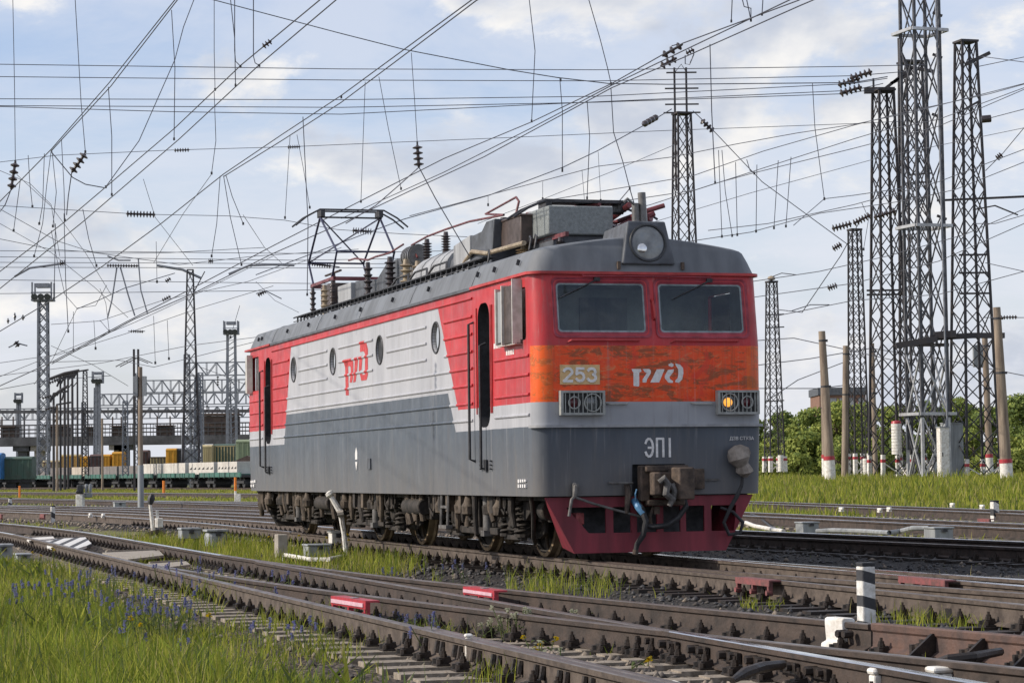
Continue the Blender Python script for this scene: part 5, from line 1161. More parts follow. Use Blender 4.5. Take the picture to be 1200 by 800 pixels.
# poles
def pole(label, pxb, pyb, pxt, pyt, Y, rb_px, rt_px, mt='conpole', foot=True, name='concrete_pole', group='poles on the grass bank'):
    a, b = atY(pxb, pyb, Y), atY(pxt, pyt, Y); a = a-np.array([0, 0, 0.15]); k = px2m(Y); t = thing(name, label, 'pole', a, 0, group); d = b-a
    mb = MB(); mb.tube([(0, 0, 0), tuple(d*0.5), tuple(d)], [rb_px*k, (rb_px+rt_px)/2*k, rt_px*k], 14); mb.build('shaft', M[mt], t)
    for f_ in (0.62, 0.93): mb = MB(); rr = (rb_px+(rt_px-rb_px)*f_)*k*1.06; mb.tube([tuple(d*f_), tuple(d*(f_+0.012))], rr, 14); mb.box(tuple(d*(f_+0.006)+np.array([rr, 0, 0])), (0.16, 0.1, 0.12)); mb.build('steel_clamp', M['dark'], t)
    if foot:
        l_ = np.linalg.norm(d); q = d/l_; mb = MB(); mb.tube([(0, 0, 0), tuple(q*1.1)], rb_px*k*1.05, 14); f = mb.build('painted_foot', M['white'], t)
        mb = MB(); mb.tube([tuple(q*0.98), tuple(q*1.18)], rb_px*k*1.09, 14); mb.build('red_band', M['redpaint'], f)
    return t
pole('leaning concrete pole with white foot and red band right of the locomotive', 973, 558, 963, 388, 125, 6.3, 4.0)
pole('concrete pole half hidden just left behind the leaning concrete pole', 967, 555, 964, 430, 132, 3.6, 2.8)
pole('straight bare concrete pole between the leaning pole and the slim mast', 990, 555, 991, 405, 135, 4.2, 3.2, foot=False)
pole('thick leaning concrete pole with white foot at the right edge', 1180, 562, 1168, 360, 122, 7.2, 4.4)
t = pole('concrete pole carrying a grey cabinet, behind the rightmost lattice mast', 1160, 553, 1154, 395, 140, 4.2, 3.4)
mb = MB(); p = atY(1146, 417, 139.5)-np.array(t.location); mb.box(p, (0.55, 0.35, 1.25)); mb.build('grey_cabinet', M['greybox'], t, bevel=0.03)
pole('slim grey pole standing behind the capped lattice mast', 1026, 556, 1022, 402, 148, 3.0, 2.4, foot=False)
# counterweights and cabinets
def weight(label, px, py0, py1, wpx, Y, top=None):
    a, b = atY(px, py1, Y), atY(px, py0, Y); t = thing('counterweight', label, 'counterweight', a, 0, 'white tensioning weights at the masts'); H = b[2]-a[2]; r = wpx/2*px2m(Y)
    n = max(4, int(H/0.16))
    mb = MB(); prof = []
    for k in range(n): z0 = H*k/n; z1 = H*(k+0.86)/n; prof += [(r, z0), (r, z1), (r*0.88, z1+H*0.02/n), (r*0.88, H*(k+0.99)/n)]
    mb.lathe(prof, (0, 0, 0), (0, 0, 1), 14); mb.build('weight_stack', M['white'], t)
    if top: mb = MB(); mb.lathe([(r*1.02, 0), (r*0.9, 0.12), (0.05, 0.16)], (0, 0, H), (0, 0, 1), 14); mb.build('red_top', M['redpaint'], t)
    mb = MB(); mb.cyl((0, 0, H), (0, 0, H+3.2), 0.02, 5); mb.build('rod', M['steelblue'], t)
weight('stack of white ring weights with a red top, hanging in the capped mast', 1051, 496, 532, 12, YR-1.6, True)
weight('small white ring weights hanging low by the mast nearest the locomotive', 915, 533, 552, 6.5, 157)
weight('small white ring weights low by the short slim mast', 1015, 537, 556, 7.5, 149)
def cabinet(label, px0, px1, py0, py1, Y, dep, mt, name='equipment_cabinet', rz=0.3):
    a = atY((px0+px1)/2, py1, Y); w_ = (px1-px0)*px2m(Y); H = (py1-py0)*px2m(Y); t = thing(name, label, 'cabinet', a-np.array([0, 0, 0.15]), rz)
    mb = MB(); mb.bx(-w_/2, w_/2, 0, dep, 0, H+0.15); mb.build('case', M[mt], t, angle=0, bevel=0.02)
    mb = MB(); mb.bx(-w_/2+0.05, w_/2-0.05, -0.025, -0.002, 0.25, H); d = mb.build('door', M[mt], t, angle=0, bevel=0.01)
    mb = MB(); mb.bx(-w_/2+0.1, -w_/2+0.14, -0.06, -0.027, H*0.5, H*0.5+0.2); mb.build('handle', M['dark'], d, angle=0)
    mb = MB(); mb.bx(-w_/2-0.03, w_/2+0.03, -0.04, dep+0.03, H+0.152, H+0.2); mb.build('roof', M['greybox'], t, angle=0)
    return t
cabinet('narrow white equipment cabinet standing in the foot of the silver tower', 1102, 1114, 501, 561, YR-3.5, 0.4, 'white')
cabinet('wide grey equipment cabinet behind the narrow white one', 1111, 1131, 496, 558, YR-0.4, 0.9, 'greybox')
# ------------------------------------------------------------------ left yard: bridge, portals, masts
def bx_w(mb, a, b, hw_, z0, z1, mi=0):
    """box beam from a to b (world) given half width"""
    a, b = np.asarray(a)[:2], np.asarray(b)[:2]; d = (b-a)/np.linalg.norm(b-a); n = np.array([-d[1], d[0]])*hw_
    P = [a+n, a-n, b-n, b+n]; vs = [(*p, z0) for p in P]+[(*p, z1) for p in P]
    mb.add(vs, [(0, 1, 2, 3), (7, 6, 5, 4), (0, 4, 5, 1), (1, 5, 6, 2), (2, 6, 7, 3), (3, 7, 4, 0)], mi)
M['bridge'] = mat('bridge_steel_dark', (0.085, 0.085, 0.09), 0.75, 0.1, scale=0.8, var=0.3)
M['shed'] = mat('brown_sheeting', (0.12, 0.085, 0.07), 0.8, scale=1.2, col2=(0.075, 0.055, 0.05))
YB = 390
br = thing('footbridge', 'long dark footbridge crossing the yard on the left, with railings and brown cabins', 'footbridge', (atY(150, 515, YB)[0], YB, 0))
bo = np.array(br.location)
zd0, zd1 = atY(0, 523, YB)[2], atY(0, 512.5, YB)[2]; xa, xb = atY(-90, 515, YB)[0], atY(470, 515, YB)[0]
mb = MB(); mb.bx(xa-bo[0], xb-bo[0], -2.2, 2.2, zd0, zd1); mb.build('deck', M['bridge'], br, angle=0)
for yy in (-2.2, 2.2):
    mb = MB(); n = 70
    for i in range(n+1):
        x = xa+(xb-xa)*i/n-bo[0]; mb.bx(x-0.05, x+0.05, yy-0.04, yy+0.04, zd1-0.05, zd1+1.9)
    for z in (0.6, 1.2, 1.9): mb.bx(xa-bo[0], xb-bo[0], yy-0.05, yy+0.05, zd1+z-0.06, zd1+z+0.06)
    mb.build('railing', M['bridge'], br, angle=0)
for px in (-60, 28, 47, 140, 146, 262, 350, 430):
    x = atY(px, 540, YB)[0]-bo[0]; mb = MB(); mb.bx(x-0.7, x+0.7, -1.2, 1.2, -0.4, zd0); mb.bx(x-1.4, x+1.4, -1.8, 1.8, zd0-0.8, zd0-0.01); mb.build('pier', M['concrete'] if px in (47, 140) else M['bridge'], br, angle=0)
for p0, p1, hh in ((4, 20, 15), (56, 80, 15), (104, 117, 13), (133, 146, 14), (185, 203, 14), (234, 280, 29)):
    x0, x1 = atY(p0, 510, YB)[0]-bo[0], atY(p1, 510, YB)[0]-bo[0]; h = hh*px2m(YB)
    mb = MB(); mb.bx(x0, x1, -2.0, 2.0, zd1+0.02, zd1+h*0.75); mb.bx(x0-0.2, x1+0.2, -2.4, 2.4, zd1+h*0.78, zd1+h*0.86); mb.bx(x0+0.1, x0+0.3, -2.1, -1.9, zd1, zd1+h*1.6); mb.bx(x1-0.3, x1-0.1, -2.1, -1.9, zd1, zd1+h*1.6); mb.build('cabin', M['shed'], br, angle=0)
z = atY(0, 482, YB)[2]; mb = MB(); mb.tube([(xa-bo[0], -1, z), (xb-bo[0], -1, z-0.6)], 0.35, 4)
for px in (-40, 30, 60, 100, 148, 232, 280): x = atY(px, 500, YB)[0]-bo[0]; mb.bx(x-0.12, x+0.12, -1.1, -0.9, zd1, z)
mb.build('overhead_pipe', M['bridge'], br, angle=0)
def gantry(label, pxl, pxr, py0, py1, Y, mt, npan, postpx=(), tilt=0.0):
    x0, x1 = atY(pxl, py0, Y)[0], atY(pxr, py0, Y)[0]; zt, zb = atY(pxl, py0, Y)[2], atY(pxl, py1, Y)[2]
    t = thing('portal_gantry', label, 'gantry', ((x0+x1)/2, Y, -0.2), 0, 'trussed portal gantries over the yard'); cx = (x0+x1)/2; k = 0.072*Y/300
    mb = MB(); zt += 0.2; zb += 0.2
    for yy in (-0.5, 0.5):
        for z in (zt, zb): mb.tube([(x0-cx, yy, z), (x1-cx, yy, z-(x1-x0)*tilt)], k, 4)
        for i in range(npan):
            a, b = x0+(x1-x0)*i/npan-cx, x0+(x1-x0)*(i+1)/npan-cx; za = -(a+cx-x0)*tilt; zb_ = -(b+cx-x0)*tilt
            mb.tube([(a, yy, zb+za if i % 2 == 0 else zt+za), (b, yy, zt+zb_ if i % 2 == 0 else zb+zb_)], k*0.8, 4, caps=False); mb.tube([(a, yy, zb+za), (a, yy, zt+za)], k*0.7, 4, caps=False)
    mb.build('truss', M[mt], t, angle=0)
    for p in postpx:
        x = atY(p, py0, Y)[0]-cx; mb = MB(); lattice_mb(mb, zt+1.0, 0.9, 0.6, 0.13, 0.06); o = mb.build('post', M[mt], t, angle=0); o.location = (x, 0, 0)
    for i in range(5):
        x = (x0-cx)+(x1-x0)*(i+0.6)/5; mb = MB(); discs(mb, (x, 0, zb-0.1), (x, 0, zb-1.3), 4, 0.17); mb.build('insulator', M['insul'], t)
gantry('highest grey truss gantry, meeting the rear of the locomotive roof line', 219, 520, 425, 440, 300, 'greysteel_haze', 26, (219, 500))
gantry('second truss gantry down, left of the locomotive rear', 160, 520, 446, 460, 340, 'greysteel_haze', 36, (161, 235, 500))
gantry('third truss gantry down, half hidden by the masts on the left', 112, 520, 462, 475, 380, 'greysteel_haze', 44, (113, 268, 480))
gantry('lowest and farthest truss gantry, just above the footbridge', -70, 520, 480, 493, 425, 'greysteel_haze', 60, (-60, 98, 227, 470))
def ymast(label, px, pyb, pyt, Y, wb, wt, mt='steelblue', rot=12, panel=None, **k):
    return mast(label, px, pyb, pyt, Y, wb, wt, mt=mt, rot=rot, group='masts of the left yard', panel=panel, cap=False, leg=0.075*Y/160, **k)
l2 = ymast('tall tapering lattice mast with a cantilever arm near the locomotive rear', 224, 556, 316, 268, 24, 8, panel=1.5)
t, base, H, wb, wt = l2
part_tube(t, base, [atY(184, 311, 268), atY(214, 316, 268), atY(236, 326, 268)], 0.14, 'cantilever_arm', 'greysteel_haze', 6)
part_tube(t, base, [atY(240, 318, 268), atY(222, 352, 268)], 0.07, 'stay', 'steelblue', 4)
ymast('second slim lattice mast behind the tall tapering mast', 232, 556, 442, 285, 12, 7, mt='greysteel_haze')
def floodmast(label, px, pyb, pyt, Y, wpx, hpx, hh, mt='greysteel_haze', twin=False, nl=3):
    base = atY(px, pyb, Y); H = atY(px, pyt, Y)[2]-base[2]; k = px2m(Y); t = thing('floodlight_mast', label, 'floodlight mast', base, 0, 'floodlight masts of the yard')
    mb = MB()
    if twin:
        for s in (-1, 1): lm = wpx*k/2*s; mb.tube([(lm, 0, 0), (lm*0.8, 0, H)], 0.22*Y/300, 4)
        n = 24
        for i in range(n): mb.tube([(-wpx*k/2*0.9, 0, H*i/n), (wpx*k/2*0.9, 0, H*(i+1)/n)], 0.06*Y/300, 4, caps=False)
    else: lattice_mb(mb, H, wpx*k, wpx*k*0.85, 0.11*Y/160, 0.055*Y/160)
    mb.build('shaft', M[mt], t, angle=0)
    mb = MB(); w_ = hpx*k/2; h_ = hh*k
    mb.bx(-w_, w_, -w_*0.8, w_*0.8, H, H+0.2); mb.bx(-w_*0.6, w_*0.6, -w_*0.5, w_*0.5, H+h_*0.72, H+h_*0.95)
    for a in (-1, 1):
        for b in (-1, 1): mb.bx(a*w_*0.9-0.08, a*w_*0.9+0.08, b*w_*0.7-0.08, b*w_*0.7+0.08, H, H+h_)
    mb.tube([(-w_, -w_*0.8, H+h_*0.45), (w_, -w_*0.8, H+h_*0.45)], 0.07, 4); mb.build('platform', M[mt], t, angle=0)
    for i in range(nl):
        x = -w_*0.9+2*w_*0.9*(i+0.5)/nl; mb = MB(); mb.lathe([(0.12, 0), (0.36, 0.35), (0.38, 0.4), (0.05, 0.42)], (x, -w_*0.85, H+h_*0.3), (0, -0.8, -0.5), 10); mb.build('floodlight', M['roofdark'], t)
    return t
floodmast('tall lattice floodlight mast at the far left, lamp platform on its head', 51, 556, 353, 262, 12, 25, 22)
floodmast('floodlight mast on twin posts just left of the locomotive rear', 272, 552, 392, 335, 11, 18, 16, twin=True)
floodmast('small distant floodlight mast above the middle of the footbridge', 115, 552, 449, 372, 4, 13, 14, twin=True)
floodmast('smallest floodlight mast in the haze near the left edge', 22, 552, 472, 420, 3, 9, 12, twin=True)
ymast('short square lattice mast left of the dark lamp post', 100, 556, 435, 255, 9, 5)
ymast('pale lattice post with a dark bulky head left of the signal mast', 147, 556, 470, 262, 8, 6, mt='greysteel_haze')
k_ = 0
posts = [(63, 462, 1.5, 250, 'steelblue'), (71, 444, 1.3, 262, 'steelblue'), (76, 441, 1.5, 274, 'steelblue'), (80, 438, 1.3, 286, 'steelblue'), (85, 437, 1.5, 298, 'steelblue'), (91, 436, 1.2, 310, 'steelblue'), (120, 490, 1.3, 260, 'conpole'), (214, 496, 1.2, 270, 'greysteel_haze'), (67, 475, 1.6, 245, 'conpole')]
for (px, pyt, r_, Y, mt) in posts:
    a, b = atY(px, 556, Y), atY(px, pyt, Y); k = px2m(Y); a[2] = -0.2
    t = thing('contact_line_post', 'one of the thin dark posts in a receding row left of the signal mast', 'post', a, 0, 'receding row of contact line posts')
    mb = MB(); mb.tube([(0, 0, 0), (0, 0, b[2]+0.2)], [r_*k*1.1, r_*k*0.9], 6); mb.build('shaft', M[mt], t)
    if px < 92:
        mb = MB(); mb.tube([(-4.0*k*Y/262, 0, b[2]-0.6), (0, 0, b[2]+0.3), (1.4, 0, b[2]+0.5)], 0.13, 4); mb.tube([(-4.0*k*Y/262, 0, b[2]-1.6), (0, 0, b[2]-1.0)], 0.08, 4); mb.build('arm', M['steelblue'], t)
        mb = MB(); discs(mb, (-1.2, 0, b[2]-0.2), (-0.2, 0, b[2]+0.1), 4, 0.2); mb.build('insulator', M['insul'], t)
# receding cantilever row: one longer slanting arm pair as in the photo
for (p0, p1, q0, q1, Y, lab) in ((58, 444, 93, 434, 258, 'long slanting bracket arm at the head of the post row on the left'), (59, 468, 78, 453, 252, 'lower slanting bracket arm under the head of the post row')):
    t = thing('bracket_arm', lab, 'bracket', atY(q0, q1, Y)); part_tube(t, None, [atY(p0, p1, Y), atY((p0+q0)/2, (p1+q1)/2-1.5, Y), atY(q0, q1, Y)], 0.16, 'arm', 'steelblue', 6); part_tube(t, None, [atY((p0+q0)/2+4, p1+1, Y), atY(q0-2, q1+3, Y)], 0.1, 'brace', 'steelblue', 4)
# the nearer signal mast and the twin posts behind it
sg = at(165, 597, -0.25); t = thing('signal_mast', 'signal mast in the left yard, grey steel foot and a relay box seen from behind', 'signal mast', sg); k = px2m(sg[1])
zz = lambda py: (597-py)*k
mb = MB(); mb.tube([(0, 0, 0), (0, 0, zz(545))], 3.6*k, 14); mb.build('steel_foot', M['greybox'], t)
mb = MB(); mb.tube([(0, 0, zz(545)), (0, 0, zz(430))], [3.0*k, 2.5*k], 14); mb.build('shaft', M['conpole'], t)
mb = MB(); mb.bx(-8*k, -2.8*k, -4*k, 4*k, zz(464), zz(441)); mb.bx(2.8*k, 7*k, -4*k, 4*k, zz(464), zz(441)); mb.bx(-8*k, 7*k, 2.7*k, 4*k, zz(464), zz(441)); mb.build('relay_box', M['greybox'], t, angle=0)
for px, pyt in ((157.5, 409), (162.5, 409)):
    a = atY(px, 556, 240); a[2] = -0.2; b = atY(px, pyt, 240); tp = thing('steel_post', 'one of two dark posts standing close together behind the signal mast', 'post', a, 0, 'twin dark posts behind the signal mast')
    mb = MB(); mb.tube([(0, 0, 0), (0, 0, b[2]+0.2)], 0.14, 4); mb.build('shaft', M['steelblue'], tp, angle=0)
    mb = MB(); mb.tube([(-1.8, 0, b[2]-1.5), (0, 0, b[2]-0.6), (1.4, 0, b[2]-1.2)], 0.06, 4); mb.build('arm', M['steelblue'], tp, angle=0)
# ------------------------------------------------------------------ wagons
M['teal'] = mat('wagon_teal', (0.045, 0.16, 0.13), 0.7, scale=1.5, col2=(0.06, 0.10, 0.09), streak=True)
M['blockbeige'] = mat('block_beige', (0.50, 0.44, 0.37), 0.9, scale=1.5, col2=(0.38, 0.33, 0.28))
M['blockgrey'] = mat('block_grey', (0.20, 0.185, 0.18), 0.9, scale=1.5, col2=(0.14, 0.13, 0.13))
M['blockwhite'] = mat('block_pale', (0.56, 0.54, 0.50), 0.9, scale=1.5, col2=(0.44, 0.41, 0.38))
M['wblue'] = mat('wagon_blue', (0.03, 0.14, 0.34), 0.6, scale=1.2, var=0.25)
M['wgreen'] = mat('wagon_green', (0.055, 0.11, 0.085), 0.7, scale=1.2, col2=(0.08, 0.10, 0.08))
M['wyellow'] = mat('wagon_yellow', (0.56, 0.29, 0.02), 0.7, scale=1.0, col2=(0.45, 0.21, 0.02))
M['wpale'] = mat('wagon_pale_yellow', (0.50, 0.42, 0.22), 0.8, scale=1.0, col2=(0.34, 0.28, 0.16), streak=True)
M['wbrown'] = mat('wagon_brown', (0.10, 0.055, 0.05), 0.8, scale=1.0, var=0.3)
M['wlight'] = mat('wagon_light_green', (0.25, 0.30, 0.19), 0.8, scale=1.0, col2=(0.19, 0.235, 0.15))
tr = np.array([p for p in cl_T8]); tl0, tl1 = at(0, 570.5), at(290, 571.0); td = (tl1-tl0)/np.linalg.norm(tl1-tl0); trz = math.atan2(td[1], td[0])
def on_train(px):      # point of the train's axis seen at that place
    d = ray(px, 571); A = np.array([[d[0], -td[0]], [d[1], -td[1]]]); s_ = np.linalg.solve(A, tl0[:2]-CC[:2]); return tl0+td*s_[1]
def bogie_pair(t, x):
    mb = MB()
    for dx in (-0.9, 0.9): mb.cyl((x+dx, -0.85, 0.48), (x+dx, 0.85, 0.48), 0.48, 14)
    mb.bx(x-1.35, x+1.35, -1.0, -0.8, 0.42, 0.66); mb.bx(x-1.35, x+1.35, 0.8, 1.0, 0.42, 0.66); mb.bx(x-0.3, x+0.3, -0.9, 0.9, 0.5, 1.0); mb.build('wheel_bogie', M['dark'], t, angle=0)
lastx = None
fl = thing('flat_wagon', 'x', 'flat wagon', on_train(20), trz, 'flat wagons carrying concrete blocks')
mb = MB(); mb.bx(-6.6, 6.6, -1.45, 1.45, 1.02, 1.25, 1); mb.bx(-6.6, 6.6, -1.5, -1.46, 1.05, 1.5); mb.bx(-6.6, 6.6, 1.46, 1.5, 1.05, 1.5); mb.bx(-6.6, 6.6, -1.46, 1.46, 1.25, 1.34)
for i in range(9): mb.bx(-6.5+i*1.6, -6.4+i*1.6, -1.55, -1.502, 0.95, 1.5)
mb.build('deck', [M['teal'], M['dark']], fl, angle=0); bogie_pair(fl, -4.6); bogie_pair(fl, 4.6)
mb = MB(); mb.bx(-7.2, 7.2, -0.15, 0.15, 0.85, 1.02); mb.build('centre_sill', M['dark'], fl, angle=0)
first = on_train(-6)
flats = []
for i in range(8):
    p = first+td*(14.6*i); pos = ['first from the left edge', 'second from the left edge', 'third from the left edge', 'fourth from the left, behind the pale lattice post', 'fifth from the left, behind the signal mast', 'sixth from the left, under pale white blocks', 'seventh from the left, at the locomotive rear', 'eighth, hidden mostly behind the locomotive', 'ninth, hidden behind the locomotive'][i]
    if i == 0: o = fl; o.location = tuple(p); o['label'] = 'teal flat wagon loaded with concrete blocks, '+pos
    else: o = dup(fl, p, None, 'teal flat wagon loaded with concrete blocks, '+pos)
def block(label, p0, p1, mt, h=1.15, z0=1.345, pat=False):
    a, b = on_train(p0+0.5), on_train(p1-0.5); l_ = np.linalg.norm(b-a); c = (a+b)/2
    t = thing('concrete_block', label, 'concrete block', (c[0], c[1], z0), trz, 'concrete blocks stacked on the flat wagons')
    mb = MB(); mb.bx(-l_/2, l_/2, -1.2, 1.2, 0, h); mb.build('block', M[mt], t, angle=0, bevel=0.03)
    mb = MB()
    if pat:
        n = 6
        for i in range(n):
            x = -l_/2+l_*(i+0.5)/n; mb.prism([(x-l_/n*0.35, h*0.42), (x+l_/n*0.3, h*0.62), (x+l_/n*0.3, h*0.42)], 'y', -1.22, -1.19)
    else: mb.bx(-0.02, 0.02, -1.215, -1.19, 0.02, h-0.02)
    mb.build('notch', M['dark'], t, angle=0)
ord_ = ['first', 'second', 'third', 'fourth', 'fifth', 'sixth', 'seventh', 'eighth', 'ninth', 'tenth', 'eleventh', 'twelfth', 'thirteenth', 'fourteenth']
for i, (a, b, mt) in enumerate([(19, 28.5, 'blockbeige'), (29, 39.5, 'blockbeige'), (40, 50, 'blockgrey'), (51.5, 64, 'blockgrey'), (65, 78, 'blockgrey'), (79.5, 93.5, 'blockgrey'), (95, 111, 'blockbeige'), (112, 129, 'blockgrey'), (131, 149.5, 'blockgrey'), (151, 175.5, 'blockgrey'), (176.5, 201.5, 'blockwhite'), (203.5, 230.5, 'blockwhite'), (234, 264.5, 'blockwhite'), (268, 292, 'blockwhite')]):
    adj = {'blockbeige': 'beige', 'blockgrey': 'dark grey', 'blockwhite': 'pale'}[mt]
    block(f'{adj} concrete block, {ord_[i]} from the left in the row on the flat wagons', a, b, mt, 1.2 if i > 9 else 1.05, pat=i > 11)
def wagon(label, p0, p1, pyt, mt, Y=None, ribs=8, name='covered_wagon', rib_mt='dark', z0=1.1, roof=True, group='wagons and containers behind the flat wagons', dep=2.8, end=None):
    if Y is None: a, b = on_train(p0), on_train(p1); rz = trz
    else: a, b = atY(p0, 550, Y), atY(p1, 550, Y); rz = 0.0
    c = (a+b)/2; l_ = np.linalg.norm((b-a)[:2]); top = atY((p0+p1)/2, pyt, c[1])[2]
    t = thing(name, label, 'wagon', (c[0], c[1], 0), rz, group)
    mb = MB(); mb.bx(-l_/2, l_/2, -dep/2, dep/2, z0, top); mb.build('body', M[mt], t, angle=0, bevel=0.04)
    mb = MB()
    for i in range(ribs): x = -l_/2+l_*(i+0.5)/ribs; mb.bx(x-0.07, x+0.07, -dep/2-0.07, -dep/2+0.01, z0+0.05, top-0.1)
    if ribs: mb.bx(-l_/2, l_/2, -dep/2-0.09, -dep/2+0.01, z0, z0+0.12); mb.bx(-l_/2, l_/2, -dep/2-0.09, -dep/2+0.01, top-0.14, top-0.02); mb.build('rib', M[rib_mt], t, angle=0)
    if roof:
        mb = MB(); mb.prism([(-dep/2-0.03, top), (-dep/2*0.7, top+0.16), (0, top+0.24), (dep/2*0.7, top+0.16), (dep/2+0.03, top)], 'x', -l_/2, l_/2); mb.build('roof', M[mt], t, angle=0)
    mb = MB(); mb.bx(-l_/2+0.1, l_/2-0.1, -1.2, 1.2, 0.7, z0-0.01); mb.bx(-l_/2+0.4, -l_/2+1.6, -0.9, 0.9, 0.02, 0.9); mb.bx(l_/2-1.6, l_/2-0.4, -0.9, 0.9, 0.02, 0.9); mb.build('underframe', M['dark'], t, angle=0)
    return t
wagon('dark green covered wagon at the far left, left of the concrete blocks', 5, 40, 537, 'wgreen', 292, ribs=5, rib_mt='wgreen')
wagon('blue wagon end cut off by the left edge of the photo', -40, 4, 533, 'wblue', 290, ribs=6, rib_mt='wblue')
YW = 345
wagon('pale yellow ribbed container behind the receding post row', 73, 95, 534, 'wpale', YW, 9, 'container', 'wyellow')
wagon('yellow ribbed container right of the pale one', 96, 106, 536, 'wyellow', YW, 4, 'container', 'wyellow')
wagon('dull yellow container low behind the far left floodlight mast', 52, 72, 541, 'wpale', YW, 5, 'container', 'wbrown')
wagon('dark brown covered wagon between the two yellow hoppers and containers', 107, 120, 534, 'wbrown', YW, 3)
wagon('bright yellow hopper wagon, left one of a pair', 121, 131, 534, 'wyellow', YW, 3, 'hopper_wagon', 'wyellow')
wagon('bright yellow hopper wagon, right one of a pair by the pale lattice post', 133, 146, 531, 'wyellow', YW, 3, 'hopper_wagon', 'wyellow')
wagon('brown wagon end just right of the signal mast', 166, 175, 529, 'wbrown', YW, 2)
wagon('low pale open wagon with dark posts right of the signal mast', 178, 196, 535, 'wpale', YW, 5, 'open_wagon', 'dark', roof=False)
wagon('bright yellow wagon with a dark end, left of the tall tapering mast', 196, 208, 527, 'wyellow', YW-6, 2, 'hopper_wagon', 'wyellow')
wagon('dark end wagon next to the bright yellow wagon', 208.5, 214, 527, 'dark', YW-5, 1)
wagon('pale blue grey wagon behind the tall tapering mast', 215, 232, 526, 'greybox', YW, 4, rib_mt='greybox')
wagon('pale striped container right of the tall tapering mast', 237, 250, 523, 'wpale', YW-30, 6, 'container', 'wpale')
wagon('dark green striped container by the locomotive rear', 252, 277, 522, 'wgreen', YW-28, 7, 'container', 'wpale')
wagon('light green covered wagon touching the locomotive rear edge', 278, 300, 517, 'wlight', YW-45, 4, rib_mt='wlight')
# brown roofed hut between the blocks, and the brick building behind the trees
a = atY(264, 545, 250); t = thing('brown_hut', 'small hut with a brown pitched roof behind the pale blocks', 'hut', (a[0], 272, -0.2)); zt = atY(264, 534, 272)[2]
mb = MB(); mb.bx(-1.4, 1.4, -1.2, 1.2, 0, zt-0.6); mb.build('wall', M['shed'], t, angle=0)
mb = MB(); mb.prism([(-2.0, zt-0.62), (2.0, zt-0.62), (0, zt+0.2)], 'y', -1.5, 1.5); mb.build('roof', M['shed'], t, angle=0)
YBD = 330; a, b = atY(955, 476, YBD), atY(1008, 455, YBD)
t = thing('brick_building', 'flat roofed grey and brick building behind the trees on the right', 'building', ((a[0]+b[0])/2, YBD, 0)); hw_ = (b[0]-a[0])/2
M['brick'] = mat('brick_dull', (0.24, 0.13, 0.09), 0.9, scale=2, col2=(0.17, 0.10, 0.075))
mb = MB(); mb.bx(-hw_, hw_, -5, 5, -0.3, b[2]-1.0); mb.build('wall', M['brick'], t, angle=0)
mb = MB(); mb.bx(-hw_-0.2, hw_+0.2, -5.2, 5.2, b[2]-0.99, b[2]); mb.build('roof', M['roofdark'], t, angle=0)
for i in range(5):
    mb = MB(); x = -hw_*0.8+hw_*1.6*i/4; mb.bx(x-0.4, x+0.4, -5.03, -4.99, b[2]-2.6, b[2]-1.4); mb.build('window', M['greybox'], t, angle=0)
# ------------------------------------------------------------------ overhead wires. Depths follow from the wire heights above the tracks
def wr(Y, k=1.0): return max(0.008, 0.62*k*Y/FPX)
def zpt(px, py, z): return at(px, py, z)
class Line:
    def __init__(s, name, label, pts, cat, group=None, k=1.0, mt='wire', part='conductor'):
        """pts: list of world points"""
        s.pts = [np.asarray(p, float) for p in pts]; s.t = thing(name, label, cat, s.pts[0], 0, group); s.conductor(s.pts, k, mt, part)
    def conductor(s, pts, k=1.0, mt='wire', part='conductor'):
        pts = [np.asarray(p, float) for p in pts]
        for e in (0, -1):                      # wires go on past the edges of the view
            v = pts[e]-CC; u, q = 600+FPX*(v@CR)/(v@CF), 400-FPX*(v@CU)/(v@CF)
            if u < 1 or u > 1199 or q < 1:
                d = pts[0]-pts[1] if e == 0 else pts[-1]-pts[-2]; x = pts[e]+d/np.linalg.norm(d)*28; x[2] = max(x[2], 4.5)
                pts = [x]+pts if e == 0 else pts+[x]
        mb = MB(); o = s.pts[0]; mb.tube([np.asarray(p)-o for p in pts], [wr(p[1], k) for p in pts], 5); return mb.build(part, M[mt], s.t, angle=0)
    def depth_at(s, px):
        best = None
        for a, b in zip(s.pts[:-1], s.pts[1:]):
            for i in range(21):
                p = a+(b-a)*i/20; v = p-CC; u = 600+FPX*(v@CR)/(v@CF)
                if best is None or abs(u-px) < best[0]: best = (abs(u-px), p[1])
        return best[1]
    def dropper(s, pix, k=0.7, ref=None, insul=None):
        Y = s.depth_at(ref if ref is not None else pix[-1][0]); P = [atY(a, b, Y) for a, b in pix]; mb = MB(); o = s.pts[0]
        mb.tube([p-o for p in P], wr(Y, k), 4); d = mb.build('dropper', M['wire'], s.t, angle=0)
        mb = MB(); q = P[-1]-o; mb.box(q, (0.022*Y/30, 0.022*Y/30, 0.034*Y/30)); mb.build('clamp', M['dark'], d, angle=0)
        if insul:
            mb = MB(); discs(mb, atY(*insul[0], Y)-o, atY(*insul[1], Y)-o, insul[2], insul[3]*px2m(Y)); mb.build('insulator', M['insul'], s.t)
    def insul(s, a, b, n, rpx, Y=None):
        Y0 = Y or s.depth_at(a[0]); Y1 = Y or s.depth_at(b[0]); o = s.pts[0]; mb = MB(); discs(mb, atY(*a, Y0)-o, atY(*b, Y1)-o, n, rpx*px2m((Y0+Y1)/2)); mb.build('insulator', M['insul'], s.t)
def zline(pix, z): return [zpt(a, b, z) for a, b in pix]
def yline(pix, Y0, Y1=None):
    Y1 = Y0 if Y1 is None else Y1; x0, x1 = pix[0][0], pix[-1][0]
    return [atY(a, b, Y0+(Y1-Y0)*(a-x0)/(x1-x0)) for a, b in pix]
CW = 6.52
g_ = 'contact lines over the tracks'
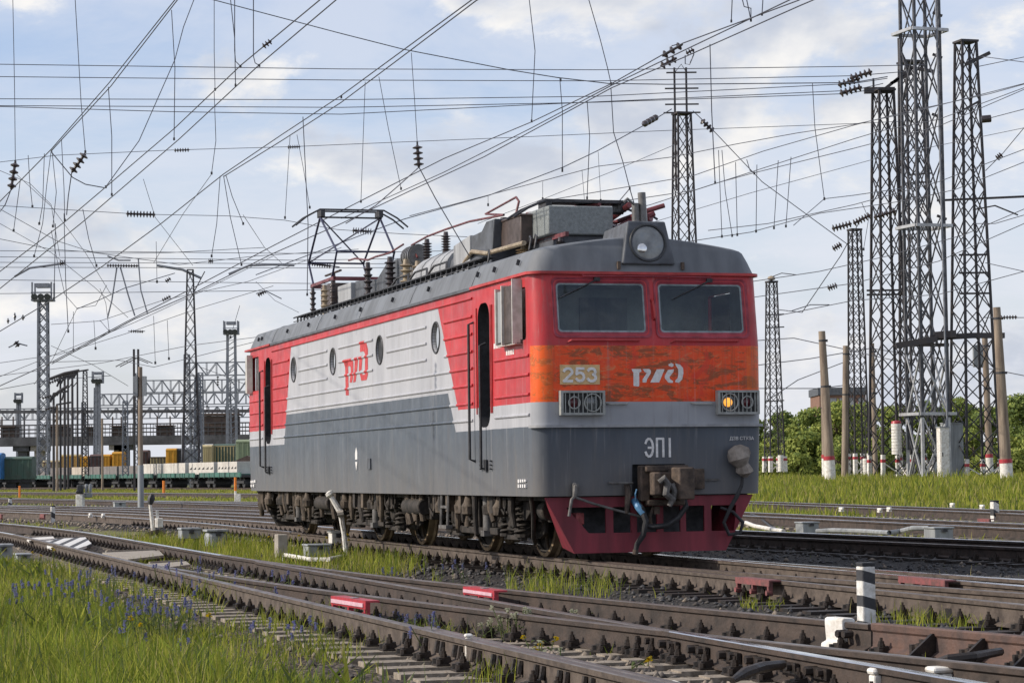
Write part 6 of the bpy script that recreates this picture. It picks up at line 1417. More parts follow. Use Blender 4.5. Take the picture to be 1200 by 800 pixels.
# over the locomotive
A = Line('contact_line', 'twin contact wires running over the locomotive roof, from the top right to the lower left', zline([(1010, -36), (935, 1), (800, 51), (717, 98), (623, 143), (520, 186), (400, 247), (320, 288), (227, 337), (150, 376), (61, 424), (0, 452)], CW), 'contact line', g_)
A.conductor(zline([(1010, -24), (935, 8), (800, 68), (717, 103), (567, 184), (480, 224), (400, 262), (320, 297), (224, 345), (157, 374), (61, 426)], CW-0.02)); A.conductor(zline([(930, -2), (800, 60), (717, 100), (623, 150), (520, 202), (400, 256)], CW-0.01), 0.6)
for pix in ([(620, -2), (627, 60), (625, 100), (623, 142)], [(690, 0), (703, 45), (712, 80), (716, 98)], [(858, 0), (857, 25)], [(875, 0), (880, 24)], [(894, 0), (893, 17)], [(656, 92), (659, 130), (659, 198)], [(688, 118), (691, 160), (688, 232)], [(832, 52), (834, 130), (838, 214)], [(444, 90), (455, 150), (470, 221)], [(482, 62), (486, 120), (489, 168)], [(428, 96), (426, 150), (423, 236)], [(355, 137), (358, 200), (361, 262), (360, 345)], [(340, 158), (334, 255)], [(348, 158), (356, 200), (363, 243)], [(716, 104), (719, 155), (730, 190), (738, 221)], [(870, 0), (872, 8), (880, 10), (880, 24)]):
    A.dropper(pix, 1.1 if len(pix) > 3 else 0.7)
for q in ([(491, 196), (470, 215), (440, 241), (405, 262)], [(491, 196), (510, 232), (550, 300)], [(738, 221), (722, 240)], [(738, 221), (745, 245)]): A.conductor([atY(a, b, 36) for a, b in q], 0.6, part='jumper')
A.insul((489, 170), (491, 196), 4, 6, 36); A.insul((776, 66), (800, 52), 3, 5, 33); A.insul((774, 78), (793, 68), 3, 5, 33); A.insul((804, 63), (813, 58), 3, 3.5, 33)
A.conductor([atY(a, b, 33) for a, b in ((784, 62), (787, 54), (795, 52), (799, 54))], 1.0, part='jumper'); A.conductor([atY(a, b, 33) for a, b in ((803, 65), (803, 75), (808, 76), (813, 64), (813, 58))], 0.8, part='jumper')
# over the near track
B = Line('contact_line', 'twin contact wires leaving the top edge left of centre, running down to the left edge', zline([(600, -28), (553, 0), (400, 112), (330, 158), (262, 204), (190, 261), (120, 312), (60, 352), (0, 388)], CW), 'contact line', g_)
B.conductor(zline([(600, -22), (558, 1), (480, 60), (400, 120), (330, 165), (262, 207)], CW-0.01))
for pix in ([(251, -2), (251, 60), (252, 105)], [(251, 108), (253, 165), (248, 203)], [(258, 206), (254, 262), (248, 300)], [(262, 206), (270, 255), (283, 310)], [(265, 206), (272, 230), (285, 262)], [(400, 112), (400, 114)]): B.dropper(pix)
C = Line('contact_line', 'twin contact wires dropping steeply from the top edge towards the upper left corner', zline([(430, -42), (375, 0), (283, 76), (205, 150), (123, 220), (77, 259), (0, 318), (-40, 350)], CW), 'contact line', g_)
C.conductor(zline([(430, -30), (394, 0), (304, 76), (210, 163), (97, 260), (0, 338)], CW-0.01))
for pix in ([(228, -2), (215, 32), (205, 70), (163, 165), (124, 219)], [(275, -2), (275, 60), (276, 72), (282, 78)], [(297, -2), (297, 66), (299, 74), (304, 77)], [(201, 12), (205, 80), (204, 163)], [(127, 102), (131, 160), (131, 228)], [(270, -2), (275, 45), (276, 100)]): C.dropper(pix, 1.0)
C.insul((308, 55), (318, 48), 3, 4, 30)
D = Line('feeder_wire', 'pair of wires crossing the upper left corner, slanting down to the left', zline([(225, -24), (205, 0), (128, 97), (60, 175), (0, 236), (-30, 265)], 7.4), 'wire', g_)
D.conductor(zline([(235, -30), (208, 0), (130, 101), (60, 177)], 7.4))
for pix in ([(15, -2), (17, 100), (18, 190)], [(88, -2), (95, 120), (100, 178)], [(60, 176), (55, 215), (50, 262), (40, 300)], [(61, 177), (66, 225), (62, 265)], [(72, 163), (75, 220), (76, 258)], [(33, 182), (35, 215), (38, 242)], [(24, 210), (16, 270)], [(52, 180), (50, 240), (46, 262)]): D.dropper(pix, 0.8)
D.insul((18, 190), (13, 222), 4, 5.5, 36); D.insul((100, 180), (84, 202), 4, 6, 36)
D.conductor([atY(a, b, 36) for a, b in ((84, 202), (80, 230), (78, 252))], 0.8, part='jumper'); D.conductor([atY(a, b, 36) for a, b in ((60, 178), (85, 208), (100, 216), (122, 220))], 0.7, part='jumper'); D.conductor([atY(a, b, 36) for a, b in ((13, 222), (6, 240), (0, 248))], 0.7, part='jumper')
# transverse lines, high over the whole yard
g2 = 'wires crossing the yard from side to side'
YT = 118
for i, (pix, lab) in enumerate([([(-200, 73), (0, 75.5), (400, 81), (700, 82), (1000, 78), (1085, 76)], 'highest long wire crossing the upper part of the photo from side to side'),
    ([(-200, 88), (0, 90), (400, 94), (700, 95), (1000, 89), (1062, 84)], 'second long cross wire from the top'), ([(-200, 115), (0, 116), (400, 117), (700, 113), (1000, 98), (1040, 92)], 'third long cross wire from the top, ending at the insulators of the masts'),
    ([(-200, 123), (0, 124), (400, 126), (700, 120), (990, 110), (1030, 104)], 'fourth long cross wire from the top'), ([(-200, 121), (0, 125), (200, 131), (400, 134), (600, 124), (1000, 106), (1035, 98)], 'lowest of the five long cross wires, crossing the fourth')]):
    ln = Line('cross_wire', lab, yline(pix, YT), 'wire', g2, 0.8)
    if i > 1:
        x0 = (996, 984, 982)[i-2]; y0 = (90, 108, 98)[i-2]; ln.insul((x0, y0+2), (x0+26, y0-6), 5, 5, YT)
ln = Line('cross_wire', 'thin wire slanting down across the top to the lattice mast behind the cab', yline([(180, -18), (250, 0), (400, 39.5), (473, 58), (597, 82), (653, 91), (713, 98), (783, 99), (1000, 97), (1040, 90)], 75, YT), 'wire', g2, 1.0)
for pix in ([(656, 92), (657, 94)],): ln.dropper(pix)
ln = Line('cross_wire', 'lone cross wire carrying two insulators, level with the cloud left of centre', yline([(-120, 192), (0, 190), (67, 182), (200, 176), (343, 172), (400, 169.5), (580, 162), (783, 153), (1000, 145), (1063, 142)], 95), 'wire', g2, 0.6); ln.insul((204, 176.3), (222, 175.7), 6, 2.6); ln.insul((337, 172.6), (352, 172), 6, 2.6)
ln = Line('cross_wire', 'cross wire with a long insulator, just above the raised pantograph on the left', yline([(-100, 238), (0, 241), (163, 251), (267, 253), (333, 258), (395, 269), (470, 274), (600, 280)], 85), 'wire', g2, 0.6); ln.insul((148, 250.5), (182, 251.5), 9, 4); ln.insul((413, 270), (436, 271.5), 8, 4)
for i, (y0, y1, y2) in enumerate([(293, 297, 292), (300, 305, 300), (307, 309, 309), (313, 314, 313), (327, 332, 334), (345, 340, 330)]):
    Line('cross_wire', ('upper', 'second', 'third', 'fourth', 'fifth', 'lowest')[i]+' wire of the faint level bundle behind the raised pantograph', yline([(-100, y0), (150, (y0+y1)/2), (350, y1), (640, y2)], 150+i*8), 'wire', 'bundle of level wires behind the pantograph', 0.6)
ln = Line('cross_wire', 'tension wire with an insulator, climbing to the mast behind the cab', yline([(300, 322), (473, 257), (573, 229), (660, 196), (700, 177), (762, 143), (787, 128)], 60, 144), 'wire', g2, 1.0); ln.insul((754, 146), (770, 137), 4, 4)
for pix in ([(660, 197), (659, 200)], [(701, 178), (704, 235)], [(682, 199), (685, 236)], [(636, 213), (636, 233)], [(572, 230), (572, 240)]): ln.dropper(pix, 0.6)
ln = Line('cross_wire', 'wire with an insulator, falling to the right from the mast behind the cab', yline([(812, 130), (832, 149), (870, 189), (893, 213), (960, 262), (1012, 300)], 144, 150), 'wire', g2, 0.8); ln.insul((822, 141), (836, 154), 4, 4)
g3 = 'wires rising to the right edge behind the masts'
for i, (pix, Y0, Y1) in enumerate([([(480, 253), (700, 195), (788, 184), (862, 169), (934, 156), (1000, 146), (1063, 133), (1200, 98), (1300, 70)], 100, 60), ([(640, 235), (812, 206), (895, 177), (1000, 147), (1063, 131), (1160, 110), (1260, 82)], 95, 62), ([(700, 240), (814, 223), (882, 201), (1000, 163), (1030, 154), (1100, 140), (1200, 103), (1290, 78)], 90, 58), ([(640, 270), (762, 240), (838, 215), (882, 203), (1000, 174), (1100, 148), (1200, 105)], 90, 60),
    ([(800, 284), (880, 272), (960, 250), (1062, 235), (1120, 222), (1200, 190)], 110, 80), ([(830, 270), (900, 262), (1000, 240), (1100, 213), (1200, 175)], 115, 85), ([(880, 330), (960, 318), (1040, 300), (1130, 275), (1200, 245)], 120, 95), ([(870, 350), (1000, 332), (1100, 306), (1200, 262)], 120, 90), ([(900, 372), (1000, 352), (1100, 345), (1200, 318)], 130, 110)]):
    lab = ['topmost wire rising to the right edge', 'second wire rising to the right edge, merging with the topmost', 'third wire rising to the right edge', 'fourth wire rising to the right edge, lowest of the upper set', 'upper wire of the pair above the short slim mast', 'lower wire of the pair above the short slim mast', 'wire rising right just below the lamp mast head', 'wire rising right across the middle of the right masts', 'lowest wire rising right, level with the mast lamp'][i]
    ln = Line('overhead_wire', lab, yline(pix, Y0, Y1), 'wire', g3, 0.8)
    if i == 3:
        for q in ([(952, 97), (955, 150), (966, 233)], [(846, 176), (850, 225), (858, 276)], [(862, 190), (864, 275)], [(887, 193), (886, 271)], [(912, 188), (907, 267)], [(927, 184), (921, 265)], [(842, 176), (846, 277)], [(875, 187), (879, 200), (884, 203)]): ln.dropper(q, 0.9)
    if i == 4: ln.insul((1000, 262), (1020, 252), 6, 4.5, 118); ln.insul((1024, 255), (1050, 247), 6, 4.5, 120); ln.insul((975, 268), (998, 262), 6, 4.5, 118)
    if i == 5:
        for q in ([(1010, 238), (1018, 256), (1012, 292)],): ln.dropper(q, 0.7)
    if i == 6: ln.insul((976, 292), (986, 286), 4, 4, 115); ln.insul((970, 338), (981, 334), 4, 4, 115)
for i, pix in enumerate([[(1148, 66), (1200, 73), (1280, 84)], [(1147, 78), (1200, 67), (1280, 52)], [(1158, 139), (1200, 128), (1280, 108)], [(1140, 262), (1166, 262), (1200, 252), (1280, 236)], [(1154, 372), (1200, 372), (1280, 370)], [(1155, 308), (1200, 318), (1280, 332)], [(1155, 200), (1175, 180), (1200, 150), (1260, 90)]]):
    ln = Line('mast_wire', ['wire leaving the head of the rightmost mast, sagging right', 'wire leaving the head of the rightmost mast, rising right', 'wire from the drum insulator of the rightmost mast', 'wire from the waist of the rightmost mast to the right edge', 'level wire with an insulator by the top of the thick leaning pole', 'wire sloping down right from the rightmost mast', 'steep wire right of the rightmost mast'][i], yline(pix, 128, 110), 'wire', 'wires leaving the rightmost mast', 0.8)
    if i == 4: ln.insul((1172, 372), (1192, 371.5), 6, 2.6, 120)
    if i == 6: ln.insul((1168, 186), (1174, 181), 3, 4, 120)
for i, (pix, Y0, Y1) in enumerate([([(905, 362), (940, 366), (985, 300), (1010, 255)], 150, 130), ([(880, 300), (905, 312), (935, 360)], 120, 120), ([(898, 470), (935, 445), (1000, 420)], 150, 140), ([(872, 455), (960, 455), (1000, 450)], 160, 160), ([(870, 400), (930, 396), (985, 408), (1060, 425)], 150, 140), ([(870, 430), (950, 420), (1020, 408), (1100, 420), (1200, 440)], 170, 160), ([(930, 312), (968, 318), (935, 290)], 115, 115), ([(928, 364), (950, 357), (972, 357)], 118, 118)]):
    if i in (1, 6): continue
    Line('stay_wire', ['sagging wire between the lamp mast and the capped mast', 'short steep wire left of the leaning pole, high', 'slanting wire behind the leaning concrete pole, low', 'level wire behind the leaning pole, above the building', 'wire crossing the leaning pole at mid height', 'faint wire low across the right masts, above the trees', 'short bent wire right of the lamp mast head', 'short level bracket wire right of the lamp mast'][i], yline(pix, Y0, Y1) if abs(pix[0][0]-pix[-1][0]) > 1 else yline(pix, Y0), 'wire', 'stay wires right of the locomotive', 0.9)
# wires over the left yard
g4 = 'wires over the left yard'
for i, (pix, Y0, Y1, k) in enumerate([([(-60, 465), (157, 378), (224, 347), (320, 300)], 150, 75, 0.6), ([(-40, 225), (0, 245), (66, 282), (110, 296), (210, 310), (300, 300), (420, 292)], 60, 110, 0.6), ([(0, 280), (60, 292), (128, 297), (200, 296), (310, 290)], 80, 100, 0.6), ([(90, 362), (115, 352), (145, 338), (205, 320)], 130, 130, 0.8), ([(60, 380), (117, 376), (190, 352), (290, 330), (400, 290)], 150, 110, 0.6), ([(0, 425), (70, 415), (150, 390), (230, 362), (320, 335)], 190, 140, 0.6), ([(0, 440), (120, 425), (220, 405), (300, 395)], 220, 200, 0.6), ([(60, 270), (68, 310), (76, 345), (90, 361), (112, 358), (125, 334)], 90, 90, 0.6), ([(0, 456), (60, 445), (130, 440)], 240, 240, 0.6), ([(60, 424), (140, 422), (180, 430), (300, 400)], 200, 190, 0.6)]):
    ln = Line('overhead_wire', ['long faint wire running down left under the twin contact wires', 'sagging wire from the left edge to the raised pantograph', 'nearly level wire left of the raised pantograph, high', 'short wire towards the tall tapering mast with an arm', 'wire rising right past the head of the tall tapering mast', 'low wire rising right across the tall tapering mast', 'low faint wire above the truss gantries', 'slack loop of wire hanging left of the tall tapering mast', 'short faint wire right of the far left floodlight mast', 'wire dipping behind the twin dark posts'][i], yline(pix, Y0, Y1), 'wire', g4, k)
    if i == 4:
        for q in ([(183, 283), (184, 330)], [(117, 375), (128, 388)], [(281, 358), (270, 395)]): ln.dropper(q, 0.6)
    if i == 5:
        for q in ([(117, 338), (124, 355), (128, 388)], [(86, 365), (86, 410)], [(110, 375), (112, 408)], [(180, 370), (182, 425)], [(196, 375), (198, 420)]): ln.dropper(q, 0.6)
        ln.insul((194, 330), (200, 326), 3, 3, 160); ln.insul((190, 352), (200, 347), 4, 2.5, 160)
    if i == 1:
        for q in ([(97, 245), (104, 280), (113, 311)], [(75, 250), (77, 330), (80, 388)], [(65, 262), (64, 320), (63, 350)]): ln.dropper(q, 0.9)
# insulated section brackets hanging over the left yard (steady arms with their insulator strings)
def arm(label, pix, Y, r, ins=()):
    o = atY(*pix[0], Y); t = thing('registration_arm', label, 'bracket', o, 0, 'registration arms hanging over the left yard')
    part_tube(t, None, [atY(a, b, Y) for a, b in pix], r*px2m(Y), 'arm', 'greysteel_haze', 6)
    for a, b, n, rr in ins: mb = MB(); discs(mb, atY(*a, Y)-o, atY(*b, Y)-o, n, rr*px2m(Y)); mb.build('insulator', M['insul'], t)
arm('bent grey arm with an insulator at the upper left, over the far left floodlight mast', [(17, 324), (35, 314), (72, 309)], 95, 1.3, [((70, 309), (77, 308), 3, 4)])
arm('arm with a long insulator and two straddling legs, left of the tall tapering mast', [(126, 300), (139, 305), (153, 305)], 95, 0.9, [((125, 311), (162, 311.5), 12, 2.2)])
arm('bent grey arm with insulators nearest the raised pantograph', [(268, 321), (292, 311), (320, 310), (345, 311)], 80, 1.3, [((244, 306), (250, 306), 3, 3.5)])
arm('straight leg on the left of the straddling pair over the yard', [(137, 313), (131, 352), (126, 372)], 95, 0.9)
arm('straight leg on the right of the straddling pair over the yard', [(141, 313), (150, 345), (158, 370)], 95, 0.9)
arm('thin leg hanging right of the straddling pair', [(162, 303), (165, 340), (173, 368)], 95, 0.8)
arm('hanging arm with round weights at the far left edge', [(10, 407), (20, 402), (32, 405)], 130, 0.8, [((16, 371), (19, 371), 1, 5), ((8, 376), (11, 376), 1, 3.5), ((25, 372), (29, 372), 1, 3.5), ((18, 400), (22, 406), 2, 4)])
arm('level insulator in the wires above the truss gantries', [(150, 388), (170, 388)], 150, 0.5, [((153, 388), (168, 388.5), 6, 2)])
arm('bracket with an insulator string beside the locomotive rear roof', [(360, 308), (370, 309), (398, 313)], 70, 0.8, [((362, 308.5), (388, 312), 9, 3.2)])
arm('insulator string hanging left of the locomotive rear roof', [(300, 344), (312, 341), (330, 350)], 80, 0.6, [((302, 346), (312, 341), 4, 3)])

for i, (pix, Y0, Y1) in enumerate([([(0, 262), (60, 296), (110, 336), (150, 372)], 90, 110), ([(20, 205), (60, 242), (100, 296), (130, 345)], 70, 90), ([(168, 210), (182, 255), (226, 311)], 80, 90), ([(248, 204), (215, 250), (180, 308)], 60, 80), ([(285, 252), (310, 290), (330, 308)], 60, 80), ([(0, 200), (35, 215), (60, 240), (70, 300)], 60, 80), ([(90, 362), (62, 420), (40, 450)], 130, 150), ([(300, 330), (322, 352), (350, 366)], 80, 70), ([(60, 405), (110, 428), (150, 452)], 200, 220), ([(235, 430), (262, 440), (292, 452)], 210, 220)]):
    Line('stay_wire', ['faint wire falling right from the left edge, over the far left floodlight mast', 'steep faint wire left of the bent grey arm', 'thin wire curving down to the bracket above the tall tapering mast', 'thin wire slanting down left from the near contact wires', 'thin wire left of the raised pantograph head', 'slack thin wire hanging at the far left, under the feeder insulators', 'thin wire slanting down left beside the far left floodlight mast', 'short stay wire behind the locomotive rear roof', 'low faint wire crossing the receding post row', 'low faint wire between the tall tapering mast and the locomotive'][i], yline(pix, Y0, Y1), 'wire', 'thin stay wires on the left', 0.5)
Line('stay_wire', 'wire bending down from the hanging dropper left of the capped mast to the right', yline([(930, 264), (966, 233), (1000, 229), (1062, 220)], 80, 118), 'wire', 'stay wires right of the locomotive', 0.8)
Line('stay_wire', 'faint long wire rising behind the folded pantograph to the mast behind the cab', yline([(560, 262), (640, 232), (720, 200), (790, 170)], 90, 140), 'wire', 'stay wires right of the locomotive', 0.6)
Line('stay_wire', 'faint wire just above the cab roof, rising to the right', yline([(760, 262), (880, 226), (1030, 185), (1200, 150)], 140, 100), 'wire', 'stay wires right of the locomotive', 0.6)
# ------------------------------------------------------------------ small things on the ground
def stripes(name, scale, slope, phase=0.0, thr=0.5):
    m = bpy.data.materials.new(name); m.use_nodes = True; t = NB(m.node_tree); b = t.n['Principled BSDF']; oc = t.node('ShaderNodeTexCoord').outputs['Object']
    s = t.node('ShaderNodeSeparateXYZ'); t.put(s.inputs[0], oc)
    v = t.math('FRACT', t.math('ADD', t.math('MULTIPLY', t.math('ADD', s.outputs[2], t.math('MULTIPLY', s.outputs[0], slope)), scale), phase+10))
    wht = t.mix(t.step(t.noise(oc, 12, 6, 0.65), 0.35, 0.7), (0.74, 0.73, 0.70), (0.46, 0.44, 0.40))
    blk = t.mix(t.noise(oc, 12, 4), (0.02, 0.021, 0.025), (0.06, 0.06, 0.065))
    t.put(b.inputs['Base Color'], t.mix(t.gt(v, thr), wht, blk)); b.inputs['Roughness'].default_value = 0.75
    t.put(b.inputs['Normal'], t.bump(t.noise(oc, 30, 5), 0.25, 0.02)); return m
M['stripes'] = stripes('black_white_stripes', 4.35, 0.28, 0.07, 0.57)
M['stripes2'] = stripes('black_white_stripes_small', 2.6, 0.6, 0.1, 0.55)
def marker(label, px, pyb, pyt, wpx, mt, rz=0.35, z=-0.24, cap=True):
    p = at(px, pyb, z); k = px2m(p[1]); h = (pyb-pyt)*k; w_ = wpx*k/1.27
    t = thing('fouling_post', label, 'post', p, rz, 'black and white striped posts')
    mb = MB(); mb.bx(-w_/2, w_/2, -w_/2, w_/2, -0.15, h*0.935); o = mb.build('shaft', M[mt], t, angle=0, bevel=0.015)
    if cap: mb = MB(); mb.bx(-w_*0.505, w_*0.505, -w_*0.505, w_*0.505, h*0.936, h); mb.build('top', M['black'], t, angle=0, bevel=0.008)
    return t
marker('large black and white striped post in front of the locomotive on the right', 1015.5, 727, 659, 22, 'stripes', rz=0.32, z=-0.2)
marker('striped post at the far right, in grass beyond the tracks', 1166, 614, 586, 10, 'stripes2', z=-0.3)
marker('leaning striped post between tracks on the left', 62, 613, 592, 6, 'stripes2', z=-0.28)
marker('tiny striped post at the far left edge of the yard', 12, 598, 583, 4.5, 'stripes2', z=-0.28)
def gbox(name, label, cat, px0, px1, py0, py1, dep, mt, z=-0.24, rz=LROT+math.pi/2, lid=True, legs=False, group=None, bev=0.015):
    p = at((px0+px1)/2, py1, z); k = px2m(p[1]); w_ = (px1-px0)*k*0.92; h = (py1-py0)*k
    t = thing(name, label, cat, p, rz, group)
    z0 = h*0.3 if legs else -0.1
    mb = MB(); mb.bx(-w_/2, w_/2, -dep/2, dep/2, z0, h*0.86); mb.build('case', M[mt], t, angle=0, bevel=bev)
    if lid: mb = MB(); mb.bx(-w_/2-0.02, w_/2+0.02, -dep/2-0.02, dep/2+0.02, h*0.865, h); mb.build('lid', M[mt], t, angle=0, bevel=0.01); mb = MB(); mb.bx(-0.05, 0.05, -dep/2-0.05, -dep/2-0.022, h*0.62, h*0.84); mb.build('latch', M['dark'], t, angle=0)
    if legs:
        for s in (-1, 1): mb = MB(); mb.bx(s*w_*0.4-0.03, s*w_*0.4+0.03, -dep*0.4, dep*0.4, -0.1, z0-0.002); mb.build('leg', M['dark'], t, angle=0)
    return t
gb = 'grey trackside boxes'
gbox('switch_machine', 'grey switch machine box on the ground left of the locomotive, flat topped', 'switch machine', 210, 234, 618, 636, 0.5, 'greybox', group=gb, legs=True)
t = gbox('switch_machine', 'rounded grey switch motor beside the flat topped box left of the locomotive', 'switch machine', 240, 266, 620, 639, 0.5, 'greybox', group=gb, bev=0.09)
gbox('relay_box', 'pale grey box half cut by the left edge above the grass', 'box', -8, 14, 637, 658, 0.5, 'greybox', z=-0.32, group=gb)
gbox('relay_box', 'low grey box in the grass next to the box at the left edge', 'box', 18, 35, 648, 663, 0.5, 'greybox', z=-0.33, group=gb)
gbox('relay_box', 'grey box in weeds beside the white leaning pipe post', 'box', 357, 386, 637, 652, 0.45, 'greybox', z=-0.24, group=gb)
gbox('concrete_stub', 'grey concrete stub post in the grass left of the leaning pipe', 'post', 323, 336, 621, 655, 0.3, 'concrete', z=-0.24, lid=False)
gbox('relay_box', 'white box on a stand under the white leaning pipe', 'box', 386, 403, 621, 643, 0.3, 'white', z=-0.24, legs=True)
gbox('cable_box', 'left grey cable box between the tracks right of the locomotive', 'box', 935, 957, 611, 624, 0.4, 'greybox', z=-0.16, group=gb)
gbox('cable_box', 'right grey cable box between the tracks, near the right edge', 'box', 1087, 1113, 617, 632, 0.45, 'greybox', z=-0.16, group=gb)
gbox('cable_box', 'small grey box at the edge of the grass bank right of the cab', 'box', 921, 936, 571, 578, 0.6, 'greybox', z=-0.2, group=gb)
gbox('relay_box', 'small grey box beyond the tracks, right of the white dwarf signal', 'box', 133, 147, 588, 596, 0.6, 'greybox', z=-0.25, group=gb)
def pipe(name, label, cat, pix, z, r, mt, parts=()):
    P = [at(a, b, zz) for (a, b), zz in zip(pix, z if isinstance(z, (list, tuple)) else [z]*len(pix))]; t = thing(name, label, cat, P[0])
    mb = MB(); mb.tube([p-P[0] for p in P], r, 8); mb.build('tube', M[mt], t)
    return t, P
p0 = at(406, 650, -0.24); Y = p0[1]
t = thing('pipe_post', 'white pipe post leaning left beside the rear bogie of the locomotive', 'post', p0)
mb = MB(); P = [atY(a, b, Y)-p0 for a, b in ((406, 652), (403, 625), (400, 606), (398, 598), (388, 582))]; mb.tube(P, [0.05, 0.045, 0.05, 0.06, 0.045], 8); mb.build('tube', M['white'], t)
mb = MB(); q = atY(399, 602, Y)-p0; mb.tube([q+np.array([-0.05, -0.06, 0]), q+np.array([0.06, -0.06, 0.02])], 0.06, 8); mb.tube([q+np.array([0.0, -0.06, 0.0]), q+np.array([0.02, -0.07, -0.18]), q+np.array([0.05, -0.06, -0.3])], 0.012, 5); mb.build('joint', M['concrete'], t)
mb = MB(); q = atY(388, 581, Y)-p0; mb.lathe([(0.05, 0), (0.075, 0.03), (0.07, 0.08), (0.02, 0.1)], q, (-0.5, 0, 0.8), 10); mb.build('cap', M['white'], t)
pipe('ground_pipe', 'white pipe lying in the grass at the foot of the leaning pipe post', 'pipe', [(333, 656), (334, 650), (346, 652), (364, 655), (385, 655), (405, 651)], [-0.24, -0.15, -0.15, -0.18, -0.18, -0.2], 0.035, 'white')
pipe('cable_pipe', 'grey pipe running along the ground between the two cable boxes', 'pipe', [(957, 622), (975, 621), (1010, 622), (1042, 624), (1056, 622), (1070, 618.5), (1088, 618.5)], [-0.1, -0.08, -0.08, -0.06, -0.04, 0.04, 0.04], 0.05, 'greybox')
pipe('cable_pipe', 'white cable lying on the ground just right of the plough', 'pipe', [(874, 612), (884, 616), (900, 619), (918, 622)], [-0.05, -0.06, -0.08, -0.1], 0.045, 'white')
pipe('loose_cable', 'black cable hanging beside the plough on the right, looping to the ground', 'cable', [(880, 602), (890, 606), (902, 616), (908, 619)], [0.0, -0.05, -0.18, -0.2], 0.03, 'rubber')
# hand lever of a switch, dwarf signal, orange markers
p0 = at(181, 631, -0.24); k = px2m(p0[1]); t = thing('switch_lever', 'white switch lever stand with a dark upper blade, left of the grey switch machine', 'switch lever', p0, 0.3)
mb = MB(); mb.tube([(0, 0, -0.1), (-0.05, 0, 20*k), (-5*k, 0, 40*k)], [0.06, 0.05, 0.035], 8); mb.build('lever', M['white'], t)
mb = MB(); mb.tube([(-5*k, 0, 40*k), (-3.5*k, 0, 47*k), (-2.5*k, 0, 52*k)], [0.05, 0.09, 0.05], 6); mb.build('blade', M['black'], t)
mb = MB(); mb.bx(2.0*k, 9*k, -0.15, 0.15, 13*k, 24*k); mb.bx(2*k, 5*k, -0.05, 0.05, 24.2*k, 33*k); mb.build('weight_box', M['white'], t, angle=0, bevel=0.015)
mb = MB(); mb.tube([(-10*k, -0.2, 0.1), (0, 0, 0.15), (10*k, 0.1, 0.1)], [0.07, 0.06, 0.1], 8); mb.build('linkage', M['coupler'], t)
p0 = at(94, 595, -0.25); k = px2m(p0[1]); t = thing('dwarf_signal', 'dwarf signal with dark hood on a white painted base, in the left yard', 'signal', p0)
mb = MB(); mb.bx(-4*k, 4*k, -0.3, 0.3, 0, 16*k); mb.build('base', M['white'], t, angle=0, bevel=0.03)
mb = MB(); mb.bx(-3*k, 3.2*k, -0.25, 0.25, 16.3*k, 27*k); mb.tube([(-1*k, -0.3, 19*k), (-1*k, -0.45, 19*k)], 0.1, 8); mb.build('signal_head', M['black'], t, bevel=0.05)
mb = MB(); mb.bx(6*k, 8.5*k, -0.2, 0.2, 18*k, 28*k); mb.bx(10.5*k, 13*k, -0.2, 0.2, 18*k, 28*k); mb.bx(5*k, 14*k, -0.1, 0.1, 12*k, 17.5*k); mb.build('relay_can', M['greybox'], t, bevel=0.05)
def opost(label, px, pyb, pyt, w_, foot):
    p0 = at(px, pyb, -0.22); k = px2m(p0[1]); t = thing('marker_post', label, 'marker post', p0, 0, 'orange marker posts'); h = (pyb-pyt)*k
    mb = MB(); mb.tube([(0, 0, h*0.45 if foot else -0.1), (0, 0, h)], w_*k/2, 10); mb.build('orange_top', M['orange'], t)
    mb = MB(); mb.tube([(0, 0, -0.1), (0, 0, h*0.45 if foot else 0.05)], w_*k/2*0.9, 10); mb.build('foot', M['white'] if foot else M['orange'], t)
    if foot: mb = MB(); mb.bx(-1*k, 6*k, -0.15, 0.15, 0, 9*k); mb.build('base_box', M['white'], t, angle=0, bevel=0.02)
opost('orange post with a white foot beside the rear corner of the locomotive', 276, 588, 559, 3.0, True)
opost('plain orange post right of the signal mast', 192, 580, 563, 3.2, False)
opost('plain orange post near the left edge of the yard', 23, 583, 569, 2.4, False)
# red covers over the fishplates of rails
def cover(label, pa, pb, h, mt, z=0.0, strip=True, w_=0.085):
    a, b = at(*pa, z), at(*pb, z); l_ = np.linalg.norm(b-a); t = thing('rail_cover', label, 'rail cover', (a+b)/2, math.atan2(b[1]-a[1], b[0]-a[0]), 'red steel covers on the rails')
    mb = MB(); mb.bx(-l_/2, l_/2, -w_, 0.04, -0.012, 0.006); mb.bx(-l_/2, l_/2, -w_-0.012, -w_, -h, 0.006); mb.build('plate', M[mt], t, angle=0)
    for x in (-l_/2+0.04, 0.0, l_/2-0.04): mb = MB(); mb.bx(x-0.02, x+0.02, -w_-0.01, -0.045, -0.16, -0.013); mb.cyl((x, -w_-0.03, -0.13), (x, -w_+0.03, -0.13), 0.03, 8); mb.build('bracket', M[mt], t, angle=0)
    if strip:
        mb = MB(); mb.bx(-l_/2+0.03, l_/2-0.06, -w_-0.022, -w_-0.013, -h*0.75, -0.02); mb.build('pale_strip', M['pinkwhite'], t, angle=0)
        mb = MB(); mb.bx(-0.06, 0.05, -0.06, 0.0, 0.007, 0.012); mb.build('tag', M['seal'], t, angle=0)
cover('bright red cover with a pale strip on the rail at lower centre left', (399, 698), (440, 704), 0.075, 'redpaint', 0.01)
cover('bright red cover with a pale strip on the far rail near the centre', (553, 687), (590, 692), 0.07, 'redpaint', 0.01)
cover('faded red cover on the rail in front of the locomotive, right of centre', (871, 676), (911, 680), 0.06, 'redfade', 0.0, False)
cover('long flat faded red cover on the rail right of the striped post', (1062, 675), (1117, 680), 0.06, 'redfade', 0.0, False)
cover('small pinkish red cover on a rail at the far right', (1150, 607.5), (1164, 608), 0.1, 'redfade', 0.0, False)
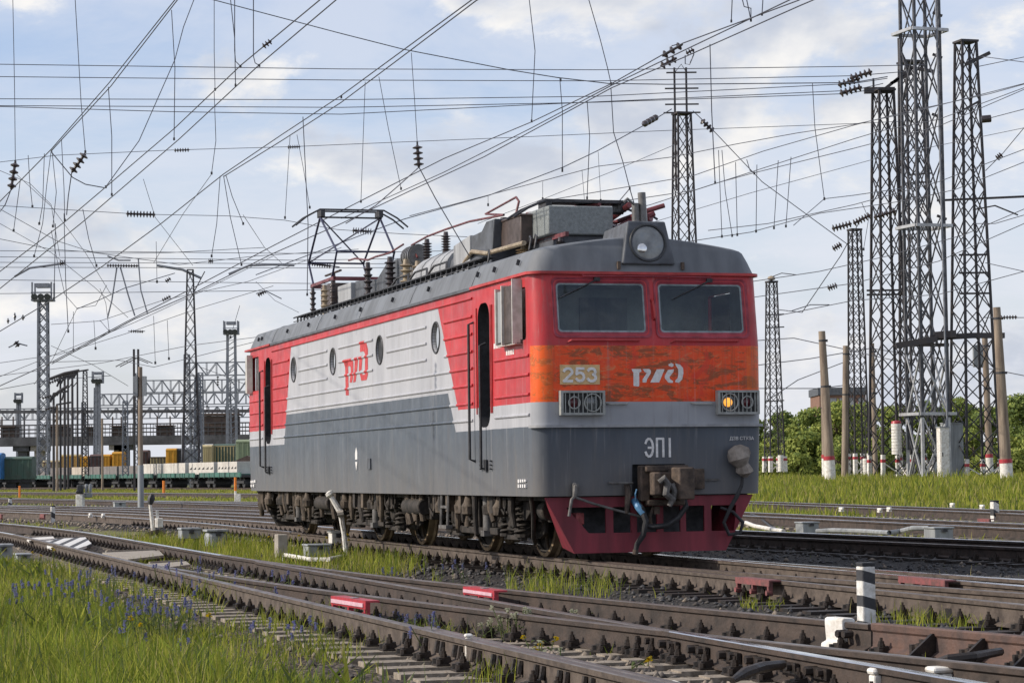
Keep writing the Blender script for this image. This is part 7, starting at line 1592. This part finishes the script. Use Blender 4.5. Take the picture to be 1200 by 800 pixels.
cover('small red cover on a rail at the left edge of the yard', (-2, 602), (5, 602.5), 0.12, 'redfade', 0.02, False)
cover('small red cover on a rail left of the leaning striped post', (50, 602), (55, 602.3), 0.12, 'redfade', 0.02, False)
# white insulated joint sleeve, painted lumps
p, h = poslist(curve(c_B, 13.3, 14.5, 0.3, 0.8), 5, 1)[0]
t = thing('joint_sleeve', 'white painted sleeve round the rail joint at the lower right', 'rail joint', p, h)
SP = [(-0.10, -0.205), (0.10, -0.205), (0.095, -0.17), (0.05, -0.15), (0.06, -0.03), (0.06, 0.016), (0.04, 0.028), (-0.04, 0.028), (-0.06, 0.016), (-0.06, -0.03), (-0.05, -0.15), (-0.095, -0.17)]
mb = MB(); mb.loft([[(x, a, b) for a, b in SP] for x in (-0.17, 0.08)]); mb.build('sleeve', M['white'], t, angle=0, bevel=0.008)
for x in (0.11, 0.2):
    for s_ in (-1, 1): mb = MB(); mb.cyl((x, s_*0.05, -0.085), (x, s_*0.13, -0.085), 0.03, 6); mb.build('bolt', M['oily'], t, angle=0)
def lump(label, px0, px1, py0, py1, z, tall):
    p = at((px0+px1)/2, py1, z); k = px2m(p[1]); w_ = (px1-px0)*k; hh = (py1-py0)*k*(1 if tall else 0.7); t = thing('painted_block', label, 'block', p, LROT+math.pi/2, 'white painted blocks by the rails')
    mb = MB(); mb.bx(-w_*0.42, w_*0.42, -w_*0.3, w_*0.3, -0.05 if not tall else -0.1, hh*0.62 if tall else 0.0); mb.build('stem', M['white'], t, angle=0, bevel=0.012)
    mb = MB(); mb.bx(-w_*0.5, w_*0.5, -w_*0.36, w_*0.4, hh*0.622 if tall else 0.002, hh); mb.build('head', M['white'], t, angle=0, bevel=0.02)
lump('tall white painted block at the bottom edge on the right', 1018, 1044, 782, 803, -0.12, True)
lump('long white painted block lying by the near rail at the lower right', 1087, 1121, 777, 788, -0.08, False)
lump('white painted block at the bottom edge right of centre', 770, 797, 794, 806, -0.1, False)
lump('small white lump on the near rail at bottom centre', 544, 554, 742, 754, -0.04, True)
# painted sheet covers and boards inside the turnout on the left
def board(label, pix, z, th, mt, name='cover_board'):
    P = [at(a, b, z) for a, b in pix]; c = sum(P)/len(P); t = thing(name, label, 'board', (c[0], c[1], z), 0, 'pale boards inside the left turnout')
    mb = MB(); mb.prism([((p-c)[0], (p-c)[1]) for p in P], 'z', -th, 0); mb.build('board', M[mt], t, angle=0)
    mb = MB(); a, b = P[0]-c, P[1]-c; mb.tube([a+(b-a)*0.06+np.array([0, 0, 0.012]), a+(b-a)*0.94+np.array([0, 0, 0.012])], 0.018, 4); mb.build('edge_batten', M['concrete'], t, angle=0)
M['stripesflat'] = stripes('black_white_stripes_flat', 0.0, 0.0)
def fstripes():
    m = bpy.data.materials.new('striped_board_paint'); m.use_nodes = True; t = NB(m.node_tree); b = t.n['Principled BSDF']; oc = t.node('ShaderNodeTexCoord').outputs['Object']
    s = t.node('ShaderNodeSeparateXYZ'); t.put(s.inputs[0], oc)
    v = t.math('FRACT', t.math('ADD', t.math('MULTIPLY', t.math('ADD', s.outputs[0], t.math('MULTIPLY', s.outputs[1], 0.12)), 3.4), 10))
    t.put(b.inputs['Base Color'], t.mix(t.gt(v, 0.6), t.mix(t.noise(oc, 9, 5), (0.78, 0.78, 0.77), (0.5, 0.5, 0.48)), (0.05, 0.05, 0.055))); b.inputs['Roughness'].default_value = 0.7; return m
M['stripesflat'] = fstripes()
board('board painted with black and white slanting stripes inside the left turnout', [(42, 632), (100, 629), (108, 637), (88, 643), (58, 640)], -0.06, 0.05, 'stripesflat')
board('long pale grey board inside the turnout, right of the striped one', [(120, 647), (186, 644), (192, 650), (150, 655)], -0.10, 0.04, 'concrete')
board('second pale board inside the turnout, nearer the centre', [(172, 660), (218, 657), (223, 661), (190, 665)], -0.10, 0.04, 'concrete')
board('narrow white board across the rails at the far left of the turnout', [(30, 630), (62, 628), (64, 630.5), (34, 633)], -0.03, 0.04, 'white')
# white stones and stops on the right-hand tracks
for lab, px, py in (('left white rail stop on the farthest right-hand track', 986, 597), ('middle white rail stop on the farthest right-hand track', 1031, 598), ('right white rail stop on the farthest right-hand track', 1042, 597), ('white rail stop where the right-hand tracks meet, left one', 1116, 592), ('white rail stop where the right-hand tracks meet, right one', 1151, 594), ('white rail stop on the left yard track, left one', 106, 604), ('white rail stop on the left yard track, right one', 121, 604.5)):
    p = at(px, py, 0.0); t = thing('rail_stop', lab, 'rail stop', p, 0.4, 'small white rail stops'); k = px2m(p[1])
    mb = MB(); mb.bx(-1.6*k, 1.6*k, -0.1, 0.1, 0.003, 3*k); mb.build('wedge', M['white'], t, angle=0, bevel=0.02); mb = MB(); mb.bx(-2.2*k, 2.2*k, -0.06, 0.06, -0.05, 0.0); mb.build('clamp', M['white'], t, angle=0)
# ------------------------------------------------------------------ plants
def leafmat(name, col, col2, tr=0.35):
    m = bpy.data.materials.new(name); m.use_nodes = True; t = NB(m.node_tree); t.n.clear(); oc = t.node('ShaderNodeTexCoord').outputs['Object']
    c = t.mix(t.step(t.noise(oc, 1.1, 5, 0.65), 0.3, 0.7), col, col2); c = t.mix(t.math('MULTIPLY', t.step(t.noise(oc, 0.23, 4, 0.6), 0.40, 0.62), 0.30), c, tuple(q*0.42 for q in col2))
    d = t.node('ShaderNodeBsdfDiffuse'); t.put(d.inputs[0], c); q = t.node('ShaderNodeBsdfTranslucent'); t.put(q.inputs[0], t.mix(0.35, c, (c_ := (0.20, 0.22, 0.02))))
    mx = t.node('ShaderNodeMixShader'); mx.inputs[0].default_value = tr; t.l.new(d.outputs[0], mx.inputs[1]); t.l.new(q.outputs[0], mx.inputs[2])
    o = t.node('ShaderNodeOutputMaterial'); t.l.new(mx.outputs[0], o.inputs[0]); return m
M['g1'] = leafmat('grass_green', (0.23, 0.28, 0.045), (0.16, 0.22, 0.036))
M['g2'] = leafmat('grass_yellow_green', (0.42, 0.41, 0.075), (0.30, 0.33, 0.06))
M['g3'] = leafmat('grass_dry', (0.46, 0.40, 0.18), (0.32, 0.29, 0.11))
M['g4'] = leafmat('weed_grey_green', (0.15, 0.18, 0.085), (0.09, 0.13, 0.05))
M['violet'] = leafmat('blossom_violet', (0.34, 0.35, 0.66), (0.26, 0.27, 0.55), 0.3)
M['yellowfl'] = leafmat('blossom_yellow', (0.75, 0.55, 0.02), (0.65, 0.45, 0.02), 0.3)
M['whitefl'] = leafmat('blossom_white', (0.72, 0.72, 0.62), (0.55, 0.56, 0.45), 0.3)
def blades(name, P, Z, h, w_, mats, probs, lean=0.35, segs=2):
    """one mesh of grass blades; P: (n,2) places, h: heights"""
    n = len(P); a = rng.random(n)*6.283; la = rng.random(n)*6.283; ln = lean*rng.random(n)*h
    wx, wy = np.cos(a)*w_*0.5, np.sin(a)*w_*0.5; V = []
    for i in range(segs+1):
        f = i/segs; ww = (1-f)**0.7 if i < segs else 0.08
        cx = P[:, 0]+np.cos(la)*ln*f**2; cy = P[:, 1]+np.sin(la)*ln*f**2; cz = Z+h*f*(1-0.15*f*(ln/np.maximum(h, 1e-3)))
        V.append(np.stack([np.stack([cx-wx*ww, cy-wy*ww, cz], -1), np.stack([cx+wx*ww, cy+wy*ww, cz], -1)], 1))
    V = np.concatenate(V, 1); m = V.shape[1]; b = (np.arange(n)*m)[:, None]
    F = np.concatenate([b+np.array([[2*i, 2*i+1, 2*i+3, 2*i+2]]) for i in range(segs)], 1).reshape(-1, 4)
    mi = np.repeat(rng.choice(len(mats), n, p=probs), segs)
    return stuff(npmesh(name, V.reshape(-1, 3), F, [M[q] for q in mats], mi=mi))
def scatter(x0, x1, y0, y1, n, bias=1.0):
    X = x0+(x1-x0)*rng.random(n); Y = y0+(y1-y0)*rng.random(n)**bias; P = np.stack([X, Y], -1)
    g = grassiness(X, Y); return P[rng.random(n) < g]
def inview(P, m=1.15): return P[np.abs(P[:, 0]) < (P[:, 1]*600/FPX*m+1.0)]
def lc(P): v = P-LO[None, :2]; return v@LX[:2], v@LY[:2]
# meadow in front
P = inview(scatter(-15, 2, 13.5, 60, 330000, 1.8), 1.25); lx, ly = lc(P); P = P[(ly < -7.0)]; lx, ly = lc(P)
h = (0.16+0.26*rng.random(len(P))**1.4)*np.clip(0.75+0.6*hashn(P[:, 0], P[:, 1], 0.9), 0.35, 1.4)*(0.35+0.65*sst(-ly, 7.0, 8.8))
blades('meadow_grass', P, gz(P[:, 0], P[:, 1])-0.02, h, 0.011+0.0004*P[:, 1], ['g1', 'g2', 'g3', 'g4'], [0.46, 0.31, 0.10, 0.13], 0.55)
P = inview(scatter(-13, 1, 14, 45, 26000, 1.5), 1.25); lx, ly = lc(P); P = P[(ly < -7.1) & (hashn(P[:, 0], P[:, 1], 1.1, 9) > 0.15)]
blades('meadow_weeds', P, gz(P[:, 0], P[:, 1])-0.02, 0.12+0.26*rng.random(len(P)), 0.04+0.025*rng.random(len(P)), ['g4', 'g1', 'g2'], [0.5, 0.35, 0.15], 1.1)
P = np.stack([-12+26*rng.random(9000), -7.9+1.25*rng.random(9000)], -1); P = LO[None, :2]+P[:, :1]*LX[None, :2]+P[:, 1:]*LY[None, :2]; P = P[hashn(P[:, 0], P[:, 1], 1.5, 4) > 0.0]
blades('meadow_weeds', P, gz(P[:, 0], P[:, 1])-0.02, 0.05+0.17*rng.random(len(P))**1.5, 0.014, ['g1', 'g2', 'g3', 'g4'], [0.4, 0.3, 0.15, 0.15], 0.7)
# strip between the near track and the locomotive
P = inview(scatter(-14, 6, 20, 62, 120000, 1.3)); lx, ly = lc(P); P = P[(ly > -4.6) & (ly < -0.9)]
blades('strip_grass', P, gz(P[:, 0], P[:, 1])-0.02, 0.10+0.26*rng.random(len(P))**1.6, 0.020, ['g1', 'g2', 'g3'], [0.45, 0.4, 0.15], 0.5)
# grass beyond the locomotive on the right and on the bank
P = inview(scatter(4, 60, 34, 150, 260000, 0.9)); lx, ly = lc(P); P = P[(ly > 7.4)]
blades('bank_grass', P, gz(P[:, 0], P[:, 1])-0.03, (0.16+0.34*rng.random(len(P))**1.3)*(0.38+0.8*sst(P[:, 1], 62, 100))*np.clip(0.95+0.75*hashn(P[:, 0], P[:, 1], 0.45, 7), 0.35, 1.7), 0.02+0.00042*P[:, 1], ['g1', 'g2', 'g3', 'g4'], [0.32, 0.42, 0.16, 0.10], 0.5)
# left yard
P = inview(scatter(-75, 2, 55, 290, 170000, 0.8)); lx, ly = lc(P); P = P[(ly > 1.5) | (lx < -40)]
blades('yard_grass', P, gz(P[:, 0], P[:, 1])-0.03, 0.07+0.18*rng.random(len(P))**1.3, 0.02+0.0005*P[:, 1], ['g1', 'g2', 'g3'], [0.30, 0.36, 0.34], 0.5)
# tufts between rails and sleepers: by place
TU = [(1075, 731, 60, 14, 260, .17), (1130, 734, 45, 10, 150, .14), (640, 690, 55, 10, 200, .30), (510, 686, 12, 6, 30, .28), (700, 692, 40, 9, 110, .26), (600, 688, 10, 5, 30, .3), (455, 664, 60, 12, 420, .26), (420, 666, 45, 8, 240, .26), (880, 711, 16, 6, 60, .12), (905, 712, 12, 4, 40, .12), (835, 741, 40, 6, 90, .10), (460, 727, 12, 5, 60, .16), (380, 690, 20, 6, 80, .16), (720, 765, 30, 8, 70, .12), (560, 742, 20, 6, 60, .15), (470, 752, 110, 14, 420, .17), (360, 735, 90, 16, 420, .20), (250, 700, 70, 16, 500, .25), (1080, 790, 30, 6, 40, .10), (960, 788, 20, 6, 30, .10), (830, 690, 40, 8, 60, .08), (590, 800, 60, 10, 160, .2), (990, 768, 30, 4, 30, .07), (310, 668, 20, 8, 100, .2), (1140, 785, 40, 6, 60, .07), (190, 668, 60, 10, 300, .2)]
PP, HH = [], []
for (px, py, wpx, hpx, n, h) in TU:
    for i in range(n):
        q = at(px+rng.normal()*wpx*0.38, py+rng.normal()*hpx*0.35, -0.24); PP.append(q[:2]); HH.append(h*(0.35+rng.random()))
PP = np.array(PP); blades('track_weeds', PP, gz(PP[:, 0], PP[:, 1])-0.02, np.array(HH), 0.013, ['g1', 'g2', 'g3', 'g4'], [0.40, 0.42, 0.10, 0.08], 0.6)
# sparse weeds over the ballast, everywhere
P = inview(np.stack([-14+24*rng.random(5000), 14+40*rng.random(5000)], -1)); lx, ly = lc(P); P = P[(hashn(P[:, 0], P[:, 1], 1.9, 5) > 0.35) & (ly > -8) & (ly < 5.5)]
blades('track_weeds', P, gz(P[:, 0], P[:, 1])-0.01, 0.05+0.16*rng.random(len(P))**2, 0.012, ['g1', 'g2', 'g3'], [0.4, 0.35, 0.25], 0.7)
# flowers
def spikes(mb, o, n, spread, h, mats_i, hd=(0.05, 0.14), rad=0.016, nb=16):
    for i in range(n):
        x, y = random.gauss(0, spread), random.gauss(0, spread); hh = h*random.uniform(0.7, 1.15); tx, ty = random.gauss(0, 0.05), random.gauss(0, 0.05)
        mb[0].tube([(x, y, -0.05), (x+tx*0.4, y+ty*0.4, hh*0.5), (x+tx, y+ty, hh)], 0.0045, 3)
        for k in range(4):
            a = random.uniform(0, 6.28); z = hh*random.uniform(0.1, 0.6); l_ = 0.06; c, s = math.cos(a), math.sin(a)
            mb[0].add([(x, y, z), (x+c*l_-s*0.012, y+s*l_+c*0.012, z+0.03), (x+c*l_*1.3, y+s*l_*1.3, z+0.02), (x+c*l_+s*0.012, y+s*l_-c*0.012, z+0.03)], [(0, 1, 2, 3)])
        L_ = random.uniform(*hd)
        for k in range(nb):
            f = k/nb; a = random.uniform(0, 6.28); r = rad*(1.1-0.6*f)*random.uniform(0.5, 1.2); z = hh-L_*(1-f); q = 0.009+0.008*random.random()
            cx, cy = x+tx+math.cos(a)*r, y+ty+math.sin(a)*r
            mb[1].add([(cx-q, cy, z), (cx, cy-q, z+q*0.6), (cx+q, cy, z+q*0.2), (cx, cy+q, z-q*0.4)], [(0, 1, 2, 3)])
def flower(label, px, py, n, spread, h, mt, hd=(0.04, 0.11), rad=0.010, nb=13, group=None, name='wildflower_clump'):
    p = at(px, py, -0.28); p[2] = gz1(p[0], p[1]); t = thing(name, label, 'wildflowers', p, 0, group)
    m2 = [MB(), MB()]; m2[0].add([(-spread*3, -spread*3, -0.045), (spread*3, -spread*3, -0.045), (spread*3, spread*3, -0.045), (-spread*3, spread*3, -0.045)], [(0, 1, 2, 3)]); spikes(m2, p, max(2, int(n*0.6)), spread*0.95, h*1.0, None, hd, rad, nb); m2[0].build('stem', M['g4'], t, angle=0); m2[1].build('blossom', M[mt], t, angle=0)
gv = 'blue violet wildflower clumps in the meadow'
for px, py, n, sp, h in [(28, 728, 12, 0.20, .36), (52, 718, 14, 0.2, .38), (75, 722, 16, 0.22, .38), (98, 715, 14, 0.2, .40), (118, 712, 16, 0.2, .42), (62, 700, 8, 0.25, .3), (150, 745, 18, 0.18, .36), (176, 748, 22, 0.16, .38), (203, 752, 24, 0.16, .38), (170, 728, 10, 0.2, .32), (155, 765, 8, 0.2, .3), (196, 690, 10, 0.2, .34), (215, 700, 10, 0.2, .34), (238, 706, 8, 0.2, .3), (262, 712, 6, 0.16, .26), (215, 778, 4, 0.12, .3), (320, 765, 5, 0.14, .26), (345, 772, 5, 0.14, .26), (382, 770, 6, 0.14, .3)]:
    flower('clump of blue violet flower spikes in the foreground grass at the lower left', px, py, n, sp, h, 'violet', group=gv)
for lab, px, py, n, sp, h in [('lone blue flower spike against the near rail, left of the red cover', 333, 712, 8, 0.10, .34), ('blue flowers on the near rail left of the red cover, second clump', 318, 722, 6, 0.08, .30), ('tall blue flower spike by the rail above centre left', 452, 693, 4, 0.05, .30), ('low carpet of blue flowers between the rails right of the red cover', 486, 738, 26, 0.22, .14), ('second low carpet of blue flowers between the rails', 500, 741, 22, 0.2, .15), ('blue flowers behind the far rail, below the locomotive bogie', 534, 688, 9, 0.22, .34), ('pair of blue flower spikes in front of the near rail', 497, 780, 4, 0.05, .33), ('tall blue flower spike right of the pair in front of the near rail', 520, 778, 3, 0.04, .36), ('blue flowers along the foot of the near rail, far left', 272, 692, 10, 0.2, .26), ('blue flowers between the rails left of the red cover', 355, 692, 6, 0.15, .2)]:
    flower(lab, px, py, n, sp, h, 'violet', group='blue flowers beside the rails')
for lab, px, py, n, sp, h in [('left clump of white flowers between the rails at bottom centre', 580, 755, 12, 0.10, .20), ('taller clump of white flowers between the rails, right of the left one', 610, 757, 18, 0.10, .28), ('small clump of white flowers in front of the far rail', 678, 737, 16, 0.14, .14), ('white flowers at the bottom edge right of centre', 650, 806, 8, 0.12, .26)]:
    flower(lab, px, py, n, sp, h, 'whitefl', (0.02, 0.05), 0.022, 9, 'white flower clumps between the rails')
for lab, px, py, n, h in [('yellow flower by the left red cover', 446, 700, 3, .18), ('yellow flower low between the rails at bottom centre', 638, 770, 3, .14), ('yellow flowers at the bottom edge of the photo', 625, 800, 4, .26), ('yellow flowers at the foot of the crossing', 745, 790, 4, .12), ('yellow flowers in the meadow by the grey boxes', 58, 672, 8, .34), ('yellow flowers in the meadow grass at the lower left', 200, 765, 5, .34), ('yellow flowers behind the grey box by the leaning pipe', 360, 652, 8, .34), ('yellow flowers beside the foot of the white leaning pipe', 412, 648, 6, .3)]:
    flower(lab, px, py, n, 0.08 if n < 5 else 0.3, h, 'yellowfl', (0.02, 0.04), 0.02, 9, 'yellow flower clumps')
# ------------------------------------------------------------------ trees
M['bark'] = mat('bark_brown', (0.10, 0.075, 0.055), 0.9, scale=3, var=0.3)
LEAF = [leafmat('leaf_mid_green', (0.26, 0.315, 0.09), (0.175, 0.235, 0.07), 0.3), leafmat('leaf_yellow_green', (0.39, 0.42, 0.12), (0.29, 0.34, 0.09), 0.3), leafmat('leaf_dark_green', (0.15, 0.20, 0.075), (0.11, 0.155, 0.06), 0.25)]
def tree(label, px, pyt, Y, wpx, pyb=556, tone=0, n=2600, group='trees along the bank behind the masts', leaf=0.30):
    b = atY(px, pyb, Y); top = atY(px, pyt, Y)[2]; H = top-b[2]; Wd = wpx*px2m(Y)/2; t = thing('tree', label, 'tree', b-np.array([0, 0, 0.2]), 0, group)
    mb = MB(); mb.tube([(0, 0, 0), (0.05*H, 0.02, H*0.35), (0.02*H, -0.05, H*0.7)], [0.035*H, 0.025*H, 0.008*H], 7)
    rt = random.Random(int(px*7+Y)); lobes = []
    for k in range(15):
        a = rt.uniform(0, 6.28); f = rt.uniform(0.12, 0.98); rr = Wd*math.sqrt(max(0.08, 1-(2*f-0.85)**2*0.8))*rt.uniform(0.35, 0.85)
        c = (math.cos(a)*rr, math.sin(a)*rr*0.7, H*f*0.9); lobes.append((*c, Wd*rt.uniform(0.24, 0.46)))
        if f > 0.3: mb.tube([(0.03*H, 0, H*f*0.45), (c[0]*0.6, c[1]*0.6, c[2]*0.9), (c[0], c[1], c[2])], [0.012*H, 0.007*H, 0.003*H], 4, caps=False)
    lobes.append((0, 0, H*0.86, Wd*0.3)); mb.build('trunk', M['bark'], t)
    lo = np.array(lobes); w_ = lo[:, 3]**2; pick = rng.choice(len(lo), n, p=w_/w_.sum()); d = rng.normal(size=(n, 3)); d /= np.linalg.norm(d, axis=1)[:, None]
    r = lo[pick, 3]*(0.45+0.62*rng.random(n)**0.6); C = lo[pick, :3]+d*r[:, None]*np.array([1, 1, 0.85]); C[:, 2] = np.clip(C[:, 2], 0.1, H*1.02)
    u = rng.normal(size=(n, 3)); u /= np.linalg.norm(u, axis=1)[:, None]; v = np.cross(u, d+0.3*rng.normal(size=(n, 3))); v /= np.linalg.norm(v, axis=1)[:, None]
    s = leaf*(0.5+0.9*rng.random(n))[:, None]
    V = np.stack([C-u*s, C-v*s*0.55, C+u*s, C+v*s*0.55], 1).reshape(-1, 3); F = np.arange(4*n).reshape(-1, 4)
    mi = rng.choice(3, n, p=[[0.55, 0.3, 0.15], [0.35, 0.55, 0.10], [0.4, 0.08, 0.52]][tone])
    npmesh('crown', V, F, LEAF, t, mi=mi)
T_ = [(890, 487, 205, 50, 2, 'dark bush just right of the locomotive cab'), (918, 478, 215, 46, 2, 'dark green tree behind the slim mast nearest the locomotive'), (905, 512, 180, 44, 1, 'low light green bush at the foot of the mast nearest the locomotive'), (946, 474, 212, 52, 0, 'rounded green tree left of the leaning concrete pole'), (942, 505, 178, 56, 1, 'light green bush low behind the leaning concrete pole'), (978, 464, 208, 58, 1, 'tall light green tree between the leaning pole and the straight pole'), (985, 508, 176, 50, 0, 'low green bush between the two concrete poles'), (1010, 466, 214, 50, 0, 'green tree right of the brick building'), (1022, 512, 178, 52, 1, 'light bush behind the feet of the capped mast'), (1045, 474, 206, 54, 0, 'green tree behind the capped mast'), (1062, 508, 180, 48, 2, 'dark low bush behind the hanging white weights'), (1086, 462, 212, 56, 2, 'dark tree behind the silver tower'), (1100, 505, 182, 52, 0, 'green bush behind the white cabinet'), (1124, 458, 216, 58, 0, 'tall tree right of the silver tower'), (1140, 500, 180, 50, 1, 'light bush behind the rightmost mast'), (1160, 468, 206, 50, 2, 'dark tree behind the pole with the grey cabinet'), (1184, 470, 212, 54, 2, 'dark tree beside the thick leaning pole'), (1206, 455, 200, 62, 2, 'tall dark tree cut by the right edge'), (1190, 508, 176, 60, 1, 'light green bush at the right edge below the dark trees'), (1250, 460, 205, 80, 0, 'tree just beyond the right edge')]
for px, pyt, Y, wpx, tone, lab in T_: tree(lab, px, pyt, Y, wpx*1.3, tone=tone, n=8000 if pyt < 490 else 5500, leaf=0.15)

def bush(label, px, py, wpx, hpx, tone=1): tree(label, px, py-hpx, at_bank(px, py), wpx, pyb=py, tone=tone, n=1500, group='low scrub on the grass bank', leaf=0.12)
def at_bank(px, py):
    for Y in np.arange(90, 230, 1.0):
        q = atY(px, py, Y)
        if q[2] < gz1(q[0], q[1])+0.02: return float(Y)
    return 170.0
for px, py, wpx, hpx, tone, lab in [(905, 553, 26, 26, 1, 'yellowish weed bush at the foot of the mast nearest the locomotive'), (935, 556, 34, 30, 1, 'ragged weed bush left of the leaning concrete pole'), (1003, 556, 24, 22, 1, 'weed bush between the straight pole and the short slim mast'), (1030, 558, 30, 20, 0, 'weed bush under the capped mast'), (1118, 562, 20, 34, 1, 'tall weeds in front of the white equipment cabinet'), (1150, 558, 32, 30, 1, 'weed bush just right of the rightmost mast'), (1192, 556, 30, 26, 0, 'weed bush at the right edge behind the thick pole'), (1075, 560, 24, 20, 1, 'weeds behind the legs of the silver tower')]: bush(lab, px, py, wpx, hpx, tone)

# the wood goes on as one mass behind the locomotive, out of the photograph's sight
n = 16000; X = -10+32*rng.random(n); hh = 4.4+1.3*np.sin(X*0.55)+0.8*np.sin(X*1.7+1); Cc = np.stack([X, 212+5*rng.random(n), gz(X, np.full(n, 212.0))+hh*rng.random(n)**0.7], -1)
u = rng.normal(size=(n, 3)); u /= np.linalg.norm(u, axis=1)[:, None]; v = np.cross(u, rng.normal(size=(n, 3))); v /= np.linalg.norm(v, axis=1)[:, None]; s_ = 0.16*(0.6+rng.random(n))[:, None]
stuff(npmesh('far_wood', np.stack([Cc-u*s_, Cc-v*s_*0.6, Cc+u*s_, Cc+v*s_*0.6], 1).reshape(-1, 3), np.arange(4*n).reshape(-1, 4), LEAF, mi=rng.choice(3, n, p=[0.5, 0.25, 0.25])))
